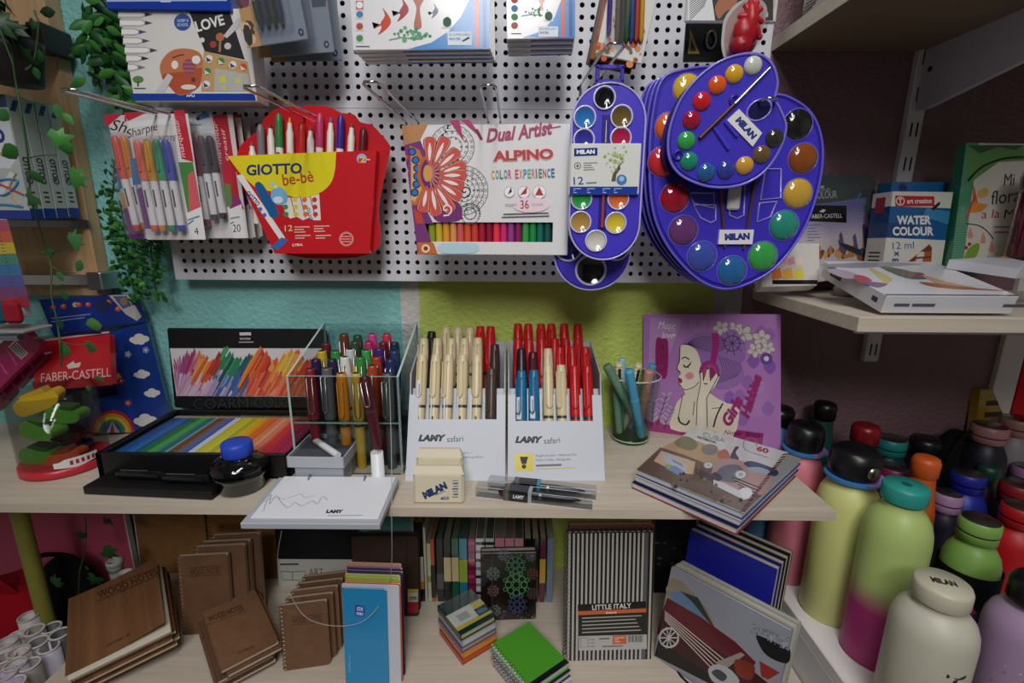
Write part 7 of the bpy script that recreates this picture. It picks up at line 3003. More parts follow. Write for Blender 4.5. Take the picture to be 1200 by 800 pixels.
for i, (x0, x1, c, band, nm) in enumerate(SP):
    p0, p1 = at(x0, 680, Ys), at(x1, 680, Ys)
    zt = at(x0, 631 if i > 4 else (612, 618, 637, 632, 631)[i], Ys).z
    F = Fr(Vector((p0.x + .0002, Ys, LZ)), Vector((1, 0, 0)), Vector((0, 0, 1)))
    F.w = p1.x - p0.x - .0004
    F.h = zt - LZ
    T = thing('notebook', '%s in the row of notebooks under the counter' % nm, 'notebook', F, 'row of upright notebooks under the counter')
    a = A(F)
    D = .082
    w, h = F.w, F.h
    a.box((0, 0, -.0015), (w, h, 0), c, 'gloss', .0006)
    a.box((0, 0, -D), (.0009, h, -.0015), c, 'gloss')
    a.box((w - .0009, 0, -D), (w, h, -.0015), c, 'gloss')
    if band == 'plaid' or band == 'tartan':
        for k in range(7):
            y = h * (.95 - k * .13)
            a.flat([(0, y - .006), (w, y - .006), (w, y), (0, y)], ['#b0406c', '#6a1438'][k % 2] if band == 'plaid' else ['#2a2a2e', '#7c7c80'][k % 2], 'gloss')
    else:
        for bc, y0, y1 in band:
            v0, v1 = F.px(x0, y1)[1], F.px(x0, y0)[1]
            v0 = max(v0, .0005)
            a.flat([(0, v0), (w, v0), (w, v1), (0, v1)], bc, 'gloss')
    part(T, 'cover', a)
    p = MB()
    p.box((.001, .001, -D), (w - .001, h - .0025, -.0017), ['#5a5c52', '#3c4a40', '#6a6a60'][i % 3] if i < 14 else '#8a8464', 'paper')
    part(T, 'pages', p)

# dark patterned notebook
F = stand((564, 727), (628, 725), (563, 646), .014)
T = thing('patterned_notebook', 'black notebook with green rosette pattern and white edged top', 'notebook', F)


def art(a):
    w, h = a.F.w, a.F.h
    a.flat([(0, 0), (w * .42, 0), (w * .42, h), (0, h)], '#1b1312', 'gloss')
    a.dz = 1e-6
    for cx, cy, r, c in ((605, 685, 14, '#4f8a5c'), (604, 662, 11, '#4a6a58'), (606, 708, 10, '#3c4468'), (578, 672, 7, '#5c6a68'), (578, 692, 6, '#6a4a48'), (580, 715, 6, '#5c6a68'), (624, 672, 6, '#5a2c34'), (624, 695, 6, '#4a3c3c'), (590, 650, 6, '#5a5c68'), (622, 652, 5, '#4a4c58')):
        for k in range(8):
            an = k * math.pi / 4
            x, y = cx + r * .66 * math.cos(an), cy + r * .66 * math.sin(an)
            a.ring(x, y, r * .26, 1.1, c, 'gloss', 9)
        a.ring(cx, cy, r * .3, 1.1, c, 'gloss', 10)
        for k in range(8):
            an = k * math.pi / 4 + .39
            x, y = cx + r * math.cos(an), cy + r * math.sin(an)
            a.ring(x, y, r * .16, .9, c, 'gloss', 7)
    for k in range(30):
        x, y = RN.uniform(565, 628), RN.choice([RN.uniform(648, 652), RN.uniform(716, 724)])
        a.circ(x, y, RN.uniform(.7, 1.8), RN.choice(['#7a7c84', '#4a4c60', '#5c4a3a']), n=6)
    a.line([(564, 648), (628, 647)], 1.2, '#8a8a90', 'gloss')
    a.line([(577, 648), (577, 724)], 1.2, '#3a3434', 'gloss')


book(T, F, .013, '#15110f', '#bdb8b4', 'gloss', art)

# small stack of banded notebooks
Zs = LOW + .052
F0 = fr3(on(540, 744, Zs), on(581, 721, Zs), on(503, 714, Zs))


def art(a):
    w, h = a.F.w, a.F.h
    a.flat([(0, h * .12), (w, h * .12), (w, h * .62), (0, h * .62)], '#b0a848', 'gloss')
    a.flat([(0, h * .22), (w * .68, h * .22), (w * .68, h * .62), (0, h * .62)], '#bdc0b8', 'gloss')
    a.flat([(w * .66, h * .2), (w, h * .2), (w, h * .42), (w * .66, h * .42)], '#142a44', 'gloss')
    a.text('notes', (w * .70, h * .24), (w * .26, 0), (0, h * .12), '#7fa0c0', shear=.3)
    a.flat([(w * .2, h * .3), (w * .5, h * .3), (w * .5, h * .5), (w * .2, h * .5)], '#9a9e9c', 'gloss')


st = [('#12312f', '#b9b28a', .011, 'dark green banded notebook topmost of the small colourful stack', art), ('#8f9696', '#c9c7bf', .011, 'grey notebook second in the small colourful stack', None),
      ('#5c4a78', '#b9a88a', .009, 'violet notebook third in the small colourful stack', None), ('#c8782c', '#d09a4c', .010, 'orange notebook fourth in the small colourful stack', None), ('#a8402c', '#b9663c', .0095, 'brick red notebook lowest in the small colourful stack', None)]
z = 0
for k, (c, pg, t, lab, ar) in enumerate(st):
    G = F0.shift((.0015 * (k % 2), -.001 * k, z))
    T = thing('notebook', lab, 'notebook', G, 'small stack of colourful notebooks')
    book(T, G, t, c, pg, 'gloss', ar, spine=True)
    z -= t + .0003

# green spiral notebooks
Zs = LOW + .036
F0 = fr3(on(621, 808, Zs), on(667, 776, Zs), on(574, 755, Zs))


def art(a):
    w, h = a.F.w, a.F.h
    a.flat([(w * .86, 0), (w, 0), (w, h * .06), (w * .86, h * .06)], '#15171b', 'gloss')
    a.line([(650, 781), (661, 774)], 1.6, '#1f4a1c', 'gloss')
    a.line([(660, 772), (662, 775)], 1.4, '#1f4a1c', 'gloss')
    p = [(0, 0), (w, 0), (w, h * .09), (0, h * .09)]
    a.flat(p, '#16181c', 'gloss')


for k, (c, nm) in enumerate((('#4f9c2c', 'bright green spiral notebook topmost of its stack'), ('#1a1d2c', 'navy spiral notebook under the bright green one'), ('#c4c4cc', 'white spiral notebook at the bottom under the bright green one'))):
    G = F0.shift((.001 * k, -.003 * k, -.0118 * k))
    T = thing('spiral_notebook', nm, 'notebook', G, 'stack of spiral notebooks')
    book(T, G, .0108, c, '#c4c2cc', 'gloss', art if k == 0 else None, spine=False)
    spiral(T, G, .0108, '#b9bac4', pitch=.0055, r=.0068)

# striped notebook
F = stand((664, 774), (763, 772), (659, 625), .030)
T = thing('spiral_notebook', 'black and white striped spiral notebook with an orange striped label', 'notebook', F)


def art(a):
    w, h = a.F.w, a.F.h
    n = 20
    a.flat([(0, 0), (w, 0), (w, h), (0, h)], '#1a1a1d', 'gloss')
    for k in range(n):
        x = w * (k + .12) / n
        a.flat([(x, 0), (x + w / n * .48, 0), (x + w / n * .48, h), (x, h)], '#b4b0aa', 'gloss', z=a.z + 1e-5)
    a.z += 2e-5
    a.flat([(w * .88, 0), (w * .93, 0), (w * .93, h), (w * .88, h)], '#5a5a5c', 'gloss')
    a.poly([(677, 708), (757, 704), (758, 743), (678, 745)], '#121214', 'gloss')
    a.poly([(677, 716), (757, 712.5), (757, 717), (677, 720.5)], '#c8622c', 'gloss')
    a.word('LITTLE ITALY', (694, 714.5), (740, 712), 5.8, '#dcdad6', bold=.02)
    a.word('Notebook', (710, 719), (723, 718.3), 2.4, '#f0d8c8', bold=.03)
    a.rule((682, 724), (752, 721), 1.3, '#a9a8a6', 5, 4.2)
    a.poly([(678, 745), (758, 743), (758, 760), (678, 762)], '#b4b1ad', 'gloss')
    a.line([(680, 747), (689, 747), (689, 758), (680, 758), (680, 747)], .7, '#5a5a5c')
    for k in range(3):
        a.rule((691, 749 + k * 4), (697, 748.8 + k * 4), .8, '#5a5a5c')
    a.poly([(718, 744.5), (734, 744), (734, 754), (718, 754.5)], '#c8602c', 'gloss')
    a.rule((720, 747), (732, 746.6), .9, '#ecc8b0', 3, 2.4)
    for k in range(12):
        a.line([(737 + k * 1.45, 744), (737 + k * 1.45, 752)], .5 + .5 * (k % 3 == 0), '#2a2a2c')
    a.rule((702, 748), (714, 747.6), 1.4, '#4a4a4c')
    a.rule((706, 757), (730, 756.4), 1.2, '#5a5a5c')


book(T, F, .012, '#161619', '#b9b4ac', 'gloss', art, spine=False)
spiral(T, F, .012, '#8e8c92', pitch=.0065, r=.0065)
m = MB()
for i in range(15):
    x = F.w * (i + .4) / 15
    pts = [(x + .0045 * math.cos(2 * math.pi * q / 8), F.h + .002 + .0045 * math.sin(2 * math.pi * q / 8), -.005) for q in range(8)]
    m.tube(pts, .0012, '#2a2a2e', 'plastic', 5, True)
part(T, 'looped_edge', m)
G = F.shift((.004, .006, -.0145))
T = thing('notebook', 'rusty red notebook standing behind the striped one', 'notebook', G)
book(T, G, .012, '#7a3a2c', '#a8988a', 'leather', None)

# blue notebooks leaning, turned towards the room
tl, tr = on(809, 620, LZ + .177), on(911, 667, LZ + .177)
bk = Vector((0, 0, 1)).cross(tr - tl).normalized() * -1
if bk.y > 0:
    bk = -bk
F0 = fr3(Vector((tl.x, tl.y, LZ)) + bk * .018, Vector((tr.x, tr.y, LZ)) + bk * .018, tl)
for k in range(4):
    c = ['#1a1f94', '#12145c', '#0d0e14', '#0d0e14'][k]
    G = F0.shift((.0015 * k, .004 * k, -.0122 * k))
    T = thing('notebook', ['royal blue notebook leaning in front of its turned group', 'navy notebook right behind the royal blue one', 'black notebook third behind the royal blue one', 'black notebook farthest behind the royal blue one'][k], 'notebook', G, 'turned blue and black notebooks')
    book(T, G, .0115, c, '#c4bfb4', 'satin', None, inset=.0005)
# black patterned notebook behind the striped one
F = fr3(Vector((at(766, 700, .76).x, .76, LZ)), Vector((at(812, 700, .76).x, .76, LZ)), Vector((at(766, 700, .76).x, .79, LZ + .2)))
F.h = .20
T = thing('notebook', 'dim black notebook with faint grey leaf print between striped and blue ones', 'notebook', F)


def art(a):
    for k in range(14):
        a.circ(RN.uniform(768, 800), RN.uniform(630, 700), RN.uniform(1.5, 4), '#3a3d42', RN.uniform(1, 2), n=8)


book(T, F, .015, '#0d0d0f', '#4a4844', 'satin', art)

# car notebooks
tl, tr = on(793, 667, LZ + .142), on(936, 744, LZ + .142)
F0 = fr3(on(766, 768, LZ), on(766, 768, LZ) + (tr - tl), tl)
F0.w = (tr - tl).length


def art(a):
    w, h = a.F.w, a.F.h
    a.flat([(0, 0), (w, 0), (w, h), (0, h)], '#8a8c98', 'gloss')

    def poly(p, c, s=False):
        a.poly(bez(p, 4) if s else p, c, 'gloss')
    poly([(767, 768), (775, 735), (780, 722), (830, 768), (880, 800), (905, 840), (920, 846)], '#141113')
    poly([(780, 690), (787, 676), (800, 682), (818, 700), (830, 715), (838, 736), (810, 722), (783, 703)], '#8a7c6a')
    poly([(783, 694), (797, 692), (812, 704), (828, 722), (822, 726), (796, 712)], '#5c7a9c')
    poly([(797, 692), (818, 700), (838, 736), (828, 726), (812, 706)], '#2c3434')
    poly([(782, 700), (820, 722), (862, 752), (886, 776), (880, 784), (830, 756), (776, 716)], '#5c1420')
    poly([(776, 716), (830, 756), (880, 784), (900, 800), (905, 822), (860, 806), (800, 770), (770, 742)], '#3a0f14')
    for k in range(5):
        a.line([(779, 716 + k * 2.4), (850 - k * 3, 774 + k * 3.2)], 1.5, '#b9a8a4', 'gloss')
    a.ring(784, 747, 11, 1.8, '#b4b2b4', 'gloss')
    for k in range(10):
        an = k * .628
        a.line([(784, 747), (784 + 10 * math.cos(an), 747 + 13 * math.sin(an))], 1.2, '#b4b2b4', 'gloss')
    poly([(886, 745), (896, 747), (916, 756), (926, 761), (924, 776), (910, 774), (895, 764)], '#15151a', True)
    poly([(838, 776), (868, 764), (873, 767), (850, 784)], '#8f8a80')
    poly([(862, 772), (884, 780), (880, 796), (864, 790)], '#7a2a1c', True)
    poly([(890, 774), (914, 788), (900, 796), (892, 792)], '#8a2c1c')
    poly([(830, 784), (842, 778), (858, 786), (866, 800), (838, 800)], '#a9abb0', True)
    poly([(834, 788), (842, 784), (852, 792), (846, 798)], '#3a3f46', True)
    a.dz = 1e-6
    for k in range(50):
        x = RN.uniform(880, 924)
        a.circ(x, 727 + (x - 880) * .42 + RN.uniform(2, 16), RN.uniform(.8, 2), RN.choice(['#6a6c78', '#787a86', '#9a9ca6']), n=6)


for k in range(3):
    G = F0.shift((.0015 * k, .002 * k, -.0105 * k))
    T = thing('car_notebook', ['grey notebook with a red classic car print leaning in front of the blue ones', 'pale edged notebook right behind the car print one', 'cream edged notebook second behind the car print one'][k], 'notebook', G, 'leaning car print notebooks')
    book(T, G, .0095, ['#7c7e88', '#b0aa9a', '#9a9c94'][k], '#c4c2bc', 'gloss', art if k == 0 else None)
m = MB()
p0 = [on(*q, LOW + .001) for q in ((790, 780), (798, 792), (806, 800), (816, 806))]
m.tube([tuple(p - p0[0]) for p in p0], .0016, '#0c0c0e', 'matte', 6)
solo('elastic_strap', m, 'black elastic strap lying on the board below the car notebooks', 'strap', p0[0])

# ================================================================== lower left corner
m = MB()
F = fr3(at(-60, 720, .81), at(163, 700, .81), at(-60, 560, .81))
x0, x1 = at(-80, 650, .81).x, at(154, 640, .81).x
T = thing('display_board', 'pink display board with a white edge below the counter', 'display board', Vector((x0, .806, .45)))
m = MB()
m.box((0, 0, 0), (x1 - x0, .010, TAB - .02 - .45), '#c2506e', 'satin', .0008)
part(T, 'board', m)
m = MB()
m.box((x1 - x0, -.0005, 0), (x1 - x0 + .0025, .0105, TAB - .02 - .45), '#d6c8c4', 'paper')
part(T, 'white_edge', m)
pc = at(30, 630, .70)
m = MB()
m.tube([(0, 0, 0), (0, 0, TAB - .0135)], .0115, '#8f8a3c', 'satin', 20)
T = thing('wooden_pole', 'olive painted round pole propping the counter shelf', 'pole', Vector((pc.x, .70, 0)))
part(T, 'shaft', m)
m = MB()
m.lathe([(.03, 0), (.03, .004), (.014, .008), (.0125, .02)], '#6a6630', 'satin', 24)
part(T, 'foot', m)
# red cloth and black bag
P = at(14, 715, .745)
T = thing('red_bag', 'red cloth bag slumped behind the paper tubes', 'bag', Vector((P.x, P.y, .42)))
m = MB()
n1, n2 = 22, 12
vs, fs = [], []
for i in range(n2 + 1):
    t = i / n2
    for k in range(n1):
        an = 2 * math.pi * k / n1
        r = .075 * (1 - .25 * t ** 3) * (1 + .09 * math.sin(3 * an + t * 5) + .04 * math.sin(7 * an))
        vs.append((r * 1.05 * math.cos(an), r * .5 * math.sin(an), t * .21 + .01 * math.sin(2 * an) * t))
for i in range(n2):
    for k in range(n1):
        l = (k + 1) % n1
        fs.append((i * n1 + k, i * n1 + l, (i + 1) * n1 + l, (i + 1) * n1 + k))
m.add(vs, fs, '#b01020', 'matte', True)
m.add(vs[-n1:], [tuple(range(n1))], '#8a0c18', 'matte')
part(T, 'bag_body', m)
m = MB()
m.tube(bez([(-.03, -.02, .2), (-.01, -.03, .245), (.02, -.03, .24), (.04, -.02, .2)], 5, False), .004, '#9a0f1c', 'matte', 6)
part(T, 'handle', m)
P = at(84, 690, .772)
T = thing('black_bag', 'black cloth bag behind the olive pole under the counter', 'bag', Vector((P.x, P.y, .40)))
m = MB()
m.sphere((0, 0, .13), .075, '#0c0c10', 'matte', 22, 12, (.95, .30, 1.75))
part(T, 'bag_body', m)
m = MB()
m.tube(bez([(-.04, -.01, .24), (-.02, -.02, .275), (.03, -.02, .275), (.05, -.01, .24)], 5, False), .004, '#0a0a0c', 'matte', 6)
part(T, 'handle', m)
# paper tubes in a tray
tz = LOW + .012
m = MB()
q = on(40, 760, tz)
T = thing('tube_tray', 'low tray holding the white rimmed paper tubes', 'tray', Vector((-.80, .47, LOW - .112)))
m = MB()
m.box((-.12, 0, 0), (xe + .80 - .006, .27, .004), '#2a2a2e', 'plastic', .001)
m.box((-.12, 0, 0), (-.116, .27, .03), '#2a2a2e', 'plastic')
m.box((-.12, .266, 0), (xe + .80 - .006, .27, .03), '#2a2a2e', 'plastic')
part(T, 'tray_body', m)
tl = [(33, 722, '#c9c4c2'), (40, 738, '#8a8478'), (20, 745, '#c4bec0'), (22, 763, '#b9a8a8'), (44, 752, '#6a6a68'), (57, 758, '#c0b8c8'), (18, 778, '#b4aab8'), (34, 778, '#8a8680'), (5, 770, '#8a7a7c'), (6, 790, '#b0a4bc'), (16, 800, '#9c94a8'), (60, 735, '#5a5a5c'), (8, 752, '#b4acae'), (70, 742, '#4a4a4e')]
for i, (x, y, c) in enumerate(tl):
    p = on(x, y, tz - .004 * (i % 3))
    m = MB()
    r = .0135
    zb = LOW - .108
    hh = tz - .004 * (i % 3) - zb
    where = ['by the red bag, topmost', 'grey rimmed, just below the topmost', 'at the frame edge below the red bag', 'rosy grey, in the middle', 'dark rimmed, in the middle', 'beside the wooden notebooks', 'lilac grey, in the lower rows', 'brown grey, in the lower rows', 'dull mauve, cut by the frame edge', 'lilac, cut by the frame corner', 'pale violet, lowest', 'charcoal, under the pole foot', 'pale, upper row at the frame edge', 'nearly black, beside the wooden stack'][i]
    T = thing('paper_tube', 'open paper tube %s of the tube tray' % where, 'tube', Vector((p.x, p.y, zb)), 'paper tubes in the tray')
    m.lathe([(r, 0), (r, hh), (r * .86, hh), (r * .86, hh - .03), (.0001, hh - .031)], c, 'paper', 22)
    part(T, 'wall', m)
    m = MB()
    m.tube([(r * .94 * math.cos(k * .314), r * .94 * math.sin(k * .314), hh) for k in range(20)], .0016, '#cfcac8' if i % 3 else '#b9b4b0', 'paper', 6, True)
    part(T, 'rim', m)
# two white tubes near the kraft pad
for i, (x, y, Y) in enumerate(((134, 656, .74), (146, 671, .72))):
    p = at(x, y, Y)
    T = thing('paper_tube', ['white paper tube standing before the pink board', 'white paper tube just ahead of the one by the pink board'][i], 'tube', Vector((p.x, p.y, LZ)), 'white tubes by the pink board')
    hh = p.z - LZ
    m = MB()
    r = .0125
    m.lathe([(r * .85, 0), (r * .85, hh * .8), (r, hh * .86), (r, hh), (r * .85, hh), (r * .85, hh - .02), (.0001, hh - .02)], '#b9b8b4', 'paper', 20)
    part(T, 'wall', m)
    m = MB()
    m.lathe([(r * 1.01, hh * .88), (r * 1.06, hh * .9), (r * 1.06, hh * .94), (r * 1.01, hh * .96)], '#9c9a98', 'paper', 20, cap=False)
    part(T, 'rim', m)
# ================================================================== left wall goods and hanging greenery
# boxes hung one behind another on the oak board: their sides face the room
xr = -.672
for k in range(4):
    Yk = .705 + .0205 * k
    zt, zb = at(60, 118, .74).z, at(60, 257, .74).z
    F = Fr(Vector((xr - .15, Yk, zb + .001 * k)), Vector((1, 0, 0)), Vector((0, 0, 1)))
    F.w, F.h = .15, zt - zb
    lab = ['white drawing set box with looped pen strokes hanging on the oak board', 'drawing set box first behind the one with looped strokes', 'drawing set box second behind the one with looped strokes', 'drawing set box last, against the oak board'][k]
    T = thing('marker_box', lab, 'box', F, 'drawing set boxes on the oak board')
    a = A(F)
    w, h = F.w, F.h
    D = .019
    a.box((0, 0, -D), (w, h, 0), '#b4bcb8', 'gloss', .0006)
    a.add([(w + .0002, 0, 0), (w + .0002, 0, -D), (w + .0002, h * .09, -D), (w + .0002, h * .09, 0)], [(0, 1, 2, 3)], '#23398a', 'gloss')
    a.add([(w + .0002, h * .88, -D * .1), (w + .0002, h * .88, -D * .5), (w + .0002, h * .97, -D * .9), (w + .0002, h * .97, -D * .5)], [(0, 1, 2, 3)], '#1d4a6c', 'gloss')
    vs, fs = glyphs('GIOTTO', .03, 0)
    a.add([(w + .0003, h * .30 + u * h * .22, -D * .75 + (1 - v) * D * .5 - D * .0) for u, v in vs], fs, '#26302e', 'paper')
    for q in range(3):
        a.add([(w + .00025, h * (.14 + .04 * q), -D * .7), (w + .00025, h * (.14 + .04 * q), -D * .3), (w + .00025, h * (.155 + .04 * q), -D * .3), (w + .00025, h * (.155 + .04 * q), -D * .7)], [(0, 3, 2, 1)], '#33383a', 'paper')
    if k == 0:
        a.flat([(0, 0), (w, 0), (w, h * .075), (0, h * .075)], '#23398a', 'gloss')
        a.flat([(0, h * .42), (w * .9, h * .42), (w * .985, h * .5), (w * .985, h * .80), (w * .8, h * .90), (0, h * .9)], '#d6dbe2', 'gloss')
        a.flat([(0, h * .9), (w, h * .9), (w, h), (0, h)], '#1d4a6c', 'gloss')
        a.text('O', (w * .80, h * .62), (w * .12, 0), (0, h * .12), '#2a3a80', bold=.05)
        a.text('pens', (w * .80, h * .5), (w * .14, 0), (0, h * .05), '#b0a03c', bold=.03)
        for pts, c, wd in (([(.3, .1), (.7, .3), (.95, .32), (.8, .2), (.6, .24)], '#2f86c4', .005), ([(.5, .4), (.8, .28), (.98, .2)], '#b8303a', .004), ([(.92, .12), (.86, .25), (.95, .38)], '#c9973c', .004), ([(.5, .08), (.75, .12), (.95, .1)], '#2f86c4', .005)):
            p2 = bez(pts, 6, False)
            a.tube([(x * w, y * h, .0002) for x, y in p2], wd * .35, c, 'gloss', 4)
        a.flat([(w * .72, h * .2), (w * .9, h * .4), (w * .93, h * .37), (w * .75, h * .17)], '#d8dade', 'gloss')
    part(T, 'carton', a)

# rainbow set on a small acrylic ledge
Y = .69
F = fr3(at(-30, 374, Y), at(30, 372, Y), at(-40, 258, Y))
T = thing('felt_set', 'white framed rainbow felt set with ruler marks at the frame edge', 'craft set', F)
a = A(F)
w, h = F.w, F.h
a.slab(.012, '#bcbabb', 'gloss', .001)
x1_ = F.px(20, 300)[0]
for k, c in enumerate(['#b0506c', '#c8624c', '#c9b03c', '#4a8a78', '#3f78a8', '#5c5a9c', '#7a4a7c', '#a83a48']):
    a.flat([(0, h * (.88 - .11 * k)), (x1_, h * (.88 - .11 * k)), (x1_, h * (.99 - .11 * k)), (0, h * (.99 - .11 * k))], c, 'gloss')
for k in range(26):
    y = h * (.05 + k * .035)
    a.flat([(w * .90, y), (w * (.95 if k % 5 else .97), y), (w * (.95 if k % 5 else .97), y + .0008), (w * .90, y + .0008)], '#4a484a')
part(T, 'card', a)
for px_, c, nm in ((18, '#9c1f30', 'red'), (0, '#1f5a6c', 'teal')):
    p = at(px_, 365, .672)
    m = MB()
    m.box((-.011, -.011, -.016), (.011, .004, .016), c, 'matte', .005)
    solo('felt_block', m, '%s felt block before the rainbow felt set' % nm, 'felt block', p, 'felt blocks on the ledge')
z = at(20, 384, .68).z
T = thing('ledge', 'small clear grey ledge carrying the rainbow felt set', 'ledge', Vector((at(58, 384, .70).x - .19, .66, z - .004)))
m = MB()
m.box((0, 0, 0), (.19, .046, .004), '#9c989a', 'satin', .001)
part(T, 'plate', m)
m = MB()
m.tube([(0, -.004, -.004), (.19, -.004, -.004)], .005, '#b9c0d8', 'chrome', 10)
part(T, 'front_bar', m)
m = MB()
m.tube([(.06, .04, .002), (.06, .13, .002)], .004, '#b9b4b6', 'satin', 8)
part(T, 'support_arm', m)

# dark plant pot in the upper corner
P = at(18, 70, .70)
T = thing('plant_pot', 'dark pot of trailing ivy in the upper corner', 'plant pot', P)
m = MB()
m.lathe([(.0001, -.03), (.024, -.03), (.03, .01), (.032, .022), (.028, .022), (.026, .01), (.0001, .01)], '#2a2426', 'satin', 24)
part(T, 'pot', m)


def leafpts(kind, s):
    if kind == 'ivy':
        o = [(0, 0), (.38, -.12), (.60, .18), (.40, .34), (.52, .72), (.20, .62), (0, 1.05), (-.20, .62), (-.52, .72), (-.40, .34), (-.60, .18), (-.38, -.12)]
        return [(x * s, y * s) for x, y in o]
    o = [(0, 0), (.16, .22), (.22, .5), (.13, .8), (0, 1), (-.13, .8), (-.22, .5), (-.16, .22)]
    return [(x * s * (1.5 if kind == 'broad' else 1), y * s) for x, y in o]


def add_leaf(m, P, s, kind, col, ang, tilt, yawn):
    """one folded leaf: hangs from P, turned in the wall plane by ang and tipped out of it"""
    pts = leafpts(kind, s)
    M = Matrix.Translation(P) @ Matrix.Rotation(yawn, 4, 'Z') @ Matrix.Rotation(math.radians(90) + tilt, 4, 'X') @ Matrix.Rotation(ang, 4, 'Z')
    n = len(pts)
    vs = [M @ Vector((0, s * .45, s * .04))]
    vs += [M @ Vector((x, y, -abs(x) * .25 - .12 * y * y / s)) for x, y in pts]
    fs = [(0, 1 + i, 1 + (i + 1) % n) for i in range(n)]
    m.add(vs, fs, col, 'leaf', True)


GR = ['#1f5a24', '#2a6a2c', '#36772f', '#1a4a20', '#3f8236']
P = at(18, 60, .70)
m = MB()
for k in range(110):
    q = Vector((RN.uniform(-.085, .03), RN.uniform(-.075, -.005), RN.uniform(-.025, .11)))
    add_leaf(m, q, RN.uniform(.018, .032), 'ivy', RN.choice(['#16401a', '#1c4c20', '#123416', '#1c5a3c', '#174038']), RN.uniform(0, 6.28), RN.uniform(-.8, .8), RN.uniform(-1, 1))
T = thing('ivy_plant', 'dark bushy ivy spilling over the pot in the upper corner', 'plant', P)
part(T, 'foliage', m)
m = MB()
for x in (-.03, 0, .02):
    m.tube(bez([(x, -.02, .0), (x * 1.5, -.05, .03), (x * 2, -.05, -.03)], 5, False), .0012, '#2c4a20', 'leaf', 5)
part(T, 'stems', m)


def vine(label, path, leaves, cat='vine', name='ivy_vine', r=.0011, twigs=()):
    O = at(*path[0])
    T = thing(name, label, cat, O, 'trailing green vines')
    m = MB()
    pts = bez([tuple(at(*p) - O) for p in path], 5, False)
    m.tube(pts, r, '#2c5226', 'leaf', 6)
    for tw in twigs:
        m.tube(bez([tuple(at(*p) - O) for p in tw], 4, False), r * .7, '#35602c', 'leaf', 5)
    part(T, 'stem', m)
    f = MB()
    for (x, y, Y, s, kind, ang, tilt, c) in leaves:
        add_leaf(f, at(x, y, Y) - O, s, kind, c, ang, tilt, RN.uniform(-.4, .4))
    part(T, 'foliage', f)


pi = math.pi
vine('long ivy vine trailing over the drawing set boxes and oak board',
     [(14, 60, .67), (17, 88, .67), (20, 105, .67), (26, 140, .665), (33, 185, .665), (36, 230, .67), (42, 252, .68), (52, 285, .70), (60, 312, .70), (60, 345, .68), (66, 372, .66), (70, 400, .64), (72, 430, .64)],
     [(66, 121, .665, .020, 'broad', pi * .9, .2, '#4a8a48'), (72, 132, .665, .017, 'broad', pi * 1.2, .1, '#4f9450'), (62, 165, .66, .024, 'ivy', -pi * .4, .1, '#3f8a34'), (68, 172, .655, .020, 'broad', -pi * .62, .3, '#2a6a2a'),
      (20, 172, .64, .030, 'broad', pi * .62, .2, '#2c6a2c'), (8, 128, .65, .022, 'broad', pi * .7, .2, '#3a7a34'), (30, 200, .655, .022, 'broad', -pi * .75, .3, '#23602a'), (38, 228, .66, .024, 'ivy', pi * .7, .1, '#2f6a34'), (82, 208, .66, .024, 'ivy', -pi * .5, 0, '#3f7f3c'),
      (58, 290, .70, .017, 'broad', pi * .9, .1, '#2c5f2e'), (82, 284, .69, .024, 'ivy', -pi * .35, 0, '#3f7a44'), (90, 318, .69, .020, 'broad', -pi * .2, .2, '#376f3c'), (74, 330, .69, .016, 'broad', pi * .1, .2, '#34703a'), (73, 340, .69, .016, 'broad', pi * 1.0, .2, '#2f6634'), (52, 296, .70, .009, 'broad', pi * .5, 0, '#2c5f2e'),
      (66, 372, .65, .018, 'broad', pi, .1, '#1f4a24'), (100, 380, .66, .030, 'broad', -pi * .5, .2, '#54883c'), (76, 402, .64, .022, 'broad', pi * .9, 0, '#2f6a38'), (106, 400, .66, .026, 'broad', pi * .8, .3, '#3f7a40'), (110, 442, .65, .016, 'broad', -pi * .6, .3, '#2c7a34'), (104, 452, .65, .012, 'broad', pi * .8, .3, '#2c7a34')],
     twigs=[[(60, 296, .70), (72, 291, .695), (84, 287, .69)], [(61, 312, .70), (72, 318, .70), (88, 320, .69)], [(61, 335, .69), (70, 334, .69), (74, 333, .69)], [(33, 185, .665), (50, 182, .66), (66, 182, .66)], [(20, 105, .67), (35, 118, .67), (60, 122, .665)], [(70, 400, .64), (90, 404, .65), (104, 404, .66)]])
vine('short ivy strand crossing the dark bracket', [(40, 12, .68), (42, 18, .68), (45, 30, .68), (40, 70, .68), (30, 82, .67)],
     [(36, 20, .68, .014, 'broad', pi, 0, '#16401c'), (46, 14, .68, .020, 'broad', -pi * .5, .1, '#123418'), (40, 78, .675, .014, 'broad', pi, .1, '#1f5a28'), (46, 58, .68, .016, 'broad', pi * .9, .1, '#184a20')])
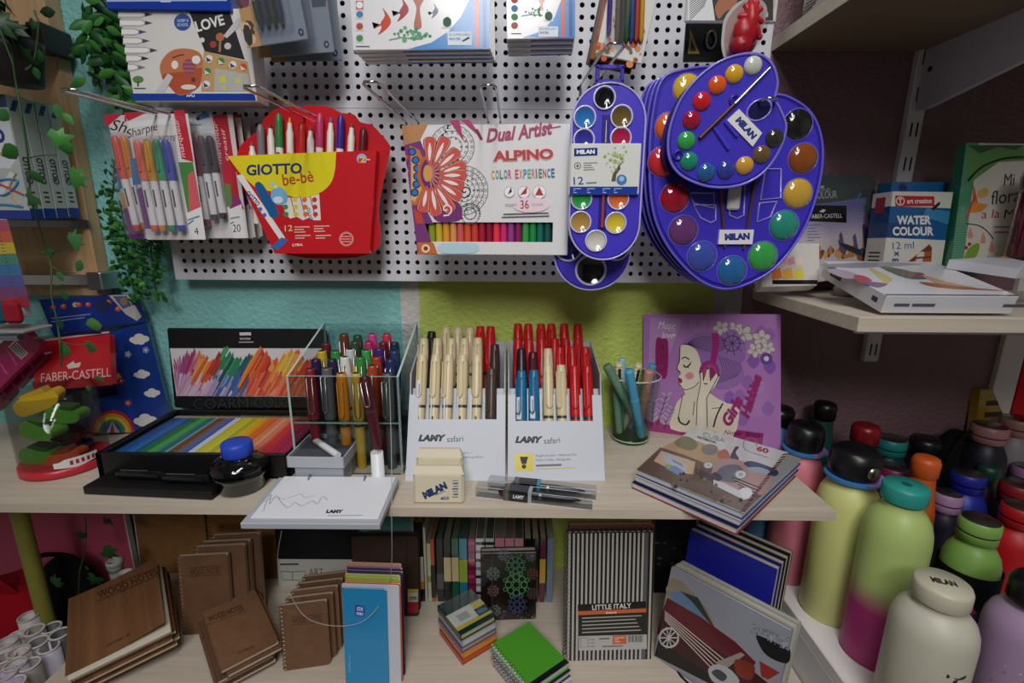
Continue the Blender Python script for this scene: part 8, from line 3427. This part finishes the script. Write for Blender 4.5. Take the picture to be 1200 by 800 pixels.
vine('ivy strand hanging before the pink board under the counter', [(100, 606, .72), (101, 630, .72), (97, 655, .72), (93, 672, .72), (92, 700, .73)],
     [(124, 606, .715, .026, 'broad', pi * .75, .1, '#17421f'), (132, 612, .715, .022, 'broad', pi * .6, .1, '#17421f'), (94, 622, .71, .028, 'broad', pi * .85, .3, '#193f1c'), (120, 646, .71, .026, 'ivy', -pi * .7, .1, '#1d5424'), (112, 676, .71, .024, 'ivy', pi * .8, .1, '#16401b'), (62, 684, .69, .022, 'ivy', -pi * .3, .1, '#17451d'), (104, 668, .72, .010, 'broad', pi * .3, 0, '#2a4a24')])


def garland(label, strands, n, wide, slo, shi, Y, spread):
    O = at(*strands[0][0], Y)
    T = thing('leaf_garland', label, 'garland', O, 'artificial leaf garlands on the teal wall')
    m, f = MB(), MB()
    for st in strands:
        p = bez([tuple(at(x, y, Y) - O) for x, y in st], 6, False)
        m.tube(p, .0013, '#1f4a26', 'leaf', 5)
        for k in range(n):
            i = min(int(k / n * len(p)), len(p) - 1)
            q = Vector(p[i]) + Vector((RN.uniform(-spread, spread), RN.uniform(-.02, .004), RN.uniform(-.004, .004)))
            side = 1 if k % 2 else -1
            s = RN.uniform(slo, shi)
            add_leaf(f, q, s, 'broad' if wide else 'leaflet', RN.choice(['#1d5a26', '#2a6e2c', '#3c8434', '#174820', '#4a8f3a', '#235f28']), pi - side * RN.uniform(.5, 1.4), RN.uniform(-.2, .6), RN.uniform(-.7, .7))
    part(T, 'stem', m)
    part(T, 'foliage', f, kind='stuff')


garland('leafy green garland hanging beside the white marker box on the teal wall',
        [[(106, -20), (108, 20), (108, 45), (109, 60)], [(112, -20), (116, 30), (114, 60), (110, 92)], [(122, -20), (126, 30), (132, 60), (140, 90), (148, 118)], [(128, -20), (132, 20), (134, 50), (138, 70)], [(136, 20), (142, 60), (150, 100), (160, 126)], [(144, 90), (152, 112), (165, 122)]],
        32, False, .020, .032, .775, .006)
garland('bushy small leaved garland below the fine tip marker packs',
        [[(134, 190), (133, 220), (130, 248), (132, 262)], [(140, 235), (145, 260), (150, 300), (158, 345)], [(146, 270), (150, 300), (152, 330)], [(156, 275), (160, 310), (162, 352)], [(166, 275), (168, 310), (165, 345)], [(176, 278), (178, 305), (182, 335), (187, 350)], [(184, 280), (186, 300), (184, 325)], [(140, 262), (140, 280), (146, 310)]],
        46, True, .007, .013, .785, .007)
